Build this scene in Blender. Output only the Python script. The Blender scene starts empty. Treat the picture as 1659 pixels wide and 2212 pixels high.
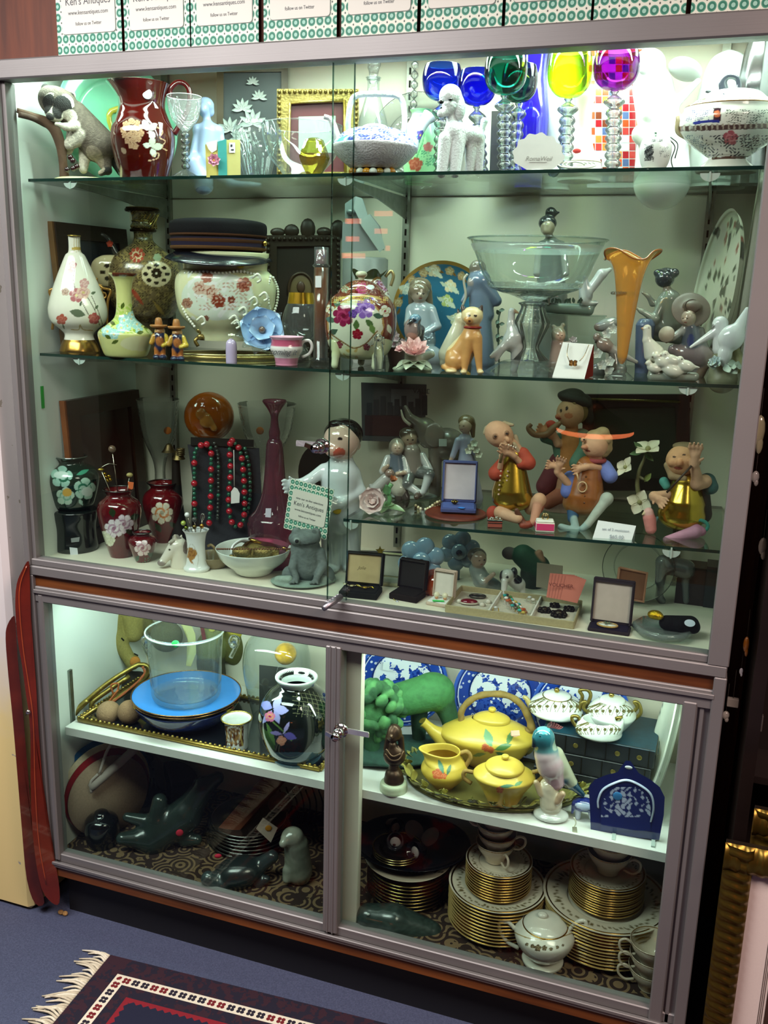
import bpy, math, random
import numpy as np
from mathutils import Matrix, Vector

sc = bpy.context.scene
COL = sc.collection
random.seed(7); RNG = np.random.default_rng(7)
PI = math.pi

# ---------------------------------------------------------------- camera
FPX = 1992.88
CAM = np.array([1.4351, -1.6543, 1.4619])
YAW, PITCH, ROLL = -0.3318, -0.2388, 0.0260
_ca, _sa, _cb, _sb, _cc, _sc = math.cos(YAW), math.sin(YAW), math.cos(PITCH), math.sin(PITCH), math.cos(ROLL), math.sin(ROLL)
FW = np.array([_sa*_cb, _ca*_cb, _sb]); _r = np.array([_ca, -_sa, 0]); _u = np.cross(_r, FW)
RT = _cc*_r + _sc*_u; UP = -_sc*_r + _cc*_u
cd = bpy.data.cameras.new('camera'); cam = bpy.data.objects.new('camera', cd); COL.objects.link(cam)
cd.sensor_fit = 'VERTICAL'; cd.sensor_height = 24.0; cd.lens = 24.0*FPX/2212.0; cd.clip_start = 0.05
cam.matrix_world = Matrix([[RT[0], UP[0], -FW[0], CAM[0]], [RT[1], UP[1], -FW[1], CAM[1]], [RT[2], UP[2], -FW[2], CAM[2]], [0, 0, 0, 1]])
sc.camera = cam

# ---------------------------------------------------------------- light, world, exposure
sc.view_settings.view_transform = 'Standard'; sc.view_settings.look = 'None'
sc.view_settings.gamma = 1.0; sc.view_settings.use_curve_mapping = False
sc.view_settings.exposure = 0.0
cy = sc.cycles
cy.transparent_max_bounces = 28; cy.max_bounces = 7; cy.diffuse_bounces = 3; cy.glossy_bounces = 4; cy.transmission_bounces = 6
cy.caustics_reflective = False; cy.caustics_refractive = False; cy.use_denoising = True; cy.sample_clamp_indirect = 4.0
W = bpy.data.worlds.new('world'); sc.world = W; W.use_nodes = True
W.node_tree.nodes['Background'].inputs[0].default_value = (0.62, 0.60, 0.64, 1); W.node_tree.nodes['Background'].inputs[1].default_value = 0.3
def area(name, loc, sx, sy, rot, power, col):
    l = bpy.data.lights.new(name, 'AREA'); l.shape = 'RECTANGLE'; l.size = sx; l.size_y = sy; l.energy = power; l.color = col
    o = bpy.data.objects.new(name, l); o.location = loc; o.rotation_euler = rot; COL.objects.link(o); return o
TUBE = (0.80, 1.0, 0.90)
# fluorescent tubes of the case, behind the top rail and behind the middle rail, plus one added back lamp
area('upper_tube_and_fill_light', (0.76, 0.052, 1.900), 1.44, 0.035, (math.radians(4), 0, 0), 17.0, TUBE)
area('upper_tube_and_fill_light', (0.98, 0.23, 1.955), 1.00, 0.10, (0, 0, 0), 9.0, TUBE)  # added fill lamp under the top board, brightens the back and right
area('lower_tube_light_left', (0.39, 0.075, 0.742), 0.60, 0.04, (math.radians(28), 0, 0), 2.8, TUBE)
area('lower_tube_light_right', (1.14, 0.075, 0.742), 0.62, 0.04, (math.radians(28), 0, 0), 2.7, TUBE)
# the shop's ceiling lamps
area('room_ceiling_light', (0.0, -1.15, 2.34), 1.6, 0.7, (0, 0, 0), 80.0, (1.0, 0.97, 0.96))
area('room_ceiling_light', (2.5, -1.15, 2.34), 1.2, 0.7, (0, 0, 0), 60.0, (1.0, 0.74, 0.66))

# ---------------------------------------------------------------- picture <-> place helpers
def ray(u, v): return FW + (u-829.5)/FPX*RT - (v-1106)/FPX*UP
def yhit(u, v, y):
    d = ray(u, v); return CAM + d*((y-CAM[1])/d[1])
def zhit(u, v, z):
    d = ray(u, v); return CAM + d*((z-CAM[2])/d[2])
def xhit(u, v, x):
    d = ray(u, v); return CAM + d*((x-CAM[0])/d[0])
def proj(P):
    d = np.asarray(P, float)-CAM; z = d @ FW
    return 829.5+FPX*(d @ RT)/z, 1106-FPX*(d @ UP)/z
class K:
    """A place for a thing: base point, the size of one picture pixel there, facing the viewer."""
    def __init__(s, u, v=None, z=0.0, y=None, rz=None, P=None):
        if P is not None: s.P = np.array(P, float)
        elif y is None: s.P = zhit(u, v, z)
        else:
            v = 1000
            for _ in range(25):
                Q = yhit(u, v, y); v = proj((Q[0], y, z))[1]
            s.P = np.array([Q[0], y, z])
        s.u0, s.v0 = proj(s.P)
        s.s = float((s.P-CAM) @ FW)/FPX
        d = (s.P-CAM)[:2]; d = d/np.hypot(*d); s.face = math.atan2(-d[0], d[1])
        s.rz = s.face if rz is None else rz
        s.dir = np.array([d[0], d[1], 0.0])
    def loc(s, Q):
        q = np.asarray(Q, float)-s.P; c, n = math.cos(s.rz), math.sin(s.rz)
        return np.array([c*q[0]+n*q[1], -n*q[0]+c*q[1], q[2]])
    def p(s, U, V, d=0.0):
        r = ray(U, V); t = ((s.P-CAM) @ s.dir + d*s.s)/(r @ s.dir)
        return s.loc(CAM+r*t)
    def z(s, V): return s.p(s.u0, V)[2]
    # shapes in picture units
    def lathe(s, prof, U=None, d=0, **kw):
        o = s.p(s.u0 if U is None else U, s.v0-30, d) if (U is not None or d) else np.zeros(3)
        return lathe([(r*s.s, s.z(V)) for r, V in prof], off=(o[0], o[1], 0), **kw)
    def tube(s, pts, r, col=(1, 1, 1), **kw):
        P = [s.p(*q) for q in pts]
        R = [x*s.s for x in r] if hasattr(r, '__len__') else r*s.s
        return tube(P, R, col, **kw)
    def c(s, a, b, r1, r2, col): return ('c', s.p(*a), s.p(*b), r1*s.s, r2*s.s, col)
    def e(s, a, r, col, ang=0, rzz=0): return ('e', s.p(*a), np.array(r if hasattr(r, '__len__') else (r, r, r))*s.s, col, ang, rzz)
    def ball(s, a, r, col, n=14): return ell(s.p(*a), np.array(r if hasattr(r, '__len__') else (r, r, r))*s.s, col, n)
    def box(s, a, size, col, rot=(0, 0, 0)): return box(s.p(*a), np.array(size)*s.s, col, rot)
    def poly(s, pts, d0, d1, col):
        """a plate with the outline pts, from depth d0 to d1"""
        A = [s.p(x, y, d0) for x, y in pts]; B = [s.p(x, y, d1) for x, y in pts]
        return slab(A, B, col)

def rgb(c):
    if isinstance(c, str):
        c = c if len(c) == 6 else ''.join(x*2 for x in c)
        c = [int(c[i:i+2], 16)/255 for i in (0, 2, 4)]
        return tuple(x/12.92 if x < .04045 else ((x+.055)/1.055)**2.4 for x in c)
    return tuple(c[:3])
# ---------------------------------------------------------------- shapes: (V, quads, tris, C, smooth)
def S(V, Q=None, T=None, col=(1, 1, 1), smooth=True):
    V = np.asarray(V, float).reshape(-1, 3)
    Q = np.zeros((0, 4), int) if Q is None else np.asarray(Q, int).reshape(-1, 4)
    T = np.zeros((0, 3), int) if T is None else np.asarray(T, int).reshape(-1, 3)
    if isinstance(col, np.ndarray) and col.ndim == 2: C = col
    else: C = np.tile(np.array(rgb(col), float), (len(V), 1))
    return [V, Q, T, C, smooth]
def spl(P, n=8, closed=False):
    """Catmull-Rom through the rows of P"""
    P = np.asarray(P, float)
    if len(P) < 3: return P
    E = np.vstack([P[-1], P, P[0], P[1]]) if closed else np.vstack([2*P[0]-P[1], P, 2*P[-1]-P[-2]])
    o = []
    for i in range(1, len(E)-2):
        for t in np.linspace(0, 1, n, endpoint=False):
            a, b, c, d = E[i-1], E[i], E[i+1], E[i+2]
            o.append(.5*(2*b+(c-a)*t+(2*a-5*b+4*c-d)*t*t+(3*b-a-3*c+d)*t**3))
    if not closed: o.append(P[-1])
    return np.array(o)
def grid(nr, nc, wrap):
    i, j = np.meshgrid(np.arange(nr-1), np.arange(nc if wrap else nc-1), indexing='ij'); j2 = (j+1) % nc
    return np.stack([i*nc+j, i*nc+j2, (i+1)*nc+j2, (i+1)*nc+j], -1).reshape(-1, 4)
def lathe(prof, n=40, sm=5, col=(1, 1, 1), off=(0, 0, 0), sy=1.0, wave=None, bands=None, lob=None, tilt=None):
    """prof [(r,z)]; sm sub-steps of a smooth curve (0: straight); wave (amp, count, z0) waves the rim above z0; lob (amp, count) ribs;
    bands [(z0,z1,col)] paints rings"""
    P = spl(prof, sm) if sm else np.asarray(prof, float)
    P[:, 0] = np.maximum(P[:, 0], 1e-5)
    a = np.linspace(0, 2*PI, n, endpoint=False)
    R = np.repeat(P[:, :1], n, 1); Z = np.repeat(P[:, 1:2], n, 1)
    if lob: R = R*(1+lob[0]*np.cos(lob[1]*a)[None])
    if wave:
        k = np.clip((Z-wave[2])/(P[:, 1].max()-wave[2]+1e-9), 0, 1)**2
        R = R*(1+wave[0]*1.2*k*np.cos(wave[1]*a)[None]); Z = Z+wave[0]*P[:, 0].max()*k*np.cos(wave[1]*a)[None]
    V = np.stack([R*np.cos(a), R*np.sin(a)*sy, Z], -1).reshape(-1, 3)+np.array(off)
    s = S(V, grid(len(P), n, True), None, col)
    for b in bands or []:
        m = (V[:, 2] >= b[0]) & (V[:, 2] <= b[1]); s[3][m] = rgb(b[2])
    return s
def fr(P):
    P = np.asarray(P, float); T = np.gradient(P, axis=0); T /= np.linalg.norm(T, axis=1)[:, None]+1e-12
    u = np.cross(T[0], [0.1, 0.2, 1.0]); u /= np.linalg.norm(u); N = []
    for t in T:
        u = u-t*(u @ t); u /= np.linalg.norm(u)+1e-12; N.append(u.copy())
    N = np.array(N); return T, N, np.cross(T, N)
def tube(P, r, col=(1, 1, 1), n=10, sm=5, closed=False, flat=1.0, lob=None):
    P = np.asarray(P, float); R = np.full(len(P), r) if not hasattr(r, '__len__') else np.asarray(r, float)
    if sm and len(P) > 2:
        X = spl(np.column_stack([P, R]), sm, closed); P, R = X[:, :3], X[:, 3]
    R = np.maximum(R, 1e-5)
    T, N, B = fr(P); a = np.linspace(0, 2*PI, n, endpoint=False)
    ro = R[:, None]*(1 if lob is None else (1+lob[0]*np.cos(lob[1]*np.arange(len(P)))[:, None]))
    V = (P[:, None]+ro[..., None]*(np.cos(a)[None, :, None]*N[:, None]+flat*np.sin(a)[None, :, None]*B[:, None])).reshape(-1, 3)
    Q = grid(len(P), n, True); m = len(P)
    Tt = []
    if closed:
        j = np.arange(n); Q = np.vstack([Q, np.stack([(m-1)*n+j, (m-1)*n+(j+1) % n, (j+1) % n, j], -1)])
    else:
        V = np.vstack([V, P[:1], P[-1:]])
        for j in range(n): Tt += [[m*n, (j+1) % n, j], [m*n+1, (m-1)*n+j, (m-1)*n+(j+1) % n]]
    return S(V, Q, Tt, col)
def ring(c, R, r, col=(1, 1, 1), axis='z', n=28, m=8, sy=1.0):
    a = np.linspace(0, 2*PI, n, endpoint=False); z = np.zeros(n)
    q = {'z': np.stack([R*np.cos(a), R*sy*np.sin(a), z], -1), 'y': np.stack([R*np.cos(a), z, R*sy*np.sin(a)], -1), 'x': np.stack([z, R*np.cos(a), R*sy*np.sin(a)], -1)}[axis]
    return tube(q+np.array(c), r, col, n=m, sm=0, closed=True)
def ell(c, r, col=(1, 1, 1), n=14, rot=None):
    a = np.linspace(0, PI, n//2+2); s = lathe(np.stack([np.sin(a), -np.cos(a)], -1), n=n, sm=0, col=col)
    V = s[0]*np.asarray(r if hasattr(r, '__len__') else (r, r, r))
    if rot is not None: V = V @ np.array(rot).T
    s[0] = V+np.array(c); return s
def euler(rx, ry, rz):
    return np.array(Matrix.Rotation(rz, 3, 'Z') @ Matrix.Rotation(ry, 3, 'Y') @ Matrix.Rotation(rx, 3, 'X'))
def xf(s, rot=(0, 0, 0), off=(0, 0, 0), sc_=1.0):
    return [(s[0]*sc_) @ euler(*rot).T+np.array(off)]+s[1:]
def box(c, size, col=(1, 1, 1), rot=(0, 0, 0), bev=0.0):
    x, y, z = np.array(size)/2
    b = min(bev, x*.9, y*.9, z*.9)
    if b <= 0:
        V = np.array([[i, j, k] for i in (-x, x) for j in (-y, y) for k in (-z, z)])
        Q = [[0, 1, 3, 2], [4, 6, 7, 5], [0, 4, 5, 1], [2, 3, 7, 6], [0, 2, 6, 4], [1, 5, 7, 3]]
    else:
        V = []; Q = []
        for sx in (-1, 1):
            for sy in (-1, 1):
                for sz in (-1, 1):
                    V += [[sx*x, sy*(y-b), sz*(z-b)], [sx*(x-b), sy*y, sz*(z-b)], [sx*(x-b), sy*(y-b), sz*z]]
        I = lambda sx, sy, sz, k: ((sx > 0)*4+(sy > 0)*2+(sz > 0))*3+k
        for s_ in (-1, 1):
            Q += [[I(s_, -1, -1, 0), I(s_, 1, -1, 0), I(s_, 1, 1, 0), I(s_, -1, 1, 0)][::s_]]
            Q += [[I(-1, s_, -1, 1), I(1, s_, -1, 1), I(1, s_, 1, 1), I(-1, s_, 1, 1)][::-s_]]
            Q += [[I(-1, -1, s_, 2), I(1, -1, s_, 2), I(1, 1, s_, 2), I(-1, 1, s_, 2)][::s_]]
        for a_ in (-1, 1):
            for b_ in (-1, 1):
                o = -a_*b_
                Q += [[I(a_, b_, -1, 0), I(a_, b_, 1, 0), I(a_, b_, 1, 1), I(a_, b_, -1, 1)][::-o]]
                Q += [[I(a_, -1, b_, 0), I(a_, 1, b_, 0), I(a_, 1, b_, 2), I(a_, -1, b_, 2)][::o]]
                Q += [[I(-1, a_, b_, 1), I(1, a_, b_, 1), I(1, a_, b_, 2), I(-1, a_, b_, 2)][::-o]]
        T = [[I(a_, b_, c_, 0), I(a_, b_, c_, 1), I(a_, b_, c_, 2)][::a_*b_*c_] for a_ in (-1, 1) for b_ in (-1, 1) for c_ in (-1, 1)]
        return S(np.array(V) @ euler(*rot).T+np.array(c), Q, T, col, False)
    return S(V @ euler(*rot).T+np.array(c), Q, None, col, False)
def wbox(x0, x1, y0, y1, z0, z1, col=(1, 1, 1), bev=0.0):
    return box(((x0+x1)/2, (y0+y1)/2, (z0+z1)/2), (x1-x0, y1-y0, z1-z0), col, bev=bev)
def slab(A, B, col, smooth=False):
    n = len(A); V = np.vstack([A, B, [np.mean(A, 0)], [np.mean(B, 0)]]); T = []
    for i in range(n):
        j = (i+1) % n; T += [[2*n, j, i], [2*n+1, n+i, n+j], [i, j, n+j], [i, n+j, n+i]]
    return S(V, None, T, col, smooth)
def leaf(base, d, nrm, L, w, col, curl=0.25, th=0.02, col2=None, tip=1.0, n=7, cup=.2):
    """a curved petal or leaf, really two-sided with a little thickness"""
    d = np.array(d, float); d /= np.linalg.norm(d); nrm = np.array(nrm, float); nrm -= d*(nrm @ d); nrm /= np.linalg.norm(nrm)+1e-9
    sd = np.cross(d, nrm); t = np.linspace(0, 1, n); ww = np.sin(PI*np.clip(t*.93+.05, 0, 1)**(1/tip))*w/2
    V = []
    for s_ in (1, -1):
        for k in range(n):
            c = np.array(base)+d*L*t[k]+nrm*L*curl*t[k]**2
            for q in (-1, -.5, 0, .5, 1):
                V.append(c+sd*q*ww[k]+nrm*(abs(q)**2*cup*w*math.sin(PI*t[k])+s_*th*L*(1-abs(q)*.8)))
    V = np.array(V); m = n*5; g = grid(n, 5, False); Q = np.vstack([g[:, ::-1], g+m])
    e = []
    for k in range(n-1):
        e += [[k*5, (k+1)*5, m+(k+1)*5, m+k*5], [k*5+4, m+k*5+4, m+(k+1)*5+4, (k+1)*5+4]]
    e += [[(n-1)*5+q, m+(n-1)*5+q, m+(n-1)*5+q+1, (n-1)*5+q+1] for q in range(4)] + [[q, q+1, m+q+1, m+q] for q in range(4)]
    c1, c2 = np.array(rgb(col)), np.array(rgb(col2 if col2 is not None else col))
    C = np.tile((c1[None]*(1-t[:, None])+c2[None]*t[:, None]).repeat(5, 0), (2, 1))
    return S(V, np.vstack([Q, e]), None, C)
def flower(c, nrm, R, n, col, col2=None, rows=1, w=.8, curl=.2, lift=.2, ctr=None):
    nrm = np.array(nrm, float); nrm /= np.linalg.norm(nrm); a = np.cross(nrm, [.3, .1, 1]); a /= np.linalg.norm(a); b = np.cross(nrm, a); o = []
    for r in range(rows):
        f = 1-.28*r
        for i in range(n):
            t = 2*PI*(i+.5*(r % 2))/n; d = math.cos(t)*a+math.sin(t)*b+nrm*(lift+.35*r)
            o.append(leaf(np.array(c)+nrm*R*.04*r, d, nrm, R*f, R*f*w*2*math.sin(PI/n)*1.15 if n > 2 else R, col, curl, .03, col2))
    if ctr is not None: o.append(ell(np.array(c)+nrm*R*.12, R*.18, ctr, 10))
    return o
# ---------------------------------------------------------------- sculpted bodies: one continuous surface from joined volumes
def _sd(p, P):
    if p[0] == 'c':
        a, b, r1, r2 = p[1], p[2], p[3], p[4]; ab = b-a; t = np.clip(((P-a) @ ab)/(ab @ ab+1e-12), 0, 1)
        return np.linalg.norm(P-a-t[..., None]*ab, axis=-1)-(r1+(r2-r1)*t)
    q = (P-p[1])
    if p[4] or p[5]: q = q @ euler(0, -p[4], p[5])
    r = np.maximum(p[2], 1e-4); k0 = np.linalg.norm(q/r, axis=-1); k1 = np.linalg.norm(q/(r*r), axis=-1)
    return k0*(k0-1)/np.maximum(k1, 1e-6)
def blob(prims, vox, k=None, paint=(), noise=None):
    k = vox*2.2 if k is None else k
    lo = np.min([np.minimum(p[1], p[2])-max(p[3], p[4]) if p[0] == 'c' else p[1]-max(p[2]) for p in prims], 0)-3*vox
    hi = np.max([np.maximum(p[1], p[2])+max(p[3], p[4]) if p[0] == 'c' else p[1]+max(p[2]) for p in prims], 0)+3*vox
    n = np.maximum(np.ceil((hi-lo)/vox).astype(int)+1, 4)
    while n.prod() > 2.2e6: vox *= 1.1; n = np.maximum(np.ceil((hi-lo)/vox).astype(int)+1, 4)
    D = np.full(n, 10.0, np.float32); ax = [lo[i]+vox*np.arange(n[i]) for i in range(3)]
    for p in prims:
        if p[0] == 'c': a, b = np.minimum(p[1], p[2])-max(p[3], p[4]), np.maximum(p[1], p[2])+max(p[3], p[4])
        else: a, b = p[1]-max(p[2]), p[1]+max(p[2])
        i0 = np.maximum(np.floor((a-lo-k-2*vox)/vox).astype(int), 0); i1 = np.minimum(np.ceil((b-lo+k+2*vox)/vox).astype(int)+1, n)
        X = np.stack(np.meshgrid(*[ax[i][i0[i]:i1[i]] for i in range(3)], indexing='ij'), -1)
        d = _sd(p, X); s_ = tuple(slice(i0[i], i1[i]) for i in range(3)); o = D[s_]
        h = np.clip(.5+.5*(o-d)/k, 0, 1); m = o*(1-h)+d*h-k*h*(1-h)
        D[s_] = np.where(o > 5, np.minimum(d, o), m)
    neg = D < 0
    c8 = [neg[i:n[0]-1+i, j:n[1]-1+j, l:n[2]-1+l] for i in (0, 1) for j in (0, 1) for l in (0, 1)]
    cnt = sum(c.astype(np.int8) for c in c8); act = (cnt > 0) & (cnt < 8)
    idx = np.full(act.shape, -1, int); cells = np.argwhere(act); idx[act] = np.arange(len(cells))
    acc = np.zeros((len(cells), 3)); num = np.zeros(len(cells))
    for i in (0, 1):
        for j in (0, 1):
            for a_ in range(3):
                o0 = [0, 0, 0]; oth = [q for q in range(3) if q != a_]; o0[oth[0]] = i; o0[oth[1]] = j; o1 = list(o0); o1[a_] = 1
                d0 = D[tuple((cells+o0).T)]; d1 = D[tuple((cells+o1).T)]; m = (d0 < 0) != (d1 < 0)
                t = np.where(m, d0/np.where(m, d0-d1, 1), 0); q = np.tile(np.array(o0, float), (len(cells), 1)); q[:, a_] = t
                acc += q*m[:, None]; num += m
    V = lo+vox*(cells+acc/np.maximum(num, 1)[:, None]); Q = []
    for a_ in range(3):
        oth = [q for q in range(3) if q != a_]
        sl0 = [slice(1, n[0]-1)]*3; sl0 = [slice(1, n[q]-1) for q in range(3)]; sl0[a_] = slice(0, n[a_]-1); sl1 = list(sl0); sl1[a_] = slice(1, n[a_])
        A, B = neg[tuple(sl0)], neg[tuple(sl1)]; e = np.argwhere(A != B)
        if not len(e): continue
        fl = A[A != B]; base = e+np.array([0 if q == a_ else 1 for q in range(3)])
        def g(x, y):
            c = base.copy(); c[:, oth[0]] -= x; c[:, oth[1]] -= y; return idx[tuple(c.T)]
        q = np.stack([g(1, 1), g(0, 1), g(0, 0), g(1, 0)], -1)
        flip = fl if a_ != 1 else ~fl
        q = np.where(flip[:, None], q, q[:, ::-1]); Q.append(q)
    ds = np.stack([_sd(p, V) for p in prims], -1); w = np.exp(-np.clip((ds-ds.min(1)[:, None])/(vox*.35), 0, 40)); w /= w.sum(1)[:, None]
    C = w @ np.array([rgb(p[-1] if p[0] == 'c' else p[3]) for p in prims])
    for p in paint:
        m = _sd(p, V) < 0; C[m] = rgb(p[-1] if p[0] == 'c' else p[3])
    if noise:
        f = np.sin(V[:, 0]*noise[0]+3*np.sin(V[:, 2]*noise[0]*.7))*np.sin(V[:, 2]*noise[0]*1.1+2*np.sin(V[:, 1]*noise[0]))
        C = C*(1+noise[1]*f[:, None])
    return S(V, np.vstack(Q), None, np.clip(C, 0, 1))
# ---------------------------------------------------------------- painting on surfaces: colour by shape of the painted motif
def paint(k, s, motifs, front=True):
    """motifs in picture positions, put on the side of the surface that faces the viewer"""
    V = s[0]; c, n_ = math.cos(k.rz), math.sin(k.rz)
    Wd = np.stack([c*V[:, 0]-n_*V[:, 1], n_*V[:, 0]+c*V[:, 1], V[:, 2]], -1)+k.P
    d = Wd-CAM; z = d @ FW; U = 829.5+FPX*(d @ RT)/z; Vv = 1106-FPX*(d @ UP)/z
    f = np.ones(len(V), bool)
    if front:
        ctr = V.mean(0); f = (V[:, 1]-ctr[1]) < 0.15*(V[:, 1].max()-V[:, 1].min())
    for m in motifs:
        t = m[0]
        if t == 'f':   # flower: u v r n col [col2 ctr]
            _, u, v, r, n, c1 = m[:6]; c2 = m[6] if len(m) > 6 else c1; c3 = m[7] if len(m) > 7 else None
            q = np.hypot(U-u, Vv-v); a = np.arctan2(Vv-v, U-u); w = np.abs(np.cos(n*a/2+.5)); R = r*(.68+.32*np.sqrt(w)); k_ = f & (q < R); s[3][k_] = rgb(c1)
            s[3][k_ & (w < .22) & (q > r*.35)] = rgb(c2); s[3][k_ & (q < r*.62) & (np.sin(q/r*13+2*a) > .25)] = rgb(c2)
            if c3 is not None: s[3][f & (q < r*.2)] = rgb(c3)
        elif t == 'l':  # leaf: u v len wid angle col
            _, u, v, L, w, a, c1 = m; x = (U-u)*math.cos(a)-(Vv-v)*math.sin(a); y = (U-u)*math.sin(a)+(Vv-v)*math.cos(a); tt = x/L
            s[3][f & (tt > 0) & (tt < 1) & (np.abs(y) < w/2*np.sin(PI*np.clip(tt, 0, 1)))] = rgb(c1)
        elif t == 's':  # stroke: pts width col
            _, pts, w, c1 = m; P = spl(pts, 8) if len(pts) > 2 else np.array(pts, float); k_ = np.zeros(len(V), bool)
            for a, b in zip(P[:-1], P[1:]):
                ab = b-a; tt = np.clip(((U-a[0])*ab[0]+(Vv-a[1])*ab[1])/(ab @ ab+1e-9), 0, 1); k_ |= np.hypot(U-a[0]-tt*ab[0], Vv-a[1]-tt*ab[1]) < w/2
            s[3][f & k_] = rgb(c1)
        elif t == 'd':  # disc / ellipse: u v rx ry col
            _, u, v, rx, ry, c1 = m; s[3][f & (((U-u)/rx)**2+((Vv-v)/ry)**2 < 1)] = rgb(c1)
        elif t == 'b':  # box u0 v0 u1 v1 col
            _, a, b, c_, d_, c1 = m; s[3][f & (U > a) & (U < c_) & (Vv > b) & (Vv < d_)] = rgb(c1)
        elif t == 'n':  # speckle: u0 v0 u1 v1 freq thr col
            _, a, b, c_, d_, fq, th, c1 = m; nz = np.sin(U*fq+2*np.sin(Vv*fq*.8))*np.sin(Vv*fq*1.1+2*np.sin(U*fq*.7))
            s[3][f & (U > a) & (U < c_) & (Vv > b) & (Vv < d_) & (nz > th)] = rgb(c1)
    return s
# ---------------------------------------------------------------- linking
def mesh(name, shapes):
    if not isinstance(shapes[0], list) or isinstance(shapes[0], np.ndarray): shapes = [shapes]
    sh = []
    def fl(x):
        for y in x:
            if isinstance(y, list) and len(y) == 5 and isinstance(y[0], np.ndarray): sh.append(y)
            else: fl(y)
    fl(shapes)
    o = 0; V, Q, T, C, sm = [], [], [], [], []
    for v, q, t, c, s_ in sh:
        V.append(v); Q.append(q+o); T.append(t+o); C.append(c); sm += [(len(q), len(t), s_)]; o += len(v)
    V, Q, T, C = np.vstack(V), np.vstack(Q), np.vstack(T), np.vstack(C)
    me = bpy.data.meshes.new(name); me.vertices.add(len(V)); me.vertices.foreach_set('co', V.astype(np.float32).ravel())
    nl = len(Q)*4+len(T)*3; me.loops.add(nl); me.loops.foreach_set('vertex_index', np.concatenate([Q.ravel(), T.ravel()]).astype(np.int32))
    me.polygons.add(len(Q)+len(T)); st = np.concatenate([np.arange(len(Q))*4, len(Q)*4+np.arange(len(T))*3]).astype(np.int32)
    me.polygons.foreach_set('loop_start', st)
    f = np.concatenate([np.concatenate([np.full(a, s_) for a, b, s_ in sm]), np.concatenate([np.full(b, s_) for a, b, s_ in sm])]).astype(bool)
    me.polygons.foreach_set('use_smooth', f)
    ca = me.color_attributes.new('Col', 'FLOAT_COLOR', 'POINT'); ca.data.foreach_set('color', np.column_stack([C, np.ones(len(C))]).astype(np.float32).ravel())
    me.update(calc_edges=True); me.validate(); return me
def part(parent, name, shapes, mat, label=None, kind=None):
    o = bpy.data.objects.new(name, mesh(name, shapes)); COL.objects.link(o); o.data.materials.append(mat); o.parent = parent
    if label: o['label'] = label
    if kind: o['kind'] = kind
    return o
def tag(o, label=None, cat=None, group=None, kind=None):
    for a, b in (('label', label), ('category', cat), ('group', group), ('kind', kind)):
        if b: o[a] = b
    return o
def T(k, name, label, cat, group=None):
    """a thing with parts: an empty at its base"""
    o = bpy.data.objects.new(name, None); COL.objects.link(o); o.empty_display_size = .02
    o.location = k.P; o.rotation_euler = (0, 0, k.rz); return tag(o, label, cat, group)
def O(k, name, shapes, mat, label, cat, group=None):
    """a thing that is one mesh"""
    o = part(None, name, shapes, mat); o.location = k.P; o.rotation_euler = (0, 0, k.rz); return tag(o, label, cat, group)
def struct(name, shapes, mat, parent=None):
    o = part(parent, name, shapes, mat)
    if parent is None: o['kind'] = 'structure'
    return o
def txt(parent, body, loc, rot, size, mat, name='lettering', sx=1.0, shear=0.0, align='CENTER', label=None):
    c = bpy.data.curves.new(name, 'FONT'); c.body = body; c.size = size; c.align_x = align; c.align_y = 'CENTER'; c.extrude = 0.0001; c.shear = shear
    t = bpy.data.objects.new('t', c); COL.objects.link(t); dg = bpy.context.evaluated_depsgraph_get(); me = bpy.data.meshes.new_from_object(t.evaluated_get(dg)); me.name = name
    bpy.data.objects.remove(t); me.materials.clear(); me.materials.append(mat)
    o = bpy.data.objects.new(name, me); COL.objects.link(o); o.parent = parent; o.location = loc; o.rotation_euler = rot; o.scale = (sx, 1, 1)
    if label: o['label'] = label
    return o
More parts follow.
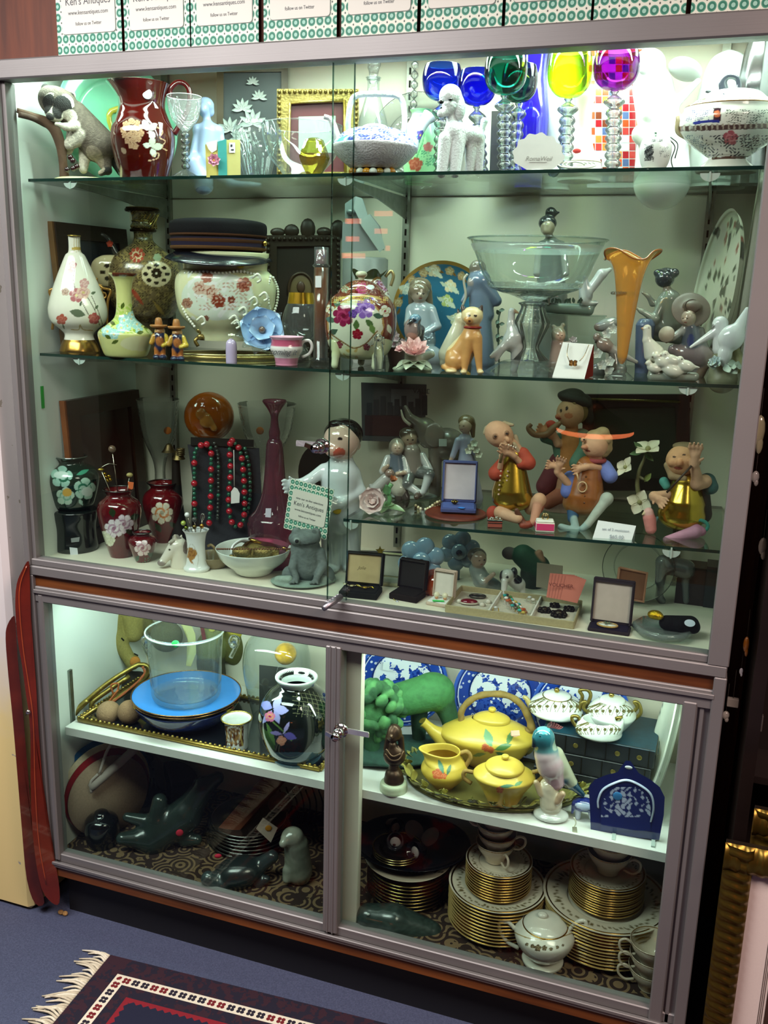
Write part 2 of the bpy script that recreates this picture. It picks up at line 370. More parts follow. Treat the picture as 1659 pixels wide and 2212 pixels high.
# ---------------------------------------------------------------- materials
MT = {}
def mat(name, rough=.5, metal=0., coat=0., bump=None, col=None, spec=.5, var=None, sss=0, alpha=None):
    """procedural: colour from the surface's own colour attribute (or col), optional noise bump (scale, strength) and colour variation"""
    if name in MT: return MT[name]
    m = bpy.data.materials.new(name); m.use_nodes = True; nt = m.node_tree; N = nt.nodes; L = nt.links; b = N['Principled BSDF']
    b.inputs['Roughness'].default_value = rough; b.inputs['Metallic'].default_value = metal; b.inputs['Coat Weight'].default_value = coat; b.inputs['Coat Roughness'].default_value = .05
    b.inputs['Specular IOR Level'].default_value = spec
    if sss: b.inputs['Subsurface Weight'].default_value = sss; b.inputs['Subsurface Scale'].default_value = .01
    if col is None:
        a = N.new('ShaderNodeAttribute'); a.attribute_name = 'Col'; src = a.outputs['Color']
    else:
        a = N.new('ShaderNodeRGB'); a.outputs[0].default_value = (*rgb(col), 1); src = a.outputs[0]
    tc = N.new('ShaderNodeTexCoord')
    if var:
        n = N.new('ShaderNodeTexNoise'); n.inputs['Scale'].default_value = var[0]; n.inputs['Detail'].default_value = 4; L.new(tc.outputs['Object'], n.inputs['Vector'])
        mr = N.new('ShaderNodeMapRange'); mr.inputs['To Min'].default_value = 1-var[1]; mr.inputs['To Max'].default_value = 1+var[1]; mr.inputs['From Min'].default_value = .3; mr.inputs['From Max'].default_value = .7
        L.new(n.outputs['Fac'], mr.inputs['Value']); mx = N.new('ShaderNodeVectorMath'); mx.operation = 'SCALE'; L.new(src, mx.inputs[0]); L.new(mr.outputs[0], mx.inputs['Scale']); src = mx.outputs[0]
    L.new(src, b.inputs['Base Color'])
    if bump:
        n = N.new('ShaderNodeTexNoise'); n.inputs['Scale'].default_value = bump[0]; n.inputs['Detail'].default_value = 5; L.new(tc.outputs['Object'], n.inputs['Vector'])
        bp = N.new('ShaderNodeBump'); bp.inputs['Strength'].default_value = bump[1]; bp.inputs['Distance'].default_value = .002; L.new(n.outputs['Fac'], bp.inputs['Height']); L.new(bp.outputs[0], b.inputs['Normal'])
    MT[name] = m; return m
def glass(name, tint=(1, 1, 1), edge=None, rough=.02, bump=None, ior=1.5, refl=1.0, milk=0.0, solid=0.0):
    """thin-walled glass: tinted see-through, mirror reflection by Fresnel, deeper tint where the wall is seen edge-on"""
    if name in MT: return MT[name]
    m = bpy.data.materials.new(name); m.use_nodes = True; nt = m.node_tree; N = nt.nodes; L = nt.links; N.remove(N['Principled BSDF']); out = N['Material Output']
    tint = rgb(tint); edge = tuple(c*.45 for c in tint) if edge is None else rgb(edge)
    lw = N.new('ShaderNodeLayerWeight'); lw.inputs['Blend'].default_value = .35
    mc = N.new('ShaderNodeMix'); mc.data_type = 'RGBA'; mc.inputs[6].default_value = (*tint, 1); mc.inputs[7].default_value = (*edge, 1); L.new(lw.outputs['Facing'], mc.inputs[0])
    tr = N.new('ShaderNodeBsdfTransparent'); L.new(mc.outputs[2], tr.inputs[0])
    gl = N.new('ShaderNodeBsdfGlossy'); gl.inputs['Roughness'].default_value = rough; gl.inputs[0].default_value = (refl, refl, refl, 1)
    fz = N.new('ShaderNodeFresnel'); gm = N.new('ShaderNodeNewGeometry'); im = N.new('ShaderNodeMix'); im.inputs[2].default_value = ior; im.inputs[3].default_value = 1/ior; L.new(gm.outputs['Backfacing'], im.inputs[0]); L.new(im.outputs[0], fz.inputs[0]); mx = N.new('ShaderNodeMixShader'); L.new(fz.outputs[0], mx.inputs[0])
    s0 = tr.outputs[0]
    if milk:
        df = N.new('ShaderNodeBsdfDiffuse'); df.inputs[0].default_value = (*[min(1, c*1.1+.05) for c in tint], 1); m2 = N.new('ShaderNodeMixShader'); m2.inputs[0].default_value = milk; L.new(tr.outputs[0], m2.inputs[1]); L.new(df.outputs[0], m2.inputs[2]); s0 = m2.outputs[0]
    if solid:
        rf = N.new('ShaderNodeBsdfRefraction'); rf.inputs['Roughness'].default_value = .0; rf.inputs['IOR'].default_value = 1.45; m3 = N.new('ShaderNodeMixShader'); m3.inputs[0].default_value = solid; L.new(s0, m3.inputs[1]); L.new(rf.outputs[0], m3.inputs[2]); s0 = m3.outputs[0]
    L.new(s0, mx.inputs[1]); L.new(gl.outputs[0], mx.inputs[2]); L.new(mx.outputs[0], out.inputs[0])
    if bump:
        tc = N.new('ShaderNodeTexCoord'); n = N.new('ShaderNodeTexVoronoi' if bump[1] > .6 else 'ShaderNodeTexNoise'); n.inputs['Scale'].default_value = bump[0]; L.new(tc.outputs['Object'], n.inputs['Vector'])
        bp = N.new('ShaderNodeBump'); bp.inputs['Strength'].default_value = bump[1]; bp.inputs['Distance'].default_value = .002; L.new(n.outputs[0], bp.inputs['Height'])
        for q in (gl, fz): L.new(bp.outputs[0], q.inputs['Normal'])
    MT[name] = m; return m
def nodes_mat(name, fn, rough=.5, metal=0, coat=0):
    """colour by a chain of nodes: fn(N, L, tc) -> colour socket"""
    if name in MT: return MT[name]
    m = bpy.data.materials.new(name); m.use_nodes = True; N = m.node_tree.nodes; L = m.node_tree.links; b = N['Principled BSDF']
    b.inputs['Roughness'].default_value = rough; b.inputs['Metallic'].default_value = metal; b.inputs['Coat Weight'].default_value = coat
    tc = N.new('ShaderNodeTexCoord'); L.new(fn(N, L, tc), b.inputs['Base Color']); MT[name] = m; return m
def nmath(N, L, op, a, b=None, c=None):
    n = N.new('ShaderNodeMath'); n.operation = op
    for i, x in enumerate((a, b, c)):
        if x is None: continue
        if isinstance(x, (int, float)): n.inputs[i].default_value = x
        else: L.new(x, n.inputs[i])
    return n.outputs[0]
def nmix(N, L, f, a, b):
    n = N.new('ShaderNodeMix'); n.data_type = 'RGBA'
    if isinstance(f, (int, float)): n.inputs[0].default_value = f
    else: L.new(f, n.inputs[0])
    for i, x in ((6, a), (7, b)):
        if isinstance(x, (tuple, str)): n.inputs[i].default_value = (*rgb(x), 1)
        else: L.new(x, n.inputs[i])
    return n.outputs[2]
def nnoise(N, L, v, scale, detail=3, stretch=None):
    if stretch:
        mp = N.new('ShaderNodeMapping'); mp.inputs['Scale'].default_value = stretch; L.new(v, mp.inputs[0]); v = mp.outputs[0]
    n = N.new('ShaderNodeTexNoise'); n.inputs['Scale'].default_value = scale; n.inputs['Detail'].default_value = detail; L.new(v, n.inputs['Vector']); return n.outputs['Fac']
GLZ = mat('glazed_ceramic', .12, coat=.5, var=(60, .03))
SAT = mat('satin_ceramic', .38, var=(80, .05), bump=(300, .08))
BIS = mat('matte_bisque', .75, var=(90, .07), bump=(250, .25))
RUF = mat('rough_stone', .8, var=(70, .18), bump=(180, .6))
FUR = mat('fur_texture', .8, var=(220, .12), bump=(420, .9))
MET = mat('metal', .22, metal=1., var=(50, .06))
MTR = mat('worn_metal', .42, metal=1., var=(60, .15), bump=(200, .3))
FAB = mat('fabric', .92, var=(200, .08), bump=(900, .4), spec=.2)
PLA = mat('plain_satin', .45)
INK = mat('ink', .7, col=(.05, .05, .06))
STK = mat('paper', .8, var=(400, .02))

# ================================================================ SETTING
FLOOR = -0.118
def m_carpet(N, L, tc):
    n = nnoise(N, L, tc.outputs['Object'], 260, 5); n2 = nnoise(N, L, tc.outputs['Object'], 1100, 2); n3 = nnoise(N, L, tc.outputs['Object'], 3, 3)
    a = nmix(N, L, n, '232a40', '555c78'); b = nmix(N, L, nmath(N, L, 'GREATER_THAN', n2, .68), a, '8286a0')
    return nmix(N, L, nmath(N, L, 'MULTIPLY', n3, .4), b, '363b50')
M_CARPET = nodes_mat('blue_grey_carpet', m_carpet, .95)
def m_wood(c1, c2, st=(1, 1, .08), sc_=40):
    def f(N, L, tc):
        n = nnoise(N, L, tc.outputs['Object'], sc_, 6, st); m = N.new('ShaderNodeMapRange'); m.inputs['From Min'].default_value = .35; m.inputs['From Max'].default_value = .65; L.new(n, m.inputs[0])
        return nmix(N, L, m.outputs[0], c1, c2)
    return f
M_PANEL = nodes_mat('brown_wood_panelling', m_wood('4c200f', '6e3419'), .6)
M_STRIP = nodes_mat('brown_wood_strip', m_wood('4a2208', '74401a', (.08, 1, 1)), .45)
M_WALLP = mat('painted_wall', .7, col='e4ddc9', var=(6, .06), bump=(60, .15))
M_INT = mat('white_case_lining', .55, col='e6decb', var=(5, .03))
M_SIDE = mat('white_side_lining', .5, col='e6ebe4', var=(5, .02))
def alum(name, st):
    m = mat(name, .52, metal=.6, col='b3a8ae'); N, L = m.node_tree.nodes, m.node_tree.links; tc = N.new('ShaderNodeTexCoord')
    n = nnoise(N, L, tc.outputs['Object'], 60, 4, st); bp = N.new('ShaderNodeBump'); bp.inputs['Strength'].default_value = .12; bp.inputs['Distance'].default_value = .001; L.new(n, bp.inputs['Height']); L.new(bp.outputs[0], N['Principled BSDF'].inputs['Normal'])
    c = nmix(N, L, nnoise(N, L, tc.outputs['Object'], 2.5, 3), '787473', '9a9694'); L.new(c, N['Principled BSDF'].inputs['Base Color'])
    return m
ALH = alum('brushed_aluminium_along', (.03, 4, 9)); ALV = alum('brushed_aluminium_upright', (9, 4, .03))
BLK = mat('black_board', .6, col=(.006, .006, .008))
struct('floor', wbox(-3.2, 4.2, -4.6, 1.2, FLOOR-.05, FLOOR), M_CARPET)
struct('ceiling', wbox(-3.2, 4.2, -4.6, 1.2, 2.38, 2.43), mat('ceiling_paint', .8, col='c9c2ba'))
struct('wall_back', wbox(-3.2, 4.2, .62, .68, FLOOR, 2.38), M_PANEL)
struct('wall_front', wbox(-3.2, 4.2, -4.66, -4.6, FLOOR, 2.38), mat('far_shop_wall', .8, col='6b4a3c', var=(1.5, .4)))
struct('wall_right', wbox(4.2, 4.26, -4.6, .62, FLOOR, 2.38), mat('far_shop_wall', .8))
struct('wall_left', wbox(-3.26, -3.2, -4.6, .62, FLOOR, 2.38), M_WALLP)
# the pier of plastered wall left of the case, cream paint low down
def m_pier(N, L, tc):
    sp = N.new('ShaderNodeSeparateXYZ'); L.new(tc.outputs['Object'], sp.inputs[0]); n = nnoise(N, L, tc.outputs['Object'], 9, 4)
    t = nmath(N, L, 'ADD', sp.outputs[2], nmath(N, L, 'MULTIPLY', n, .25)); m = N.new('ShaderNodeMapRange'); m.inputs['From Min'].default_value = .5; m.inputs['From Max'].default_value = .75; L.new(t, m.inputs[0])
    a = nmix(N, L, m.outputs[0], 'e2cb8a', 'd5cdcb'); return nmix(N, L, nmath(N, L, 'GREATER_THAN', nnoise(N, L, tc.outputs['Object'], 30, 5), .69), a, 'a39a8c')
struct('trim_1', wbox(-.34, -.062, .0, .62, FLOOR, 2.38, bev=.012), nodes_mat('flaking_pier_paint', m_pier, .65))
# ---- the case
class KW:  # world-aligned place
    def __init__(s, P=(0, 0, 0)): s.P = np.array(P, float); s.rz = 0
ZT, ZG, ZB = 1.888, 1.8505, .800; ZC = 1.965
case = T(KW(), 'display_case', 'tall aluminium framed glass display case with lit shelves of antiques', 'display case')
def cpart(name, sh, m, label=None): return part(case, name, sh, m, label)
cpart('top_rail', [wbox(-.004, 1.524, -.012, .03, ZG, ZT, bev=.003)], ALH, 'wide aluminium top rail')
cpart('upper_stile', [wbox(-.002, .013, -.0085, .03, .8215, ZG, bev=.002), wbox(.013, .022, .004, .035, .8215, ZG, bev=.001)], ALV, 'left upright of the upper case')
cpart('upper_stile', [wbox(1.486, 1.522, -.0085, .03, .8215, ZG, bev=.002)], ALV, 'right upright of the upper case')
cpart('middle_rail', [wbox(.0, 1.52, -.008, .02, ZB, .822, bev=.002), wbox(.012, 1.487, -.002, .03, .822, .8375, bev=.002)], ALH, 'rail under the upper panes')
cpart('middle_strip', wbox(.012, 1.508, .002, .03, .772, ZB), M_STRIP, 'brown wood strip between the two rails')
cpart('upper_back', wbox(.0, 1.52, .44, .452, .75, ZC), M_INT)
cpart('upper_side', wbox(.0, .012, .03, .44, .75, ZC), M_SIDE, 'left side of the upper case')
cpart('upper_side', wbox(1.508, 1.52, .03, .44, .75, ZC), M_SIDE, 'right side of the upper case')
cpart('top_board', wbox(.0, 1.52, .05, .452, ZC, ZC+.006), M_INT)
cpart('upper_floor', wbox(.012, 1.508, .03, .44, .812, .826), M_INT)
ZD = .826
# lower case
cpart('lower_rail', [wbox(.018, 1.504, -.004, .03, .735, .772, bev=.002), wbox(.018, 1.504, -.009, -.003, .757, .766, bev=.001)], ALH, 'top rail of the lower doors')
cpart('lower_stile', [wbox(.0, .018, -.008, .03, .012, ZB, bev=.002), wbox(.018, .026, .0, .03, .045, .76, bev=.001), wbox(.026, .040, -.006, .03, .06, .755, bev=.003)], ALV, 'left upright of the lower case')
cpart('lower_stile', [wbox(1.500, 1.522, -.008, .03, .0, ZB, bev=.002), wbox(1.452, 1.478, -.006, .03, .05, .745, bev=.003), wbox(1.478, 1.502, .006, .03, .05, .745), wbox(1.482, 1.490, .0, .03, .05, .745, bev=.001)], ALV, 'right upright of the lower case')
cpart('centre_stile', [wbox(.748, .782, -.008, .028, .062, .742, bev=.002), wbox(.7575, .7605, -.0095, -.007, .062, .742), wbox(.7695, .7725, -.0095, -.007, .062, .742)], ALV, 'upright where the lower doors meet')
cpart('bottom_rail', [wbox(.018, 1.504, -.006, .03, .038, .0535, bev=.002), wbox(.03, 1.504, .0, .03, .0535, .076, bev=.002), wbox(.018, 1.504, -.010, -.004, .048, .056, bev=.001)], ALH, 'rail under the lower doors')
cpart('bottom_strip', wbox(.018, 1.504, .0, .03, .012, .038), M_STRIP, 'brown wood strip under the bottom rail')
cpart('kick_board', wbox(.02, 1.50, .045, .06, FLOOR, .014), BLK, 'black kick board')
cpart('lower_back', wbox(.0, 1.52, .44, .452, .0, .80), M_INT)
cpart('lower_side', wbox(.0, .012, .03, .44, .0, .80), M_SIDE, 'left side of the lower case')
cpart('lower_side', wbox(1.508, 1.52, .03, .44, .0, .80), M_SIDE, 'right side of the lower case')
cpart('lower_top', wbox(.012, 1.508, .03, .44, .756, .770), M_INT)
cpart('centre_post', wbox(.7355, .8125, .034, .056, .058, .756), M_INT, 'white post behind the joint of the lower doors')
def m_old(N, L, tc):
    v = tc.outputs['Object']; w = N.new('ShaderNodeTexVoronoi'); w.inputs['Scale'].default_value = 22; L.new(v, w.inputs['Vector'])
    a = nmath(N, L, 'SINE', nmath(N, L, 'MULTIPLY', w.outputs['Distance'], 26.0)); n = nnoise(N, L, v, 30, 3)
    return nmix(N, L, nmath(N, L, 'MULTIPLY', nmath(N, L, 'GREATER_THAN', a, .15), nmath(N, L, 'GREATER_THAN', n, .42)), '2a150e', '7c6246')
cpart('lower_floor', wbox(.012, 1.508, .03, .44, .04, .058), nodes_mat('old_patterned_carpet', m_old, .9), 'dark patterned carpet lining')
ZF = .058
ZS = .392
ML = mat('white_painted_shelf', .5, col='e2e2dc', var=(20, .04))
O(KW(), 'shelf_board', wbox(.03, .7695, .057, .438, .37, ZS, bev=.001), ML, 'thick white shelf board in the left lower compartment', 'shelf')
O(KW(), 'shelf_board', wbox(.7705, 1.506, .057, .438, .37, ZS, bev=.001), ML, 'thick white shelf board in the right lower compartment', 'shelf')
# shelf standards
def std(x, z0, z1, lab):
    s = [wbox(x-.008, x+.008, .428, .44, z0, z1, '9a9a90')]
    z = z0+.01
    while z < z1-.02: s.append(wbox(x-.002, x+.002, .4265, .4285, z, z+.014, '1c1c18')); z += .026
    cpart('shelf_standard', s, MTR, lab)
std(.13, .84, ZC-.01, 'left slotted steel standard'); std(.752, .84, ZC-.01, 'middle slotted steel standard'); std(1.404, .84, ZC-.01, 'right slotted steel standard')
cpart('shelf_standard', wbox(.012, .018, .10, .112, .37, .52, '8a9088'), MTR, 'short steel strip on the lower left side')
# panes
PANE = glass('pane_glass', (.955, .985, .965), (.55, .72, .65), .0, ior=1.52)
PEDGE = glass('pane_edge', (.25, .42, .38), (.1, .2, .18), .05)
def pane(name, x0, x1, y, z0, z1, lab):
    p = cpart(name, S([[x0, y, z0], [x1, y, z0], [x1, y, z1], [x0, y, z1], [x0, y+.005, z0], [x1, y+.005, z0], [x1, y+.005, z1], [x0, y+.005, z1]], [[0, 1, 2, 3], [5, 4, 7, 6]], None, (1, 1, 1), False), PANE, lab)
    for x in (x0, x1): part(p, 'pane_edge', wbox(x-.0006, x+.0006, y, y+.005, z0, z1), PEDGE)
pane('sliding_pane', .016, .782, .016, .83, ZG+.006, 'left sliding glass pane'); pane('sliding_pane', .745, 1.49, .004, .83, ZG+.006, 'right sliding glass pane')
PANE = glass('door_glass', (.955, .985, .965), (.55, .72, .65), .0, ior=1.45, refl=.3)
pane('door_pane', .036, .752, .012, .07, .738, 'left lower glass door'); pane('door_pane', .778, 1.462, .012, .07, .738, 'right lower glass door')
# glass shelves: level on the left, the right-hand ones rise very slightly to the right
SHG = glass('shelf_glass', (.93, .955, .93), (.5, .62, .55), .0, ior=1.5)
SHE = mat('shelf_edge_glass', .08, col=(.010, .035, .028), spec=.8)
def gshelf(x0, x1, z0, z1, lab, y0=.05):
    t = .006; k = KW(((x0+x1)/2, y0, z0)); r = T(k, 'glass_shelf', lab, 'shelf'); P = k.P
    V = np.array([[x0, y0, z0-t], [x1, y0, z1-t], [x1, .438, z1-t], [x0, .438, z0-t], [x0, y0, z0], [x1, y0, z1], [x1, .438, z1], [x0, .438, z0]])-P
    part(r, 'sheet', S(V, [[0, 3, 2, 1], [4, 5, 6, 7]], None, (1, 1, 1), False), SHG)
    part(r, 'polished_edge', S(V, [[0, 1, 5, 4], [3, 7, 6, 2], [0, 4, 7, 3], [1, 2, 6, 5]], None, (1, 1, 1), False), SHE, 'dark green polished edge')
ZA = 1.667
def zB(x): return 1.301 if x < .76 else 1.301+.0185*(x-.76)
def zC(x): return .998+.026*(x-.757)
gshelf(.028, 1.505, ZA, ZA+.003, 'topmost long glass shelf, holding the goblets and the red pitcher')
gshelf(.030, .756, 1.301, 1.301, 'second glass shelf on the left, under the ivory vase and peaked cap')
gshelf(.7575, 1.500, 1.301, 1.3147, 'second glass shelf on the right, under the cat and crystal compote')
gshelf(.757, 1.492, .998, 1.017, 'third glass shelf on the right, under the gnome figures', .058)
def bracket(x, z, lab):
    k = KW((x, .44, z-.006)); r = T(k, 'shelf_bracket', lab, 'shelf bracket')
    A = np.array([[-.0015, -.38, -.001], [-.0015, -.38, -.008], [-.0015, -.2, -.022], [-.0015, -.0, -.05], [-.0015, 0, -.001]]); part(r, 'arm', slab(A, A+[.003, 0, 0], '8d918c'), MTR)
    a = np.linspace(0, PI, 12); C = np.array([[math.cos(t)*.016, -.383, -.001-math.sin(t)*.013] for t in a]); part(r, 'end_clip', [slab(C, C+[0, -.002, 0], 'c7d2cb'), box((0, -.386, -.005), (.003, .003, .02), 'dfe8e4')], mat('clear_clip', .25, col='b9c6be'))
for x, z, l in ((.13, ZA, 'left bracket under the topmost glass shelf'), (.752, ZA, 'middle bracket under the topmost glass shelf'), (1.404, ZA, 'right bracket under the topmost glass shelf'),
                (.13, 1.301, 'left bracket under the second glass shelf'), (.752, 1.301, 'middle bracket under the second glass shelf'), (1.404, 1.312, 'right bracket under the second glass shelf'),
                (.775, .998, 'left bracket under the third glass shelf'), (1.404, 1.014, 'right bracket under the third glass shelf')): bracket(x, z, l)
# locks
CHR = mat('chrome', .12, metal=1., col='d6d2d0')
def lock(x, z, y0, dx, lab, bar):
    r = T(KW((x, y0, z)), 'showcase_lock', lab, 'lock')
    part(r, 'barrel', [tube([(0, 0, 0), (0, -.028, 0)], .011, n=16, sm=0), tube([(0, -.026, 0), (0, -.040, 0)], .0085, n=16, sm=0)], CHR); part(r, 'flange', tube([(0, .002, 0), (0, -.005, 0)], .016, n=8, sm=0), CHR)
    part(r, 'key_lever', box((-.012, -.038, .004), (.018, .004, .008), rot=(0, .3, 0)), CHR)
    b = [box((bar*.5, -.003+0, .001), (abs(bar), .003, .010))]+[box((bar*t, -.003, .0065), (.0035, .0032, .002)) for t in np.linspace(.1, .95, 16)]
    part(r, 'ratchet_bar', b, MTR, 'toothed ratchet bar')
_p = yhit(697, 963, 0); lock(_p[0], _p[2], -.001, 0, 'chrome ratchet lock clamped on the upper sliding panes', -.055)
_p = yhit(742, 1572, 0); lock(_p[0], _p[2], -.01, 0, 'chrome ratchet lock between the two lower doors', .062)
_p = yhit(722, 1306, -.03); r = T(KW((_p[0], -.01, _p[2]+.004)), 'door_stop', 'grey taped peg sticking out of the middle rail', 'peg')
part(r, 'peg', tube([(.004, .004, .006), (-.01, -.05, -.004)], [.0065, .0055], 'a8a4ac', n=14, sm=0), MTR); part(r, 'tape_ring', [ring((.001-.0028*i, -.008*i, .004-.0016*i), .0068, .0009, 'c9c7cc', 'y', 16, 6) for i in range(5)], MTR)
# ---- cards above the case
def m_rings(N, L, tc, p=.0158):
    v = tc.outputs['Object']; sp = N.new('ShaderNodeSeparateXYZ'); L.new(v, sp.inputs[0])
    def cell(o, x, q): return nmath(N, L, 'SUBTRACT', nmath(N, L, 'FRACT', nmath(N, L, 'ADD', nmath(N, L, 'DIVIDE', x, q), o)), .5)
    cx, cz = cell(0, sp.outputs[0], p), cell(0, sp.outputs[2], p*1.25); d = nmath(N, L, 'SQRT', nmath(N, L, 'ADD', nmath(N, L, 'POWER', cx, 2.0), nmath(N, L, 'POWER', nmath(N, L, 'MULTIPLY', cz, 1.15), 2.0)))
    c = nmix(N, L, nmath(N, L, 'LESS_THAN', d, .45), 'e6ead8', '5f9f86'); c = nmix(N, L, nmath(N, L, 'LESS_THAN', d, .37), c, '2d7a63'); c = nmix(N, L, nmath(N, L, 'LESS_THAN', d, .2), c, '9fd0bd')
    ex, ez = cell(.5, sp.outputs[0], p), cell(.5, sp.outputs[2], p*1.25); e = nmath(N, L, 'SQRT', nmath(N, L, 'ADD', nmath(N, L, 'POWER', ex, 2.0), nmath(N, L, 'POWER', ez, 2.0)))
    return nmix(N, L, nmath(N, L, 'LESS_THAN', e, .09), c, '57605a')
M_RINGS = nodes_mat('ring_patterned_card', m_rings, .6); M_RING2 = nodes_mat('small_ring_pattern', lambda N, L, tc: m_rings(N, L, tc, .0103), .6)
M_LABEL = mat('cream_label', .6, col='e2dfd3'); M_SHD = mat('label_shadow_tone', .6, col='6d7a70'); M_TXT = mat('grey_lettering', .6, col='55565a')
def card(P, w, h, rot, label, group=None, parent_rz=0):
    k = KW(P); r = T(k, 'business_card', label, 'card', group); r.rotation_euler = rot
    part(r, 'card', box((0, 0, h/2), (w, .0008, h)), M_RINGS if w > .12 else M_RING2)
    def rr(a, b, y, rad=.006):
        pts = []
        for cx, cz, t0 in ((a-rad, b-rad, 0), (-a+rad, b-rad, 90), (-a+rad, -b+rad, 180), (a-rad, -b+rad, 270)):
            for t in (0, 30, 60, 90): q = math.radians(t0+t); pts.append((cx+rad*math.cos(q), y, cz+rad*math.sin(q)+h*.52))
        return np.array(pts)[::-1]
    A = rr(w*.41, h*.30, -.0008); part(r, 'label_shadow', slab(A*[1.015, 1, 1]+[.0008, 0, -.0012], A*[1.015, 1, 1]+[.0008, .0006, -.0012], (1, 1, 1)), M_SHD)  # dark offset copy of the label, its drop shadow put in as colour
    part(r, 'label', slab(A-[0, .0004, 0], A+[0, .0004, 0], (1, 1, 1)), M_LABEL)
    R = (PI/2, 0, 0); y = -.0015
    txt(r, "view our on-line selections", (0, y, h*.66), R, w*.068, M_TXT, sx=.85); txt(r, "Ken's Antiques", (0, y, h*.55), R, w*.128, M_TXT, sx=.9); txt(r, "www.kensantiques.com", (0, y, h*.435), R, w*.072, M_TXT, sx=.9); txt(r, "follow us on Twitter", (0, y, h*.32), R, w*.06, M_TXT, sx=.8)
    return r
cu = [(127, 265), (271, 411), (414, 559), (570, 727), (737, 900), (908, 1083), (1090, 1275), (1281, 1480), (1491, 1700)]
wh = ['leftmost of the row', 'second from the left', 'third from the left', 'fourth from the left', 'fifth from the left, in the middle', 'fourth from the right, mostly cut off', 'third from the right, mostly cut off', 'second from the right, mostly cut off', 'rightmost, only its ringed border showing']
for (a, b), l in zip(cu, wh):
    P0, P1 = yhit(a, 126-(a-127)*.066, .012), yhit(b, 126-(b-127)*.066, .012); w = P1[0]-P0[0]
    card(((P0[0]+P1[0])/2, .012, ZT+.004), w, w*1.16, (0, 0, 0), 'green ringed shop card propped above the case, '+l)
struct('trim_2', wbox(-.062, 1.9, .024, .05, ZT+.001, 2.38), M_PANEL)

# ================================================================ TOPMOST GLASS SHELF
CLR = glass('clear_glass',(.94,.98,.97),(.5,.58,.56),milk=.03); CRY = glass('cut_crystal',(.93,.97,.96),(.42,.5,.48),bump=(170,.9),milk=.04,solid=.6); CRS = glass('rippled_crystal',(.92,.97,.96),(.40,.48,.46),bump=(90,.5),milk=.04,solid=.65)
def gl(n,t,**kw): return glass(n,t,tuple(c*.4 for c in rgb(t)),**kw)
WHT = 'eeeee8'
# raccoon
k = K(195,z=ZA,y=.12); b = k.v0
r = T(k,'raccoon_figurine','raccoon figurine leaning on a cut branch, at the left end of the top shelf','figurine')
G,Lg,Dk = '5f5348','cfc5b4','1c1816'
part(r,'body',blob([k.e((127,224,0),(43,29,32),G,-.45),k.e((116,246,-16),(19,14,15),Lg,-.5),k.e((108,252,-27),(8,6,7),Dk),k.e((99,192,4),(9,7,10),Dk,.3),k.e((153,206,2),(10,6,10),Lg),k.e((153,207,-4),(6,5,6),Dk),
     k.c((160,250,10),(212,312,15),31,38,G),k.c((215,320,15),(232,368,5),26,10,G),k.c((175,290,0),(150,312,0),22,12,Lg),k.c((165,272,-14),(142,274,-28),11,8,Lg),k.c((142,274,-28),(122,268,-32),7,4,Lg),
     k.c((185,320,25),(180,366,15),15,9,Lg),k.c((232,368,0),(218,374,-14),8,6,Dk),k.c((243,335,30),(262,372,26),15,9,Dk),k.c((160,285,20),(148,325,15),15,9,Lg)],.0015,.004,
     paint=[k.e((150,216,-28),(16,12,18),'e6e0d4',.2),k.e((100,212,-28),(8,9,18),Lg,-.9),k.e((97,226,-28),(13,14,26),Dk,-.6),k.e((139,234,-30),(24,10,30),Dk,-.3),k.e((150,252,-20),(16,8,16),Lg,.2),k.e((205,345,-20),(20,30,30),'8a7c6c',.4)],noise=(420,.25)),FUR)
part(r,'branch',tube([k.p(36,238,-6),k.p(72,252,-2),k.p(112,272,0),k.p(130,310,2),k.p(136,350,4),k.p(140,b-4,4)],[k.s*x for x in (5,8,12,11,9,11)],'5c4230',n=12),RUF,'brown branch'); part(r,'branch_stub',k.tube([(100,268,0),(70,255,-8),(40,247,-14)],[8,6,6],'4b3527'),RUF)
part(r,'base',k.lathe([(5,b-9),(55,b-8),(74,b-3),(72,b),(1,b)],sy=.55,col='d9d6a2'),SAT,'cream base')
for q in ((145,366,-22),(158,364,-24),(166,360,-20),(152,340,-18),(157,347,-20)): part(r,'cherry',k.ball(q,6,'2c0d10',10),GLZ)
# mint plate
k = K(0,P=(.112,.255,ZA),rz=.96); R = .138
def stand_disc(k,R,col,th=.006,lean=-.12,n=80,prof=None,**kw):
    pr = prof or [(0.001,.0),(R*.62,.0),(R*.70,.004),(R*.97,.015),(R,.018),(R*.98,.019),(R*.7,.009),(R*.6,.005),(.001,.005)]
    s = lathe(pr,n=n,sm=3,col=col,**kw); V = s[0]; s[0] = np.stack([V[:,0],V[:,2]*-1,V[:,1]],-1) @ euler(lean,0,0).T+np.array([0,0,R]); return s
r = O(k,'round_platter',stand_disc(k,R,'8fe0bb'),GLZ,'large round mint green platter standing behind the raccoon','plate')
# yellow handled vase behind the pitcher
k = K(262,z=ZA,y=.25); b = k.v0; r = T(k,'yellow_jug','yellow glazed jug with angular handle, partly hidden between raccoon and red pitcher','jug')
part(r,'body',k.lathe([(12,235),(16,260),(20,300),(30,345),(26,b)],U=285,col='c9b535'),GLZ); part(r,'handle',k.tube([(272,232),(240,240),(236,262),(248,292),(268,300)],6,'cfc04a',sm=2),GLZ)
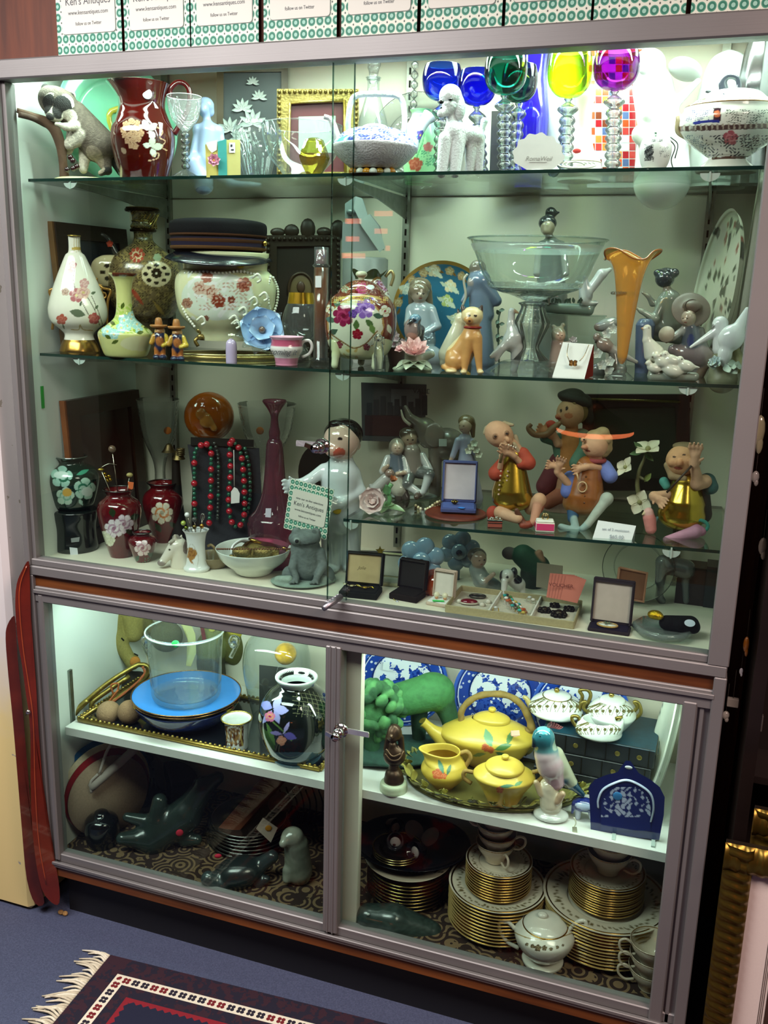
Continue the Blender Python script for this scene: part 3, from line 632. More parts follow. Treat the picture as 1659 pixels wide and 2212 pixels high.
# ruby pitcher
k = K(312,z=ZA,y=.14); b = k.v0; r = T(k,'ruby_pitcher','ruby red glass pitcher with gilt grapes and white leaves','pitcher')
s = k.lathe([(46,b),(50,b-6),(62,340),(67,305),(64,278),(54,252),(48,232),(50,210),(56,188),(59,181),(56,183)],n=220,sm=22,col='420804')
s[0][:,0] -= np.clip((s[0][:,2]-k.z(215))/(k.z(180)-k.z(215)),0,1)*np.clip(-s[0][:,0]-.02,0,1)*.35
mo = [('f',u,v,7.5,5,'c9a482','a77c5c') for u,v in [(272,268),(284,262),(296,266),(266,280),(278,276),(290,278),(302,276),(270,292),(282,290),(294,290),(276,304),(288,302),(298,300),(284,314),(292,316),(305,288)]]
mo += [('l',318,282,26,16,1.9,WHT),('l',318,280,26,15,.5,'d8dccb'),('l',322,282,22,14,-1.0,WHT),('l',318,278,20,10,2.7,'d8dccb'),('l',328,318,24,14,1.5,'cfd8c0'),('l',328,318,26,15,.1,'cfd8c0'),('l',326,320,22,13,-1.1,'dfe3d5'),('l',326,316,18,12,2.9,'dfe3d5'),('l',262,318,18,10,-1,'a08a72')]
mo += [('s',[(340,275),(352,285),(345,297),(357,305),(350,318),(361,325)],2,'d9b28c'),('s',[(330,338),(342,330),(340,342),(318,348)],2,'d9b28c')]
part(r,'body',paint(k,s,mo),mat('ruby_glass',.06,coat=1,spec=.8,var=(8,.25)))
part(r,'handle',k.tube([(366,212),(368,192),(384,178),(402,184),(410,206),(404,240),(390,268),(376,290)],6,'4d0a0c',n=12),GLZ,'dark red handle'); part(r,'price_sticker',k.ball((318,203,-49),(10,1,10),'dbe6f5',16),STK)
# etched wine glass
def ball_stem(k,u,V0,V1,r0,n,col=(1,1,1),r1=None):
    P = []
    for i in range(n):
        a = V0+(V1-V0)*i/n; d = (V1-V0)/n; rr = r0+(0 if r1 is None else (r1-r0)*i/n); P += [(rr*.55,a),(rr,a+d*.3),(rr,a+d*.7)]
    return P+[(r0*.55,V1)]
k = K(402,z=ZA,y=.07); b = k.v0; r = T(k,'wine_glass','clear etched wine glass with beaded stem beside the red pitcher','glass')
s = k.lathe([(36,209),(34,232),(27,258),(14,276),(6,284)],n=90,sm=16,col='ffffff'); part(r,'bowl',s,gl('etched_clear_glass',(.93,.97,.98),milk=.12,bump=(120,.8)))
part(r,'stem',k.lathe(ball_stem(k,402,284,366,9,6),sm=3,n=20),CRY); part(r,'foot',k.lathe([(3,366),(12,370),(30,b-2),(30,b),(1,b)],sm=3),CLR); part(r,'rim',ring((0,0,k.z(209)),36*k.s,.9*k.s,'f2fbfb',n=40),GLZ)
# pale blue bust
k = K(448,z=ZA,y=.26); b = k.v0; P = 'a9bce0'
r = T(k,'seated_nude_figurine','pale lilac blue figurine of a seated woman behind the wine glass','figurine')
part(r,'body',blob([k.e((440,236,0),(13,18,15),P),k.c((446,250,0),(448,268,0),8,9,P),k.c((428,280,0),(470,282,0),12,12,P),k.c((450,285,0),(445,340,0),22,22,P),k.c((474,285,0),(482,325,-6),9,7,P),k.c((482,325,-6),(462,350,-14),7,6,P),
     k.c((428,285,0),(418,330,-5),9,8,P),k.c((440,352,0),(500,b-8,-8),18,9,P),k.c((500,b-8,-8),(560,b-6,-10),9,6,P),k.c((420,352,0),(440,b-8,0),22,22,P),k.e((438,238,-14),(3,4,4),P)],.002,.006),mat('blue_porcelain',.25,coat=.6,var=(60,.03)))
part(r,'hair',blob([k.e((444,228,4),(18,17,17),P),k.e((452,242,6),(11,10,10),P)],.002),GLZ)
# small book-shaped vase
k = K(485,z=ZA,y=.075); b = k.v0; r = T(k,'block_vase','small yellow and teal block-shaped ceramic vase with a pink flower and price tag','vase')
part(r,'left_block',[k.poly([(443,312),(470,306),(472,b),(446,b)],-14,14,'d9c873'),k.poly([(444,308),(470,302),(468,324),(458,330),(450,322)],-16,-13,'f0efe6')],GLZ); part(r,'spine',k.poly([(470,306),(489,300),(491,b),(472,b)],-16,12,'4fa7a4'),GLZ,'teal middle part')
part(r,'right_block',k.poly([(489,302),(519,302),(520,b),(491,b)],-14,14,'d8cd86'),GLZ,'cream yellow part'); part(r,'flower',flower(k.p(462,347,-20),(0,-1,.2),15*k.s,7,'c05c86','e9a8c0',rows=2,ctr='d8b040'),GLZ,'pink flower')
part(r,'price_tag',[k.poly([(495,308),(508,308),(508,330),(495,330)],-16,-15,'f2f2ec'),k.poly([(498,312),(502,312),(502,317),(498,317)],-16.6,-16,'30303a'),k.poly([(499,322),(505,322),(505,325),(499,325)],-16.6,-16,'30303a')],STK)
# lotus picture
def frame(k,u0,v0,u1,v1,w,dep,fm,fc,name='picture_frame',label='',cat='picture',inner=None,d=0,orn=0,tagmat=None):
    """a frame in four mitred bars; corners read off the picture"""
    r = T(k,name,label,cat); C = [k.p(u0,v1,d),k.p(u1,v1,d),k.p(u1,v0,d),k.p(u0,v0,d)]
    C[1][1] = C[2][1] = C[0][1] = C[3][1] = (C[0][1]+C[1][1])/2; ww = w*k.s; dd = dep*k.s; ctr = np.mean(C,0); bars = []
    for i in range(4):
        a,b_ = C[i],C[(i+1) % 4]; ia,ib = a+np.sign(ctr-a)*[ww,0,ww],b_+np.sign(ctr-b_)*[ww,0,ww]
        f = [a,b_,ib,ia]; m1 = [(p+q)/2 for p,q in zip(f,[ia,ib,b_,a])]
        A = np.array(f); B = A+[0,dd,0]; bars.append(slab(A if i else A,B,fc))
    part(r,'frame',bars,fm)
    if orn:
        o = []
        for i in range(4):
            a,b_ = C[i],C[(i+1) % 4]; n = max(3,int(np.linalg.norm(b_-a)/(orn*k.s*1.6)))
            for t in np.linspace(0,1,n,endpoint=False): o.append(ell((a+(b_-a)*t)*.94+ctr*.06+[0,-.1*dd,0],(orn*k.s*.62,dd*.45,orn*k.s*.62),fc,8))
        part(r,'carving',o,fm)
    I = [c+np.sign(ctr-c)*[ww*.95,0,ww*.95]+[0,dd*.45,0] for c in C]; I = np.array(I); part(r,'picture',slab(I,I+[0,dd*.3,0],inner or '333'),PLA)
    return r,I
FRM = mat('gilt_frame',.38,metal=.85,var=(60,.3),bump=(220,.7)); FRD = mat('dark_wood_frame',.4,var=(30,.2),bump=(60,.3))
k = K(545,z=ZA,y=.385); r,I = frame(k,468,140,622,405,14,12,FRD,'5a4a2c',label='tall dark picture of white water lilies in a narrow wooden frame',inner='474f50')
for i,(u,v,R) in enumerate(((546,180,14),(560,212,17),(524,237,23),(497,282,27),(546,268,30),(520,300,24))):
    part(r,'painted_lily',[leaf(k.p(u,v,0),(math.cos(t),0,math.sin(t)),(0,-1,0),R*k.s,R*k.s*.36,'f4f6f0',.05,.01,'c4d0ca') for t in np.linspace(-.1,PI+.1,7)],STK,'white petals')
# gilt frame
k = K(682,z=ZA,y=.33); r,I = frame(k,598,192,775,400,27,22,FRM,'94814a',label='ornate gilt frame with burgundy mat behind the glass bowl',inner='561820',orn=7)
part(r,'print',k.poly([(645,252),(725,250),(725,330),(645,330)],9,10,'9fa99c'),STK,'pale print'); part(r,'rope_moulding',[k.tube([(628,222),(742,216)],3.2,'b09a58',lob=None),k.tube([(626,222),(622,372)],3.2,'b09a58'),k.tube([(744,216),(746,372)],3.2,'b89a48')],FRM)
# crystal swirl dish, clear bowl, yellow faceted glass
k = K(556,z=ZA,y=.16); b = k.v0; r = T(k,'crystal_fan_vase','clear swirled crystal vase between the yellow block vase and the glass bowl','vase')
part(r,'body',k.lathe([(20,b),(26,b-10),(40,330),(50,300),(46,275),(40,262)],n=60,lob=(.05,10),sy=.7),glass('swirled_glass',(.94,.98,.97),(.5,.58,.56),milk=.03,bump=(60,.5))); part(r,'swirl',[k.tube([(520+i*9,285,-34),(530+i*10,320,-38),(556+i*6,b-12,-24)],3,'e8f4f4') for i in range(4)],CLR)
k = K(652,z=ZA,y=.15); b = k.v0; r = T(k,'glass_bowl','large plain clear glass bowl in front of the gilt frame','bowl')
part(r,'body',k.lathe([(86,272),(84,300),(72,338),(50,366),(34,b-3),(34,b),(1,b)],n=60),CLR); part(r,'rim',ring((0,0,k.z(272)),86*k.s,1.4*k.s,'e8f4f0',n=60),CLR)
k = K(678,z=ZA,y=.065); b = k.v0; r = O(k,'faceted_glass_bud',k.lathe([(9,298),(20,302),(34,340),(30,352),(16,b),(1,b)],n=9,sm=0,col='b9ab3a'),gl('olive_yellow_glass',(.80,.74,.25),bump=(40,.3)),'yellow tulip-shaped faceted glass in front of the clear bowl','glass')
r.data.polygons.foreach_set('use_smooth',[False]*len(r.data.polygons))
# teapot
k = K(808,z=ZA,y=.10); b = k.v0
r = T(k,'amber_ball_trivet','dark trivet with amber and clear glass balls under the white teapot','trivet')
part(r,'base',k.lathe([(30,b-4),(58,b-3),(66,b),(1,b)],col='1c1a18'),GLZ)
for i,(u,c) in enumerate(((762,'a06a14'),(778,'d0d8cc'),(792,'c98a1c'),(806,'d0d8cc'),(820,'8a6a18'),(836,'d0d8cc'),(846,'b87a18'))): part(r,'glass_ball',k.ball((u,370,-44+abs(u-806)*.35),(9,9,7.5),c,12),GLZ)
tp = k
r = T(k,'basketweave_teapot','white basket-weave teapot with blue willow shoulder and tall square handle','teapot')
bw = mat('basket_weave_porcelain',.35,bump=(240,1.0),coat=.2)
part(r,'body',k.lathe([(42,366),(54,362),(78,342),(91,325),(93,318),(90,315)],n=90,col='d9d3d6'),bw)
s = k.lathe([(92,317),(82,302),(64,286),(44,279),(30,277),(1,276)],n=200,sm=18,col='e9eefb')
part(r,'shoulder',paint(k,s,[('n',716,270,900,318,.42,.12,'3d4fb4'),('n',716,270,900,318,.9,.45,'2a3a9e'),('b',838,284,868,314,'4153b8'),('n',838,284,868,314,1.2,.1,'e9eefb'),('d',752,303,12,5,'3447a8'),('d',785,306,12,4,'2b3c9c'),('l',722,315,40,14,.6,'6fc3b6')]),GLZ,'blue willow shoulder')
part(r,'lid',k.lathe([(30,278),(24,272),(10,268),(1,267)],col='d9d3d6'),bw)
part(r,'handle',k.tube([(754,298,0),(752,262,0),(758,222,0),(772,206,0),(810,203,0),(852,205,0),(868,216,0),(874,250,0),(872,298,0)],[6,6,6,6,6,6,6,6,6],'ccd2cc',n=12),bw)
part(r,'spout',k.tube([(736,312),(726,292),(720,270),(712,256),(700,252)],[12,9,7,5,5],'dcd8da'),bw)
k = K(905,z=ZA,y=.17); r = O(k,'horn_vase',paint(k,k.tube([(886,325,-6),(893,305,-4),(904,285),(918,262),(928,250,4)],[16,14,11,12,16],'e6e9ea',n=60,sm=14),[('f',908,292,11,6,'4a3f9c','7a58b0','d8c040'),('l',905,300,14,6,-1.2,'3f8f80')]),GLZ,'white flaring vase mouth with a purple flower right of the teapot','vase')
# decanter, crystal disc, prisms
k = K(802,z=ZA,y=.30); b = k.v0; r = T(k,'tall_decanter','tall clear glass decanter behind the white teapot','decanter')
part(r,'body',k.lathe([(36,b),(38,330),(32,270),(20,225),(13,195),(13,172),(17,168)],n=40),CLR); part(r,'neck_ring',[ring((0,0,k.z(v)),13*k.s,2*k.s,'e8f4f0') for v in (168,172)],CLR); part(r,'stopper',k.lathe([(9,180),(10,160),(14,140),(14,110),(1,108)],n=10),CRY)
k = K(900,z=ZA,y=.405); r = O(k,'crystal_plate',stand_disc(k,100*k.s,WHT,n=72),CRS,'scalloped clear crystal plate standing at the back','plate')
k = K(888,z=ZA,y=.30); b = k.v0; r = T(k,'prism_candlestick','clear crystal candlestick with a chain of prisms, behind the teapot','candlestick')
part(r,'column',k.lathe([(22,b),(18,b-12),(6,350),(5,250),(9,240),(5,232)],n=12),CRY)
for i in range(5): part(r,'prism',k.lathe([(1,130+i*21),(8,137+i*21),(8,144+i*21),(2,150+i*21)],n=8,sm=0),CRY)
# frosted green vase
k = K(905,z=ZA,y=.235); b = k.v0; s = k.lathe([(30,b),(36,350),(38,320),(34,280),(20,250),(24,238)],n=140,sm=16,col='9fdc9f')
r = O(k,'frosted_green_vase',paint(k,s,[('f',898,355,16,5,'b0563e','c87a60'),('f',880,262,12,5,'c4908a','d8a8a0'),('f',925,318,11,5,'b0665a'),('n',910,325,945,358,.5,.2,'4c9c70'),('s',[(900,340),(915,300),(912,262)],3,'62b070')]),mat('frosted_green',.3,coat=.5,var=(20,.08)),'frosted green vase painted with coral flowers, between teapot and poodle','vase')
# poodle
k = K(985,z=ZA,y=.085); b = k.v0; P = 'e9e9ea'
r = T(k,'poodle_figurine','white porcelain poodle standing with clipped coat and a yellow sticker','figurine'); FURW = mat('curly_porcelain',.35,coat=.3,bump=(300,1.0))
part(r,'body',blob([k.e((972,228,-12),(17,17,17),P),k.c((968,238,-16),(952,246,-24),11,8,P),k.c((974,245,-8),(978,280,-4),10,14,P),k.c((982,285,-4),(1025,295,12),23,20,P),
     k.c((963,300,-12),(954,b-4,-14),16,11,P),k.c((990,300,-8),(983,b-4,-12),17,11,P),k.c((1018,305,10),(1014,b-4,8),15,9,P),k.c((1032,300,18),(1034,b-4,16),16,9,P),k.c((1040,285,20),(1046,262,22),5,8,P)],.0016,.004),FURW)
part(r,'topknot',blob([k.e((973,208,-8),(24,22,24),P),k.e((992,232,-12),(13,10,26),P,.1)],.0016),FURW,'curly topknot and ear')
for q,rr in (((953,220,-33),(6,5,5)),((953,233,-33),(3,3,2)),((973,215,-29),(5,3,3))): part(r,'nose' if rr[0] == 6 else ('mouth' if rr[0] == 3 else 'eye'),k.ball(q,rr,'0c0c0e',10),GLZ)
part(r,'sticker',k.ball((1013,289,-10),(6,3,11),'e8e22a',12),STK,'yellow round sticker')
# goblets
def goblet(u,y,v0,v1,R,us,tint,name,lab,rim=.87,edge=None):
    k = K(us,z=ZA,y=y); b = k.v0; r = T(k,'goblet',lab,'goblet','coloured goblets with ribbed crystal stems'); H = v1-v0; ou = k.p(u,(v0+v1)/2)[0]
    m = glass(name,tint,edge or tuple(c*.25 for c in rgb(tint)),ior=1.45)
    s = lathe([(R*rr*k.s,k.z(v1-H*t)) for rr,t in ((.14,0),(.55,.06),(.88,.25),(1,.52),(.98,.78),(rim,1))]+[(rim*R*k.s*.98,k.z(v0))],n=56,off=(ou,0,0)); part(r,'bowl',s,m)
    S_ = CRS; q = [(R*.14,v1),(R*.2,v1+3),(R*.12,v1+9),(R*.42,v1+20),(R*.46,v1+27),(R*.2,v1+38)]; n = max(4,int((b-v1-52)/17))
    for i in range(n):
        a = v1+40+(b-12-v1-40)*i/n; d = (b-12-v1-40)/n; q += [(R*.27,a),(R*.36,a+d*.35),(R*.36,a+d*.65)]
    q += [(R*.24,b-11),(R*.5,b-6),(R*.85,b-1),(R*.85,b),(1,b)]
    st = k.lathe(q,sm=3,n=28); zt,zb = st[0][:,2].max(),0; st[0][:,0] += ou*np.clip((st[0][:,2]-k.z(b-12))/(zt-k.z(b-12)),0,1)
    part(r,'stem',st,S_,'ribbed clear stem'); return r
goblet(955,.20,141,218,42,951,(.02,.12,.85),'blue_glass','blue goblet partly behind the poodle’s head')
goblet(1031,.17,153,229,40,1040,(.01,.03,.85),'cobalt_glass','cobalt blue goblet between poodle and green goblet')
goblet(1092,.09,119,205,45,1090,(.02,.42,.32),'green_glass','emerald green goblet in front, tallest of the cluster')
goblet(1122,.19,142,222,38,1112,(.05,.20,.14),'dark_green_glass','dark green goblet just behind the emerald one')
goblet(1231,.11,112,212,47,1219,(.70,.90,.06),'lime_glass','lime yellow goblet with the white glow, left of the purple one',edge=(.25,.55,.02))
goblet(1331,.10,108,196,48,1322,(.38,.04,.42),'purple_glass','purple goblet at the right of the row')
# cobalt bottle and dark albums behind
k = K(1140,z=ZA,y=.33); b = k.v0; r = O(k,'cobalt_vase',k.lathe([(30,b),(34,330),(36,250),(30,200),(24,160),(26,110),(30,100)],n=48,col='2216a0'),mat('cobalt_gloss',.08,coat=1),'tall cobalt blue vase behind the green goblets','vase')
k = K(1090,z=ZA,y=.41); r = O(k,'dark_album',k.poly([(1062,240),(1152,238),(1152,k.v0),(1056,k.v0)],-8,8,'32302f'),FRD,'dark upright album at the back beside the cobalt vase','album')
# shell sign
k = K(1163,z=ZA,y=.07); b = k.v0; r = T(k,'shell_sign','white fan-shell porcelain sign between the green and lime goblets','sign')
A = []
for t in np.linspace(-.12,PI+.12,36): R = 55*(1+.05*math.cos(13*t)); A.append((1163+R*math.cos(t)*1.0,340-R*.95*math.sin(t)))
A += [(1112,352),(1140,368),(1163,b-4),(1190,368),(1212,352)]
part(r,'shell',k.poly(A,-5,5,'f4f2ee'),GLZ); part(r,'base',k.lathe([(12,b-10),(30,b-4),(34,b),(1,b)],sy=.5,col='eeeeea',d=6),GLZ)
txt(r,"RomaWeil",k.p(1163,343,-6),(PI/2,0,0),13*k.s,mat('silver_ink',.5,col='a8a29e'),sx=1.0,shear=.3); part(r,'underline',k.poly([(1142,350),(1182,350),(1180,351.4),(1144,351.4)],-5.6,-5.1,'a8a29e'),PLA)
# white pieces at the back right
WP = mat('white_parian',.3,coat=.4)
k = K(1200,z=ZA,y=.37); b = k.v0; O(k,'white_urn',k.lathe([(30,b),(26,350),(34,310),(48,240),(44,180),(36,130),(42,100)],n=48,col='eef2ee'),WP,'tall white porcelain vase behind the lime goblet','vase')
k = K(1250,z=ZA,y=.22); b = k.v0; r = T(k,'white_bell_lamp','white bell-shaped porcelain piece with a red dot sticker','ornament'); part(r,'body',k.lathe([(46,b),(44,350),(30,330),(20,290),(18,235),(22,205),(1,198)],n=48,col='f4f6f2'),WP)
part(r,'red_sticker',k.ball((1246,326,-32),(9,3,5),'b83038',12),STK); part(r,'gilt_trim',ring((0,0,k.z(352)),44*k.s,1.5*k.s,'c8c0a0'),GLZ)
k = K(1262,z=ZA,y=.08); O(k,'cord',k.tube([(1232+30*math.cos(t*1.1)+t*1.5,356-7*math.sin(t*1.1),10*math.sin(t*1.1)) for t in np.linspace(0,18,60)],1.8,'d9dccb',sm=0,n=6),PLA,'coil of cream electric cord below the lime goblet','cord')
k = K(1318,z=ZA,y=.33); b = k.v0; s = []
rr = T(k,'patchwork_bottle','tall square bottle patterned in orange, red and blue patches behind the purple goblet','bottle')
cols = ['d2522a','e8eef0','a8242c','dce6f2','e08a40','f2f2ee','5a6c9c','c2403c','eef2f4','7a3c26']
tl = []
for i in range(9):
    for j in range(17): tl.append(k.poly([(1272+i*14.6,106+j*17),(1285+i*14.6,106+j*17),(1285+i*14.6,121+j*17),(1272+i*14.6,121+j*17)],-20.5,-19.5,cols[(i*7+j*5+(i*j) % 3) % 10]))
part(rr,'body',k.poly([(1268,100),(1408,100),(1408,b),(1268,b)],-20,20,'e6ecee'),GLZ); part(rr,'patches',tl,GLZ)
k = K(1440,z=ZA,y=.27); b = k.v0; P = 'f2f5f2'
r = O(k,'dove_group',blob([k.c((1410,190,0),(1430,300,0),42,46,P),k.c((1430,300,0),(1430,b-6,0),52,60,P),k.e((1402,140,-5),(34,36,32),P),k.c((1440,240,-20),(1508,175,-10),14,6,P),k.c((1450,290,-28),(1508,222,-16),15,6,P),k.c((1455,330,-30),(1500,268,-16),16,6,P),
     k.c((1400,250,-36),(1450,215,-30),14,8,P),k.c((1385,290,-36),(1420,330,-44),20,14,P),k.e((1480,150,20),(36,62,20),P,-.3),k.c((1402,150,-30),(1378,152,-44),10,4,P)],.003,.008),WP,'large white bird-and-drapery sculpture at the right of the top shelf','sculpture')
k = K(1545,z=ZA,y=.36); b = k.v0; r = T(k,'white_face_plaque','white domed porcelain cover with a small dark eye-like spot, behind the tureen','ornament'); part(r,'dome',k.lathe([(60,b),(58,250),(50,180),(36,130),(10,112),(1,111)],n=40,col='eef4f0'),WP); part(r,'spot',k.ball((1530,198,-56),(6,2,3),'2c3038',10),GLZ)
# small printed vase
k = K(1412,z=ZA,y=.075); b = k.v0; r = T(k,'printed_bud_vase','small white flask with black printed medallion and wire handle','vase')
s = k.lathe([(22,b),(30,350),(34,325),(28,302),(12,292),(6,286)],n=160,sm=16,sy=.55,col='f0f2ee'); part(r,'body',paint(k,s,[('d',1402,330,8,17,'8a8e90'),('n',1392,312,1412,348,1.1,-.1,'2e3034'),('n',1405,300,1432,306,1.3,.1,'50545a'),('n',1425,315,1445,340,.9,.6,'50545a'),('d',1416,290,3,7,'33503c')]),GLZ)
part(r,'pad',k.lathe([(16,b-5),(17,b),(1,b)],sm=0,U=1403,d=-14,col='e4e0d4'),SAT); part(r,'wire',[k.tube([(1445,300,5),(1458,318,4),(1450,345,2),(1455,b-2,0)],1.3,'4c5450'),k.tube([(1448,296,5),(1464,312,4),(1458,342,2)],1.3,'4c5450')],MTR)
# tureen
k = K(1568,z=ZA,y=.115); b = k.v0; r = T(k,'lidded_tureen','footed lidded tureen painted with dark flowers and brown key-pattern band','tureen')
s = k.lathe([(62,b),(64,b-7),(40,345),(48,335),(82,310),(102,285),(106,262),(100,242),(98,233),(90,232)],n=300,sm=22,sy=.8,col='eceae0')
mo = [('s',[(1460+i*8,278+(i % 2)*1-i*.25) for i in range(27)],11,'5a3f3a')]+[('b',1476+i*12,270-i*.4,1480+i*12,282-i*.4,'b8aa9a') for i in range(16)]+[('b',1541,233,1557,262,'3c2430'),('f',1549,246,8,6,'d26a44','e08a60'),('n',1482,236,1532,262,.8,.35,'2b2f78'),('n',1566,236,1672,266,.55,.35,'3c463c'),('s',[(1500,266),(1530,262),(1552,262)],6,'2f3690'),
      ('f',1578,298,17,5,'b85a64','d88a90'),('n',1515,292,1660,340,.40,.42,'33343c'),('n',1600,290,1640,325,.6,.3,'54302e'),('n',1480,292,1520,330,.7,.5,'4e6a7c'),('s',[(1540,342),(1580,340),(1620,340)],6,'4a2c20')]
part(r,'body',paint(k,s,mo),GLZ)
s = k.lathe([(97,232),(86,226),(68,214),(50,200),(22,194),(14,192),(1,191)],n=200,sm=18,sy=.8,col='dfe9df'); part(r,'lid',paint(k,s,[('s',[(1512,216),(1545,210),(1580,216),(1620,212)],3,'5a6a44'),('n',1500,216,1660,234,.6,.4,'33383c'),('n',1560,196,1575,206,1,.3,'222848')]),GLZ)
part(r,'lid_handle',k.tube([(1564,196),(1562,178),(1572,166),(1590,168),(1596,182),(1592,198)],[7,6,4,3.5,3.5,5],'3a3c46',flat=1.6),GLZ,'dark and silver loop handle'); part(r,'rim',ring((0,0,k.z(233)),97*k.s,2*k.s,'7d5a2c',n=60,sy=.8),GLZ)
for sg,U in ((-1,1470),(1,1668)): part(r,'side_handle',k.tube([(U-sg*-6,250),(U+sg*10-sg*4,262),(U+sg*6,285),(U-sg*14,300)],[4,5,5,4],'9a8a6a'),GLZ)
k = K(1612,z=ZA,y=.30); b = k.v0; r = O(k,'silver_vase',k.lathe([(34,b),(28,300),(30,240),(40,190),(36,130),(28,90),(34,70)],n=40,lob=(.03,9),col='8d8c90'),MET,'tall silver vase behind the tureen at the far right','vase')
k = K(1655,z=ZA,y=.40); O(k,'wood_backboard',k.poly([(1625,60),(1690,60),(1690,k.v0),(1625,k.v0)],-4,4,'6a3f2c'),FRD,'brown wood panel at the right back corner of the top shelf','panel')

# ================================================================ SECOND GLASS SHELF
def KX(u,v,zf,y=None):
    z = zf(.8)
    for _ in range(4): k = K(u,v,z=z,y=y); z = zf(k.P[0])
    return K(u,v,z=z,y=y) if y is None else K(u,z=z,y=y)
def KB(u,v=None,y=None): return KX(u,v,zB,y)
def KR(u,y,dz): q = KB(u,y=y); return K(u,P=q.P+[0,0,dz])
LLA = mat('grey_glazed_porcelain',.18,coat=.7,var=(40,.04))
# dark framed picture leaning
def side_frame(y0,y1,z0,z1,x0,w,fc,oc,inner,lab,name='picture_frame',cat='picture',lean=.02):
    k = K(0,P=(x0,(y0+y1)/2,z0),rz=0); h = z1-z0; L = (y1-y0)/2; r = T(k,name,lab,cat); f = lambda y,z,x=0.: np.array([-lean*z/h+x,y,z])
    bar = lambda a,b_,c,d,x,t,col: slab([f(a,c,x),f(b_,c,x),f(b_,d,x),f(a,d,x)],[f(a,c,x+t),f(b_,c,x+t),f(b_,d,x+t),f(a,d,x+t)],col)
    part(r,'frame',[bar(-L,-L+w,0,h,-.008,.016,fc),bar(L-w,L,0,h,-.008,.016,fc),bar(-L+w,L-w,0,w,-.008,.016,fc),bar(-L+w,L-w,h-w,h,-.008,.016,fc)],FRD)
    part(r,'outer_edge',[bar(-L-.006,-L,0,h,-.010,.014,oc)],FRD,'lighter front edge'); part(r,'picture',bar(-L+w,L-w,w,h-w,-.002,.004,inner),mat('glazed_picture',.12,var=(14,.5))); return r
side_frame(.13,.40,zB(.1),zB(.1)+.285,.040,.035,'24180f','6a4a26','232b35','dark brown framed picture leaning on the left wall of the second shelf')
# ivory vase
k = KB(173,y=.12); b = k.v0
r = T(k,'ivory_bottle_vase','tall ivory teardrop vase painted with pink flowers, gold handles at both sides','vase')
s = k.lathe([(36,741),(32,734),(30,722),(38,712),(56,695),(61,672),(56,645),(44,610),(30,575),(20,552),(13,543),(12,515),(13,509),(11,511)],n=240,sm=22,sy=.72,col='ece4d6')

mo = [('s',[(163,575),(158,600),(162,625)],1.5,'6b4a42'),('f',157,572,9,5,'a85a60','c48a8a'),('f',152,585,6,5,'9a5058'),('s',[(165,630),(185,668),(202,700)],1.5,'4f4a38'),('s',[(182,630),(205,670),(215,702)],1.5,'4f4a38'),('s',[(198,640),(212,672),(222,702)],1.5,'4f4a38'),
      ('f',165,638,16,5,'b96b70','d8a8a4','e8d8a0'),('f',180,632,15,5,'e0b8a8','c48a88','c8b070'),('f',182,612,11,5,'c89090','dcb8b0'),('f',141,630,9,5,'c8a898','a07868'),('l',150,672,36,17,-.25,'66705a'),('f',203,688,13,5,'b04f50','c87070'),('f',133,690,12,5,'b85a48','c87868'),('l',135,700,12,4,-1.2,'6a7050'),('l',196,635,12,6,.4,'5d6a50'),('l',205,668,12,6,.9,'5d6a50'),('l',176,650,12,5,-1.8,'4d5a48'),('s',[(154,712),(170,712),(173,702),(180,712),(200,714)],2,'b49a60')]
mo += [('s',[(160+i*5,545-0),(160+i*5,514)],1,'b89a50') for i in range(6)]+[('b',155,534,190,540,'c8a858')]
part(r,'body',paint(k,s,mo),GLZ); part(r,'foot',k.lathe([(41,b),(42,b-5),(37,741),(33,733)],col='b98a45'),MET,'gilt foot'); part(r,'lip',ring((0,0,k.z(510)),12.5*k.s,1.6*k.s,'b99a50'),MET)
GILT = mat('gilt_porcelain',.3,metal=.75,coat=.2,var=(60,.12))
for sg in (-1,1):
    X = lambda u,v,d=0: k.p(173+sg*u,v,d)
    part(r,'handle',[tube([X(35,600),X(37,612),X(48,622),X(66,628),X(60,650),X(58,690),X(60,712)],[3*k.s]*7,'b08040',n=8),tube([X(44,622),X(50,640),X(46,656),X(52,680)],2.4*k.s,'b08040',n=8),ring(X(50,638),6*k.s,2*k.s,'b08040','y',16),ring(X(42,620),5*k.s,1.8*k.s,'b08040','y',16)],GILT,'pierced gold handle')
# big brown ewer
k = KB(318,y=.30); b = k.v0
r = T(k,'reticulated_ewer','large brown and gold ewer with pierced ivory medallions and reticulated neck','ewer')
s = k.lathe([(26,b),(30,700),(58,680),(76,640),(80,600),(72,565),(50,545),(30,530),(20,518),(20,500),(26,490),(22,480),(24,462),(34,450),(32,451)],n=240,sm=18,col='6a5b3a')
mo = [('n',225,450,400,700,.22,.25,'8a7848'),('n',225,450,400,700,.5,.5,'3a2f1c'),('f',296,551,17,9,'9e4432','c8b890','8a3020'),('f',340,556,9,6,'8fa080'),('d',338,592,32,28,'cdbf98'),('f',338,590,12,7,'2b2214','2b2214','e8e0c0')]
mo += [('d',338+23*math.cos(t),592+19*math.sin(t),5.5,4,'241c10') for t in np.linspace(0,2*PI,8,endpoint=False)]+[('s',[(278,574),(288,580),(298,574)],3,'d8caa0'),('l',310,660,50,10,2.2,'8f3a26'),('l',330,650,45,8,-.9,'a88a40'),('s',[(260,600),(250,640),(270,670)],2,'c8b070')]
part(r,'body',paint(k,s,mo),mat('brown_lustre',.22,coat=.5,var=(40,.25))); part(r,'neck_rings',[ring((0,0,k.z(v)),q*k.s,3.5*k.s,'2c2416',n=40) for v,q in ((498,24),(455,33))]+[ring((0,0,k.z(478)),21*k.s,2.5*k.s,'a08a50',n=40)],MET)
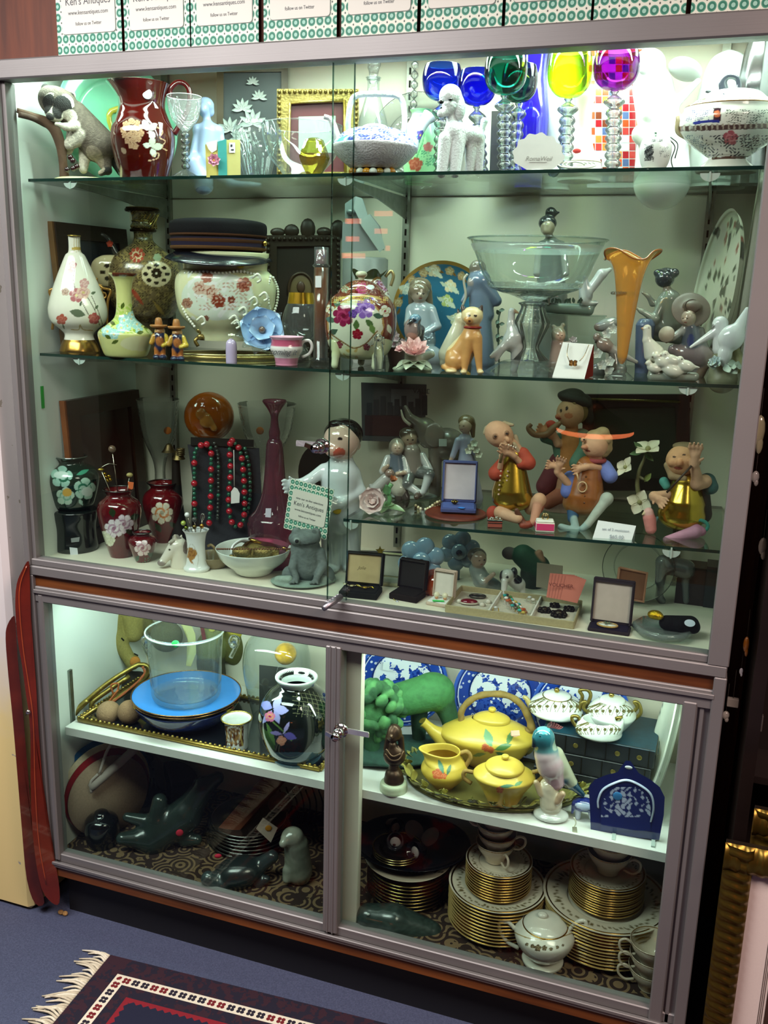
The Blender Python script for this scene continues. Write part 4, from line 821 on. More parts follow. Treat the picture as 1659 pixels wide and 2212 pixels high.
part(r,'neck_lattice',[k.tube([(318+22*math.sin(t),494,-22*math.cos(t)),(318+19*math.sin(t+.5),480,-19*math.cos(t+.5)),(318+26*math.sin(t+1),462,-26*math.cos(t+1))],1.6,'a88f50',n=6) for t in np.linspace(-1.5,1.2,8)],MET)
s = k.lathe([(1,0+622),(30,620),(42,598),(38,570),(20,556),(1,553)],U=247,d=-14,n=90,sm=12,sy=.5,col='b9ab84'); part(r,'side_medallion',paint(k,s,[('d',240+18*math.cos(t),588+16*math.sin(t),6,5,'241c10') for t in np.linspace(0,2*PI,6,endpoint=False)],front=False),GLZ,'pierced ivory side medallion')
part(r,'spout',k.tube([(258,556,-10),(247,542,-10),(236,520,-10),(226,510,-10),(218,506,-10)],[6,6,5,4,3],'2a2a28'),GLZ,'dark spout with red flower'); part(r,'spout_flower',flower(k.p(238,527,-16),(-.2,-1,.1),8*k.s,5,'a8402a','7a2a1c'),GLZ)
# yellow green bottle vase
k = KB(273,y=.085); b = k.v0; r = T(k,'green_bottle_vase','yellow-green squat vase with long neck, blue flowers and brown lip','vase')
s = k.lathe([(34,b),(46,b-5),(57,728),(54,714),(36,700),(22,686),(17,665),(16,630),(20,606),(29,593),(30,590)],n=220,sm=22,col='d3d28a')
mo = [('n',215,700,332,720,.3,.1,'93a83a'),('n',225,655,320,700,.3,.05,'b4c860'),('b',242,586,306,597,'6b2f1c')]+[('f',u,v,q,5,'9cc6c0','c8e0d8','e0c080') for u,v,q in ((268,692,13),(283,688,12),(296,700,12),(275,704,11),(262,708,12),(232,716,14),(246,722,12),(285,680,9),(300,712,9))]+[('l',u,v,16,8,a,'4d5c1e') for u,v,a in ((262,668,1.2),(284,672,1),(295,720,.2),(240,732,2.6),(256,735,3.6),(228,700,2.2),(310,708,.3),(250,702,2.6))]+[('d',300,742,40,16,'d8d4a8')]
part(r,'body',paint(k,s,mo),GLZ)
# cowboys
def cowboy(u,v,lab,dv):
    k = KB(u,y=.078); r = T(k,'cowboy_shaker',lab,'figurine','pair of little cowboy shakers'); b = k.v0; o = lambda U,V,d=0: (u+U,V+dv+b-760,d)
    Y,Bn,Bl = 'c9963c','9a5a30','1d2a4a'
    part(r,'body',blob([k.e(o(0,700),(11,10,9),'c89a60'),k.c(o(0,712),o(0,735),13,12,Bl),k.c(o(-5,738,-3),o(-6,752,-3),7,6,'b06a34'),k.c(o(6,738,-3),o(7,752,-3),7,6,'b06a34'),k.e(o(-7,757,-8),(8,9,5),Bl),k.e(o(8,757,-8),(8,9,5),Bl),k.c(o(12,712,-3),o(19,728,-6),6,5,'d8b840'),k.c(o(19,728,-6),o(8,732,-12),5,4,'d8b840'),
         k.c(o(-12,712,-3),o(-18,726,-6),6,5,'b88a38'),k.e(o(0,722,-9),(8,6,12),'a86838'),k.e(o(0,702,-9),(4,3,3),'8a5a34')],.0011,.003,noise=(700,.2)),GLZ)
    part(r,'hat',k.lathe([(1,o(0,671)[1]),(6,o(0,673)[1]),(8,o(0,682)[1]),(9,o(0,689)[1]),(18,o(0,687)[1]),(17,o(0,692)[1]),(8,o(0,694)[1]),(1,o(0,694)[1])],n=24,sm=3,col='a8703c'),SAT,'wide brimmed hat')
cowboy(345,768,'small cowboy shaker with brown jacket, left one of the pair',0); cowboy(383,770,'small cowboy shaker with yellow sleeve, right one of the pair',1)
# jar, cap
k = KR(490,.20,.038); b = k.v0; CRM = 'dfdfb4'
r = T(k,'biscuit_jar','large pale green-cream jar with raised beading and pink blossoms, cap resting on top','jar')
s = k.lathe([(60,b),(66,716),(96,680),(106,635),(104,602),(92,586),(88,580),(92,548),(88,548)],n=260,sm=26,sy=.8,col=CRM)
mo = [('d',470,640,78,52,'d9e2d2'),('n',405,590,545,690,.13,.25,'e6e8e2')]+[('f',u,v,q,6,c1,c2) for u,v,q,c1,c2 in ((432,622,16,'d2b8a4','9a5a44'),(456,630,16,'d8c0ac','9a5a44'),(447,598,14,'a86a54','8a4a38'),(472,650,16,'8a3c26','7a3020'),(500,648,9,'8a4430','6a3a2a'),(527,615,17,'a86450','7a3424'),(404,655,12,'a87a64','7a4a3a'),(445,688,7,'8a5a48','8a5a48'))]+[('n',420,610,540,670,.35,.45,'c4a894')]
part(r,'body',paint(k,s,mo),mat('opal_glass',.22,coat=.4,sss=.1)); bd = []
for P_ in ([(390,595),(386,620),(390,650),(402,680),(420,705)],[(556,600),(566,625),(562,655),(548,680)],[(590,600),(600,625),(598,655),(588,685)],[(400,590),(440,586),(480,590),(520,586),(556,594)],[(584,598),(578,625),(580,655)]):
    for q in spl(np.array(P_,float),5): 
        t = (q[0]-490)/108; d = -86*math.sqrt(max(0,1-min(1,abs(t))**2))*.9; bd.append(k.ball((q[0],q[1],d),3.3,'eceee0',7))
part(r,'beading',bd,GLZ,'raised white beading',kind='stuff'); part(r,'scrolls',[k.tube([(u,v,-78),(u+12,v-8,-82),(u+18,v+4,-80),(u+10,v+10,-80)],2.6,'e4e8d4',n=7) for u,v in ((425,692),(495,690),(500,700),(538,650),(545,600),(515,672),(560,640))],GLZ)
part(r,'price_sticker',k.ball((519,571,-71),(9,2,8),'e2cc30',14),STK)
ZJ = k.z(548)+k.P[2]; kk = K(475,P=(k.P[0]-.016,k.P[1],ZJ)); 
r = T(kk,'peaked_cap','dark peaked cap with brown bands and gold buttons lying on the big jar','cap'); q = kk
part(r,'crown',q.lathe([(86,548),(96,540),(101,515),(104,496),(98,480),(60,474),(1,472)],n=60,sy=.85,col='0d0c10',sm=5),FAB); part(r,'band',q.lathe([(98,540),(101,518),(102,516),(100,540)],n=60,sy=.87,col='1c1528',sm=0),FAB,'dark violet band')
for a,b_,c_ in ((534,541,'6b4a2c'),(519,528,'523420'),(508,513,'5a3a26')): part(r,'stripe',q.lathe([(99,b_),(102.5,a+4),(103,a)],n=60,sy=.88,col=c_,sm=0),FAB,'brown ribbon stripe')
V = q.lathe([(1,546),(50,544),(88,544),(112,556),(116,562),(112,562),(88,550),(1,552)],n=60,sy=1.0,col='0e121c',sm=3); V[0][:,2] -= np.clip(-V[0][:,1]/(110*q.s)-.3,0,1)*18*q.s; V[0][:,1] = np.where(V[0][:,1] > -.05,V[0][:,1]*.75,V[0][:,1]); part(r,'peak',V,mat('patent_leather',.25,coat=.8,var=(20,.1)),'glossy blue-black peak')
for u in (386,572): part(r,'button',q.ball((u,526,-38),6,'c8a850',12),MET)
# gilt stand
k = KB(490,y=.19); r = T(k,'ormolu_tray','oval gilt brass tray with openwork stand below the big jar','tray')
part(r,'rim',[ring((0,0,.004),112*k.s,4*k.s,'b8a060',n=60,sy=.55),ring((0,0,.010),112*k.s,2*k.s,'d8cc98',n=60,sy=.55)],GILT); part(r,'mirror',lathe([(110*k.s,.002),(.001,.0021)],n=60,sm=0,sy=.55,col='3a3632'),MET)
for u,sg in ((428,1),(545,-1)): part(r,'scroll_leg',[k.tube([(u,748,-20),(u-sg*6,735,-20),(u+sg*8,722,-14),(u+sg*2,710,-8),(u+sg*14,700,-4)],4,'9a8448',n=8),k.ball((u+sg*6,728,-20),(8,5,7),'a89458',10),k.ball((u+sg*3,714,-16),(7,5,6),'a89458',10)],GILT)
# blue flower dish
k = KB(566,y=.12); r = T(k,'blue_glass_flower','pale blue glass flower dish tilted up beside the jar, dark bead in its middle','dish'); N_ = (0,-1,.35); C0 = k.p(566,716)
part(r,'petals',flower(C0,N_,50*k.s,6,'8fb8e4','b4d4f4',rows=2,w=1.25,lift=.1,curl=.35),mat('blue_opal_glass',.08,coat=1,var=(30,.1))); part(r,'scalloped_rim',flower(C0+[0,.003,0],N_,57*k.s,12,'b8d0dc','d8ecf0',w=.9,lift=0),CLR); part(r,'bead',ell(C0+[0,-.010,.004],7.5*k.s,'6a5444'),GLZ)
# thimble bell
k = KB(500,y=.085); r = T(k,'thimble_bell','tiny lilac porcelain bell topped with a white flower','bell'); part(r,'body',k.lathe([(12,k.v0),(12,750),(10,738),(4,732),(1,731)],n=20,col='c4b2d4'),GLZ); part(r,'flower',flower(k.p(500,727),(0,-.4,1),9*k.s,6,'d8dcc0','e8e4d8',rows=2),GLZ)
# pink cup
k = KB(619,y=.085); b = k.v0; r = T(k,'motto_cup','white cup with pink rim and foot and black script lettering','cup')
s = k.lathe([(1,b),(22,b),(24,b-6),(27,770),(35,755),(33,742),(33,734),(37,728),(36,727),(31,735)],n=120,sm=10,col='eee6e4'); V = s[0][:,2]; s[3][(V > k.z(746))] = rgb('c05a78'); s[3][(V > k.z(733))] = rgb('e8b4cc'); s[3][V < k.z(772)] = rgb('d88aa8'); s[3][(s[3][:,0] > .4) & (V < k.z(746)) & (V > k.z(748))] = rgb('e0a8b8')
part(r,'body',s,GLZ); part(r,'handle',k.tube([(650,748),(655,738),(668,736),(674,748),(668,764),(652,772)],3.4,'efe4e6'),GLZ); txt(r,"coming it",k.p(611,761,-36),(PI/2,0,-.12),17*k.s,INK,shear=.4,sx=.9)
# snifter
k = KB(650,y=.25); b = k.v0; r = T(k,'gold_rim_snifter','clear rounded glass with a broad gold rim band, left of the amber bottle','glass'); part(r,'bowl',k.lathe([(20,740),(38,715),(40,690),(34,665),(29,655)],n=40),CLR); part(r,'gold_band',k.lathe([(29.5,656),(26,632)],n=50,sm=0,col='d8a838'),MET,'gold band'); part(r,'foot',k.lathe([(1,b),(24,b),(10,745),(6,738)],n=24),CRY)
# framed oval portrait
k = KB(660,y=.40); r,I = frame(k,575,508,735,k.v0-4,22,14,FRD,'2a2014',label='dark carved wooden frame with oval portrait, behind the amber bottle',inner='211a12',orn=7); part(r,'oval',[ring(k.p(650,625,2),26*k.s,3*k.s,'3a2a1a','y',30,8,sy=1.3),ell(k.p(650,625,5),(24*k.s,3*k.s,32*k.s),'6a5a3c',20),ell(k.p(650,620,1),(9*k.s,3*k.s,12*k.s),'4a3424')],SAT)
part(r,'crest',[k.ball((u,506-h*.5,4),(16,6,h),'2a2014',12) for u,h in ((600,9),(630,14),(665,22),(700,10),(730,20))],FRD)
# amber bottle
k = KB(692,y=.20); b = k.v0; r = T(k,'amber_cylinder_bottle','tall slim amber brown bottle with clear shoulders and a white tag','bottle')
part(r,'body',[tube([(0,0,k.z(b-10)),(0,0,k.z(578))],14.5*k.s,'6a3408',n=28,sm=0)],mat('amber_fluid',.15,coat=1)); part(r,'glass_case',[k.lathe([(20,b),(20,b-8),(15.5,b-12),(15.5,578),(19,574),(15,570),(15,534),(1,533)],n=28,sm=0)],CLR); part(r,'cap',k.lathe([(12,570),(12,540),(1,538)],n=20,sm=0,col='6a4a50'),GLZ); part(r,'tag',k.poly([(681,596),(694,596),(694,621),(681,621)],-18,-17.4,'e4e6ea'),STK)
# abstract grey sculpture
k = KB(785,y=.34); b = k.v0; r = T(k,'faceted_sculpture','grey angular abstract sculpture behind the rose jar','sculpture'); G = '8b9496'
def facet(pts,d0,d1,c,ap): A = [k.p(x,y,d0) for x,y in pts]; return slab(A,[p*1.0+[0,(d1-d0)*k.s,0] for p in A],c)
part(r,'head',[facet([(745,440),(768,424),(785,432),(796,470),(770,490),(745,470)],-14,14,G,0),facet([(768,424),(782,428),(794,465),(778,478),(764,450)],-20,-12,'a4acac',0)],mat('polished_grey',.15,coat=.8)); part(r,'nose',k.ball((757,458,-18),(9,8,6),'5d6668',12),GLZ)
part(r,'body',[facet([(740,480),(775,478),(800,462),(822,490),(830,540),(738,545)],-16,16,'8d8f94',0),facet([(775,480),(798,462),(818,488),(832,535),(820,545)],-24,-14,'a9b2b0',0)],mat('polished_grey',.15)); part(r,'pedestal',k.lathe([(48,b),(48,560),(42,556),(1,556)],n=30,sm=0,col='6a6c6a'),SAT)
# second vase with wavy rim, then the rose jar
k = KB(792,y=.26); b = k.v0; r = T(k,'wavy_rim_vase','painted vase with a dark green wavy rim and gold handle behind the rose jar','vase')
s = k.lathe([(30,b),(44,700),(50,660),(44,630),(32,612),(28,602),(34,590),(36,586),(34,587)],n=150,sm=12,wave=(.10,5,k.z(606)),col='d9d8d0'); part(r,'body',paint(k,s,[('b',750,580,840,603,'3c4a30'),('f',828,615,14,5,'a070a0','c8a0c0'),('s',[(800,612),(815,600),(826,604)],5,'8a6a3a'),('n',760,605,850,640,.4,.4,'7a3a4a')]),GLZ); part(r,'handle',k.tube([(832,598),(844,586),(850,596),(844,618)],3.4,'b8a878'),GILT)
k = KB(777,y=.135); b = k.v0; r = T(k,'rose_ginger_jar','round lidded jar on three feet painted with crimson and purple roses','jar')
s = k.lathe([(36,774),(60,762),(74,725),(77,690),(72,660),(60,642),(50,634)],n=300,sm=32,col='6e2a1c')
mo = [('d',768,702,62,58,'b08a50'),('d',768,702,58,55,'e2e4ce'),('b',700,748,860,780,'d8d8ac'),('n',700,750,860,775,.2,.6,'c8b070'),('d',720,752,26,20,'dcdcb8'),('d',830,752,26,20,'dcdcb8')]
mo += [('l',u,v,24,13,a,c) for u,v,a,c in ((730,712,3.6,'3f5a4a'),(735,665,2.2,'4f6a5a'),(790,690,-.8,'4d6a3a'),(805,680,-.2,'3c5a48'),(770,690,-1.6,'4d6a3a'),(800,700,-1.2,'6a8a4a'),(725,695,2.8,'4a6a5a'),(785,655,1.0,'5a7a6a'))]
mo += [('f',742,682,24,7,'8c1a48','b03a68','6a1030'),('f',788,667,22,6,'8a62b8','b490d8','5a3a8c'),('f',762,678,10,5,'5a3a8c','7a5ab0'),('f',772,722,12,5,'8c1428','a02a3a'),('s',[(712,720),(745,742),(765,752),(790,742),(815,715)],3,'8a6a40'),('f',732,745,9,5,'7a3038','9a5058'),('f',792,750,8,5,'7a3038','9a5058'),('f',712,668,10,4,'dcdccc','b08a50','8a2a40'),('f',832,672,13,4,'e0e0d0','c8b890','9a3040'),('l',826,700,22,10,-1.9,'dcdcc8'),('l',838,700,22,10,-1.3,'dcdcc8'),('s',[(735,645),(760,640),(800,640),(822,646)],5,'c0a058'),('n',715,640,840,655,.8,.2,'d8b868')]
part(r,'body',paint(k,s,mo),GLZ)
s = k.lathe([(50,634),(44,624),(34,615),(22,608),(12,605),(1,604)],n=160,sm=14,col='6e2a1c'); part(r,'lid',paint(k,s,[('f',782,622,14,6,'b03a70','d06a90'),('f',745,624,9,5,'b0b8a0','6a8a6a'),('n',730,604,825,636,.5,.3,'9a6a50'),('d',800,620,9,5,'e8ecec')]),GLZ)
part(r,'knob',k.lathe([(6,607),(7,600),(12,595),(12,590),(8,586),(1,585)],n=20,col='cdd0b0'),GLZ)
for u,d in ((728,-38),(815,-44),(785,50)): part(r,'foot',blob([k.c((u,742,d),(u-3,768,d-6),13,8,'ced2a8'),('c',k.p(u-3,768,d-6),k.p(u-5,775,d-12)*[1,1,0]+[0,0,.007],8*k.s,.007,'d4d8b8')],.0018),GLZ)
# cherub plate
k = KB(950,y=.395); R = 104*k.s; s = stand_disc(k,R,'2f6a88',n=200,prof=None)
s = lathe([(R*t,z*1.0) for t,z in ((.002,.0),(.3,.0),(.62,.002),(.8,.006),(.95,.012),(1,.014))],n=220,sm=14,col='2f6a88'); V = s[0]; s[0] = np.stack([V[:,0],-V[:,2],V[:,1]],-1) @ euler(-.12,0,0).T+np.array([0,0,R]); rr = np.hypot(V[:,0],V[:,1]); s[3][rr > .93*R] = rgb('9a7434')
vv = k.v0-104; mo = []
for t in np.linspace(.4,2.9,9): mo += [('f',950+92*math.cos(t),vv-92*math.sin(t),10,5,'b89a70','d8c8a0')]; mo += [('l',950+86*math.cos(t+.12),vv-86*math.sin(t+.12),18,6,t+1.4,'7a5a28')]
for u,v,c in ((937,585,'d8c8a8'),(972,618,'ecd8b0'),(880,625,'b8c8c0'),(905,700,'c8d0c0'),(985,690,'c8c8a0'),(965,650,'c0c878')): mo += [('f',u,v,14,5,c,'e8e8d8'),('l',u,v,26,10,-.7,'d8dcc8'),('l',u-4,v+2,20,8,2.6,'c4ccb8')]
r = O(k,'cherub_plate',paint(k,s,mo,front=False),GLZ,'large blue plate with gold rim and floating cherubs, standing at the back','plate')
# figurines in grey glaze
def head(k,u,v,R,hair,skin,d=0,face=(-.3,),hs=1.12,part_=None):
    """a small head: skull, hair cap, nose, chin; face gives how far it turns sideways"""
    f = face[0]; return [k.e((u,v,d),(R*.86,R*.9,R),skin),k.e((u+f*R*.5,v+R*.25,d-R*.55),(R*.45,R*.45,R*.5),skin),k.e((u+f*R*1.0,v+R*.15,d-R*.95),(R*.13,R*.2,R*.16),skin),k.e((u-f*R*.3,v-R*.28,d+R*.2),(R*hs*.95,R*hs,R*.95),hair)]
def face_paint(k,u,v,R,d=0,f=-.3): return [k.e((u+f*R*.95-R*.3,v+R*.02,d-R*.9),(R*.14,R*.5,R*.09),'3a3430'),k.e((u+f*R*.95+R*.33,v+R*.02,d-R*.9),(R*.14,R*.5,R*.09),'3a3430'),k.e((u+f*R*.95,v+R*.52,d-R*.9),(R*.2,R*.4,R*.07),'9a5a50')]
k = KB(905,y=.33); b = k.v0; DR,HR,SK = '9ba8b0','6f6250','a89a88'
r = T(k,'kneeling_girl_figurine','grey-glazed girl with long brown hair in front of the blue plate','figurine')
part(r,'body',blob(head(k,906,634,21,HR,SK,-8,(.1,))+[k.c((908,650,-4),(908,662,-4),8,10,SK),k.c((890,668,0),(928,668,0),12,12,DR),k.c((908,675,0),(908,735,0),26,34,DR),k.c((932,672,-4),(945,705,-14),11,8,DR),k.c((945,705,-14),(915,722,-34),8,6,DR),k.c((886,672,-4),(880,700,-20),10,7,DR),k.c((880,700,-20),(905,720,-34),7,5,SK),k.c((900,b-18,-10),(930,b-10,-20),30,26,DR)],.0016,.004,paint=face_paint(k,906,634,20,-8,.1)),LLA)
part(r,'hair',blob([k.e((908,620,2),(24,22,20),HR),k.c((922,632,6),(928,664,6),12,8,HR),k.c((890,632,8),(888,655,10),9,6,HR)],.0016),LLA,'long brown hair'); part(r,'lap_flowers',flower(k.p(925,728,-42),(0,-1,.5),12*k.s,6,'7a8c98','a0acb4',rows=2),LLA)
# bluebird on pink lotus
k = KB(890,y=.095); b = k.v0; r = T(k,'bird_on_lotus','blue-headed bird perched on a pink porcelain lotus','figurine')
part(r,'bird',blob([k.e((892,712,0),(19,18,25),'8c7a76',.1),k.e((897,690,-4),(13,12,12),'6a90a8'),k.c((888,695,-14),(880,700,-22),4,1.5,'2a2c30'),k.c((908,712,6),(910,738,12),10,4,'4a4c58'),k.c((884,738,0),(880,b-44,0),2.5,2.5,'a86a58'),k.c((896,738,0),(898,b-44,0),2.5,2.5,'a86a58')],.0013,paint=[k.e((890,692,-14),(10,8,4),'2a3038'),k.e((908,710,0),(10,20,24),'4e525c'),k.e((888,728,-14),(12,10,10),'b08878')]),GLZ)
part(r,'stump',blob([k.c((888,748,6),(895,780,8),13,22,'8f897c'),k.c((905,775,8),(932,765,4),12,8,'9aa598')],.002),SAT); part(r,'lotus',[flower(k.p(895,764,-24),(0,-.7,1),34*k.s,9,'d89a9c','ecc4c0',rows=3,w=.9,lift=.15,curl=.5),flower(k.p(868,756,-18),(-.4,-.6,1),16*k.s,6,'d08a90','e4b4b4',rows=2)],SAT,'pink lotus blossoms')
part(r,'leaves',[leaf(k.p(895,782,-20),(math.cos(a),-math.sin(abs(a))*.8-.2,-.05),(0,0,1),44*k.s,34*k.s,'9aa890',-.25,.03,'b8c4ac') for a in (-2.8,-2.0,-1.2,-.4)],SAT,'pale green leaves'); part(r,'base',k.lathe([(40,b),(42,b-5),(30,b-10),(1,b-11)],sy=.6,col='9aa890'),SAT)
k = KB(855,y=.22); b = k.v0; r = O(k,'flower_basket',[k.lathe([(14,b),(20,752),(1,750)],n=20,col='4a3834')]+[flower(k.p(855+x,738+y,z),(x*.05,-1,.8),9*k.s,5,'a8909a','c8b4bc') for x,y,z in ((-14,4,-8),(0,-4,-12),(14,2,-8),(-6,8,-16),(8,10,-16),(0,-12,0))],SAT,'small basket of mauve porcelain flowers right of the rose jar','basket')
# crystal dog
k = KB(817,y=.066); b = k.v0; r = T(k,'crystal_dog','small clear crystal dog sitting in front of the rose jar','figurine')
part(r,'body',[k.lathe([(9,b-3),(12,772),(10,752),(7,738)],n=7,sm=0),k.ball((817,730,-3),(10,9,9),'fff',8),k.ball((817,736,-11),(5,5,4),'fff',8),k.tube([(808,728),(805,745)],[4,2],n=6),k.tube([(826,728),(829,745)],[4,2],n=6)],CRY); part(r,'base',k.lathe([(14,b),(14,b-4),(1,b-5)],n=8,sm=0),CRY)
for u,v,q in ((813,727,1.6),(821,727,1.6),(817,735,2.6)): part(r,'nose' if q > 2 else 'eye',k.ball((u,v,-16 if q > 2 else -12),q,'0a0a0a',8),GLZ)
# cat
k = KB(1012,y=.095); b = k.v0; CT,CL,CD = 'cf9a5c','e8d2a0','3a201a'
r = T(k,'siamese_cat','seated tan porcelain cat with dark ears and red collar','figurine')
part(r,'body',blob([k.e((1020,683,-14),(23,20,20),CL),k.e((1013,691,-28),(10,8,8),CT),k.c((1003,671,-12),(998,660,-12),7,2.5,CD),k.c((1037,671,-12),(1041,661,-12),7,2.5,CD),k.c((1021,700,-8),(1018,725,-6),15,20,CT),k.c((1018,730,-4),(992,768,10),22,30,CT),k.c((1012,735,-16),(1003,b-4,-20),12,6,CT),k.c((1030,730,-16),(1036,b-4,-20),12,6,CT),k.e((1001,b-2,-28),(7,9,4.5),CL),k.e((1038,b-2,-28),(7,9,4.5),CL),
     k.e((985,778,0),(24,26,22),CT),k.e((975,b-4,-20),(12,12,5),CL),k.c((985,785,20),(958,792,0),6,5,CD),k.c((958,792,0),(968,800,-20),5,4,CT)],.0014,.004,paint=[k.e((985,740,20),(30,30,45),CL),k.e((1013,682,-34),(3.5,12,2.6),'2b2018'),k.e((1027,682,-34),(3.5,12,2.6),'2b2018'),k.e((1014,694,-40),(4,8,3),'5a3020'),k.e((1003,668,-12),(6,9,8),CD),k.e((1037,668,-12),(6,9,8),CD)]),mat('hand_painted_porcelain',.32,coat=.4,var=(60,.1)))
part(r,'collar',ring(k.p(1021,707,-8),17*k.s,2.6*k.s,'8a1c18',n=30),SAT,'red collar')
k = KB(975,y=.16); b = k.v0; r = O(k,'white_cat',blob([k.e((996,690,0),(14,14,14),'d8d0b0'),k.c((990,705,2),(975,765,6),14,28,'d9d6bc'),k.c((960,785,0),(985,790,0),10,10,'d9d6bc'),k.c((992,680,0),(989,668,0),5,2,'3a2018')],.0018,.004),LLA,'cream cat mostly hidden behind the tan one','figurine')
# robed figure
k = KB(1030,y=.30); b = k.v0; BL = '6f8298'
r = T(k,'bowing_robed_figurine','grey-blue robed figure bending forward behind the cat and compote','figurine')
part(r,'body',blob([k.c((1035,605,0),(1050,680,0),24,18,BL),k.c((1040,610,-6),(1072,650,-4),20,12,'5f7288'),k.c((1035,640,0),(1044,b-6,0),22,26,BL),k.c((1020,615,-10),(1000,650,-14),8,5,BL),k.e((1032,580,0),(18,16,18),'7a7468'),k.c((1042,600,0),(1018,610,-12),12,9,'a8a29c')],.002,.004),LLA); part(r,'sash',k.tube([(1010,592,-20),(1002,606,-22),(1006,640,-22),(996,668,-20)],2.6,'b8b4a4'),LLA)
k = KB(1075,y=.27); O(k,'green_sprig',[k.tube([(1078,k.v0,0),(1076,700,0),(1082,668,0)],2,'4a5c4c')]+[leaf(k.p(1078,670+i*10),(math.cos(i*2.1),-.4,math.sin(i*2.1)),(0,-1,.3),14*k.s,8*k.s,'52685a',.2) for i in range(11)],SAT,'dark green porcelain leaf sprig left of the goose','ornament')
# goose
k = KB(1108,y=.17); b = k.v0; WG = 'c8ccc8'
r = T(k,'white_goose_figurine','white-grey goose with head raised, seen through the foot of the compote','figurine')
part(r,'body',blob([k.c((1105,672,0),(1104,700,0),7,8,WG),k.c((1104,700,0),(1112,725,0),9,20,WG),k.e((1108,735,0),(22,20,26),WG,-.5),k.c((1098,740,-10),(1062,770,-14),12,5,WG),k.c((1085,752,-14),(1072,778,-14),8,4,WG),k.c((1118,750,0),(1110,b-4,0),14,8,WG),k.c((1112,672,-2),(1120,676,-4),4,2,'b0906a')],.0018,.004),LLA)
# compote
k = KB(1143,y=.175); b = k.v0; r = T(k,'crystal_compote','very large clear crystal compote bowl on a vase-shaped foot','compote')
part(r,'bowl',k.lathe([(24,648),(40,640),(80,628),(108,600),(124,560),(140,522),(147,517),(143,520)],n=72,sm=6),CLR); part(r,'etched_band',k.lathe([(131,545),(138,530)],n=72,sm=0),glass('frosted_glass',(.9,.97,.95),(.7,.8,.76),rough=.4,milk=.25)); part(r,'cut_base',k.lathe([(16,650),(48,638),(90,624),(100,610)],n=40,lob=(.02,20)),CRY)
part(r,'stem',k.lathe([(16,650),(30,655),(24,664),(34,690),(36,702),(22,735),(18,752),(34,772),(40,778)],n=48,lob=(.05,12)),CRS); part(r,'foot',k.lathe([(38,776),(60,782),(92,b-1),(93,b+3),(1,b+3)],n=60),CLR); part(r,'rim',ring((0,0,k.z(517)),146*k.s,1.4*k.s,'e8f4f0',n=80),CLR)
# lady with topknot
k = KB(1188,y=.37); b = k.v0; r = T(k,'topknot_lady_figurine','dark-haired lady figurine with a topknot rising above the compote','figurine'); DH,GR = '2f3236','6d7370'
part(r,'body',blob([k.e((1183,492,-8),(15,15,17),'a0907e'),k.e((1181,500,-18),(9,7,8),'a0907e'),k.c((1186,508,0),(1190,522,0),8,9,'5a4a3c'),k.c((1172,532,0),(1210,532,0),12,12,GR),k.c((1190,535,0),(1190,640,0),22,34,GR),k.c((1212,535,0),(1222,590,-10),11,8,'b0aea8'),k.c((1168,535,0),(1160,590,-10),11,8,'b0aea8'),k.c((1190,640,0),(1190,b-5,0),34,38,GR)],.002,.004),LLA); part(r,'hair',blob([k.e((1183,482,0),(19,18,16),DH),k.e((1190,460,4),(12,11,12),DH),k.c((1196,462,4),(1207,459,0),6,2,DH)],.0015),LLA,'black hair with topknot')
# acrylic riser with boat
k = KB(1232,y=.27); b = k.v0; r = T(k,'clear_riser','clear acrylic riser box at the back of the shelf','riser'); part(r,'box',[k.poly([(1160,676),(1308,684),(1308,b),(1160,b)],-3,0,'fff')],glass('smoky_acrylic',(.72,.80,.76),(.5,.6,.56),milk=.12)); part(r,'top',box(k.p(1234,680,25),(148*k.s,55*k.s,.003)),MT['smoky_acrylic'])
zt = k.P[2]+k.z(676); kk = K(1245,P=k.P+[.0,.03,k.z(676)+.002]); 
r = T(kk,'swan_boat_figurine','grey porcelain boat with two white swans and a small pink mushroom, on the clear riser','figurine'); q = kk; G = '8b9893'
part(r,'boat',blob([q.c((1180,664,0),(1270,670,0),11,13,'7a8a84'),q.c((1270,668,0),(1285,655,0),10,6,'8a9690'),q.c((1170,655,0),(1162,645,0),9,5,'7a8a84')],.002,.004),LLA); part(r,'swan',blob([q.c((1262,650,-6),(1256,616,-8),12,5,'b8bcba'),q.c((1256,616,-8),(1246,610,-10),5,4,'d0d4d2'),q.c((1264,640,-4),(1300,592,0),9,11,'c4c8c6'),q.c((1300,592,0),(1318,582,4),10,4,'d4d8d4'),q.c((1270,656,-6),(1292,654,-8),7,2,'b8bcba'),q.c((1264,600,-6),(1268,640,-4),5,12,'9a9e9e')],.0018,.004),LLA,'white swan with raised wings')
part(r,'mushroom',[q.lathe([(4,660),(5,640),(1,638)],U=1184,d=-10,n=12,col='b8b0a8'),q.lathe([(16,642),(12,634),(1,630)],U=1190,d=-10,n=18,col='a87a80')],LLA,'pink mushroom'); part(r,'foliage',[leaf(q.p(1170+i*7,655,-14),(math.cos(i*1.7),-.3,1),(0,-1,0),14*q.s,7*q.s,'5c7468',.2) for i in range(14)],LLA)
# hooded child
k = KB(1216,y=.20); b = k.v0; r = T(k,'hooded_child_figurine','small child figurine with bear-eared hood, left of the necklace stand','figurine')
part(r,'body',blob([k.e((1206,722,0),(16,15,17),'a8a68c',.2),k.e((1210,726,-9),(11,9,11),'c8a890'),k.e((1196,706,2),(5,4,5),'a8a68c'),k.e((1216,702,2),(5,4,5),'a8a68c'),k.c((1204,742,2),(1208,b-8,2),14,24,'9a8478'),k.c((1214,745,-8),(1232,740,-10),6,4,'9a8478')],.0015,.004,paint=face_paint(k,1210,724,12,-6,0)),LLA); part(r,'flowers',flower(k.p(1238,736,-10),(0,-1,.5),10*k.s,6,'a8a0a0','c0b8b8',rows=2),LLA)
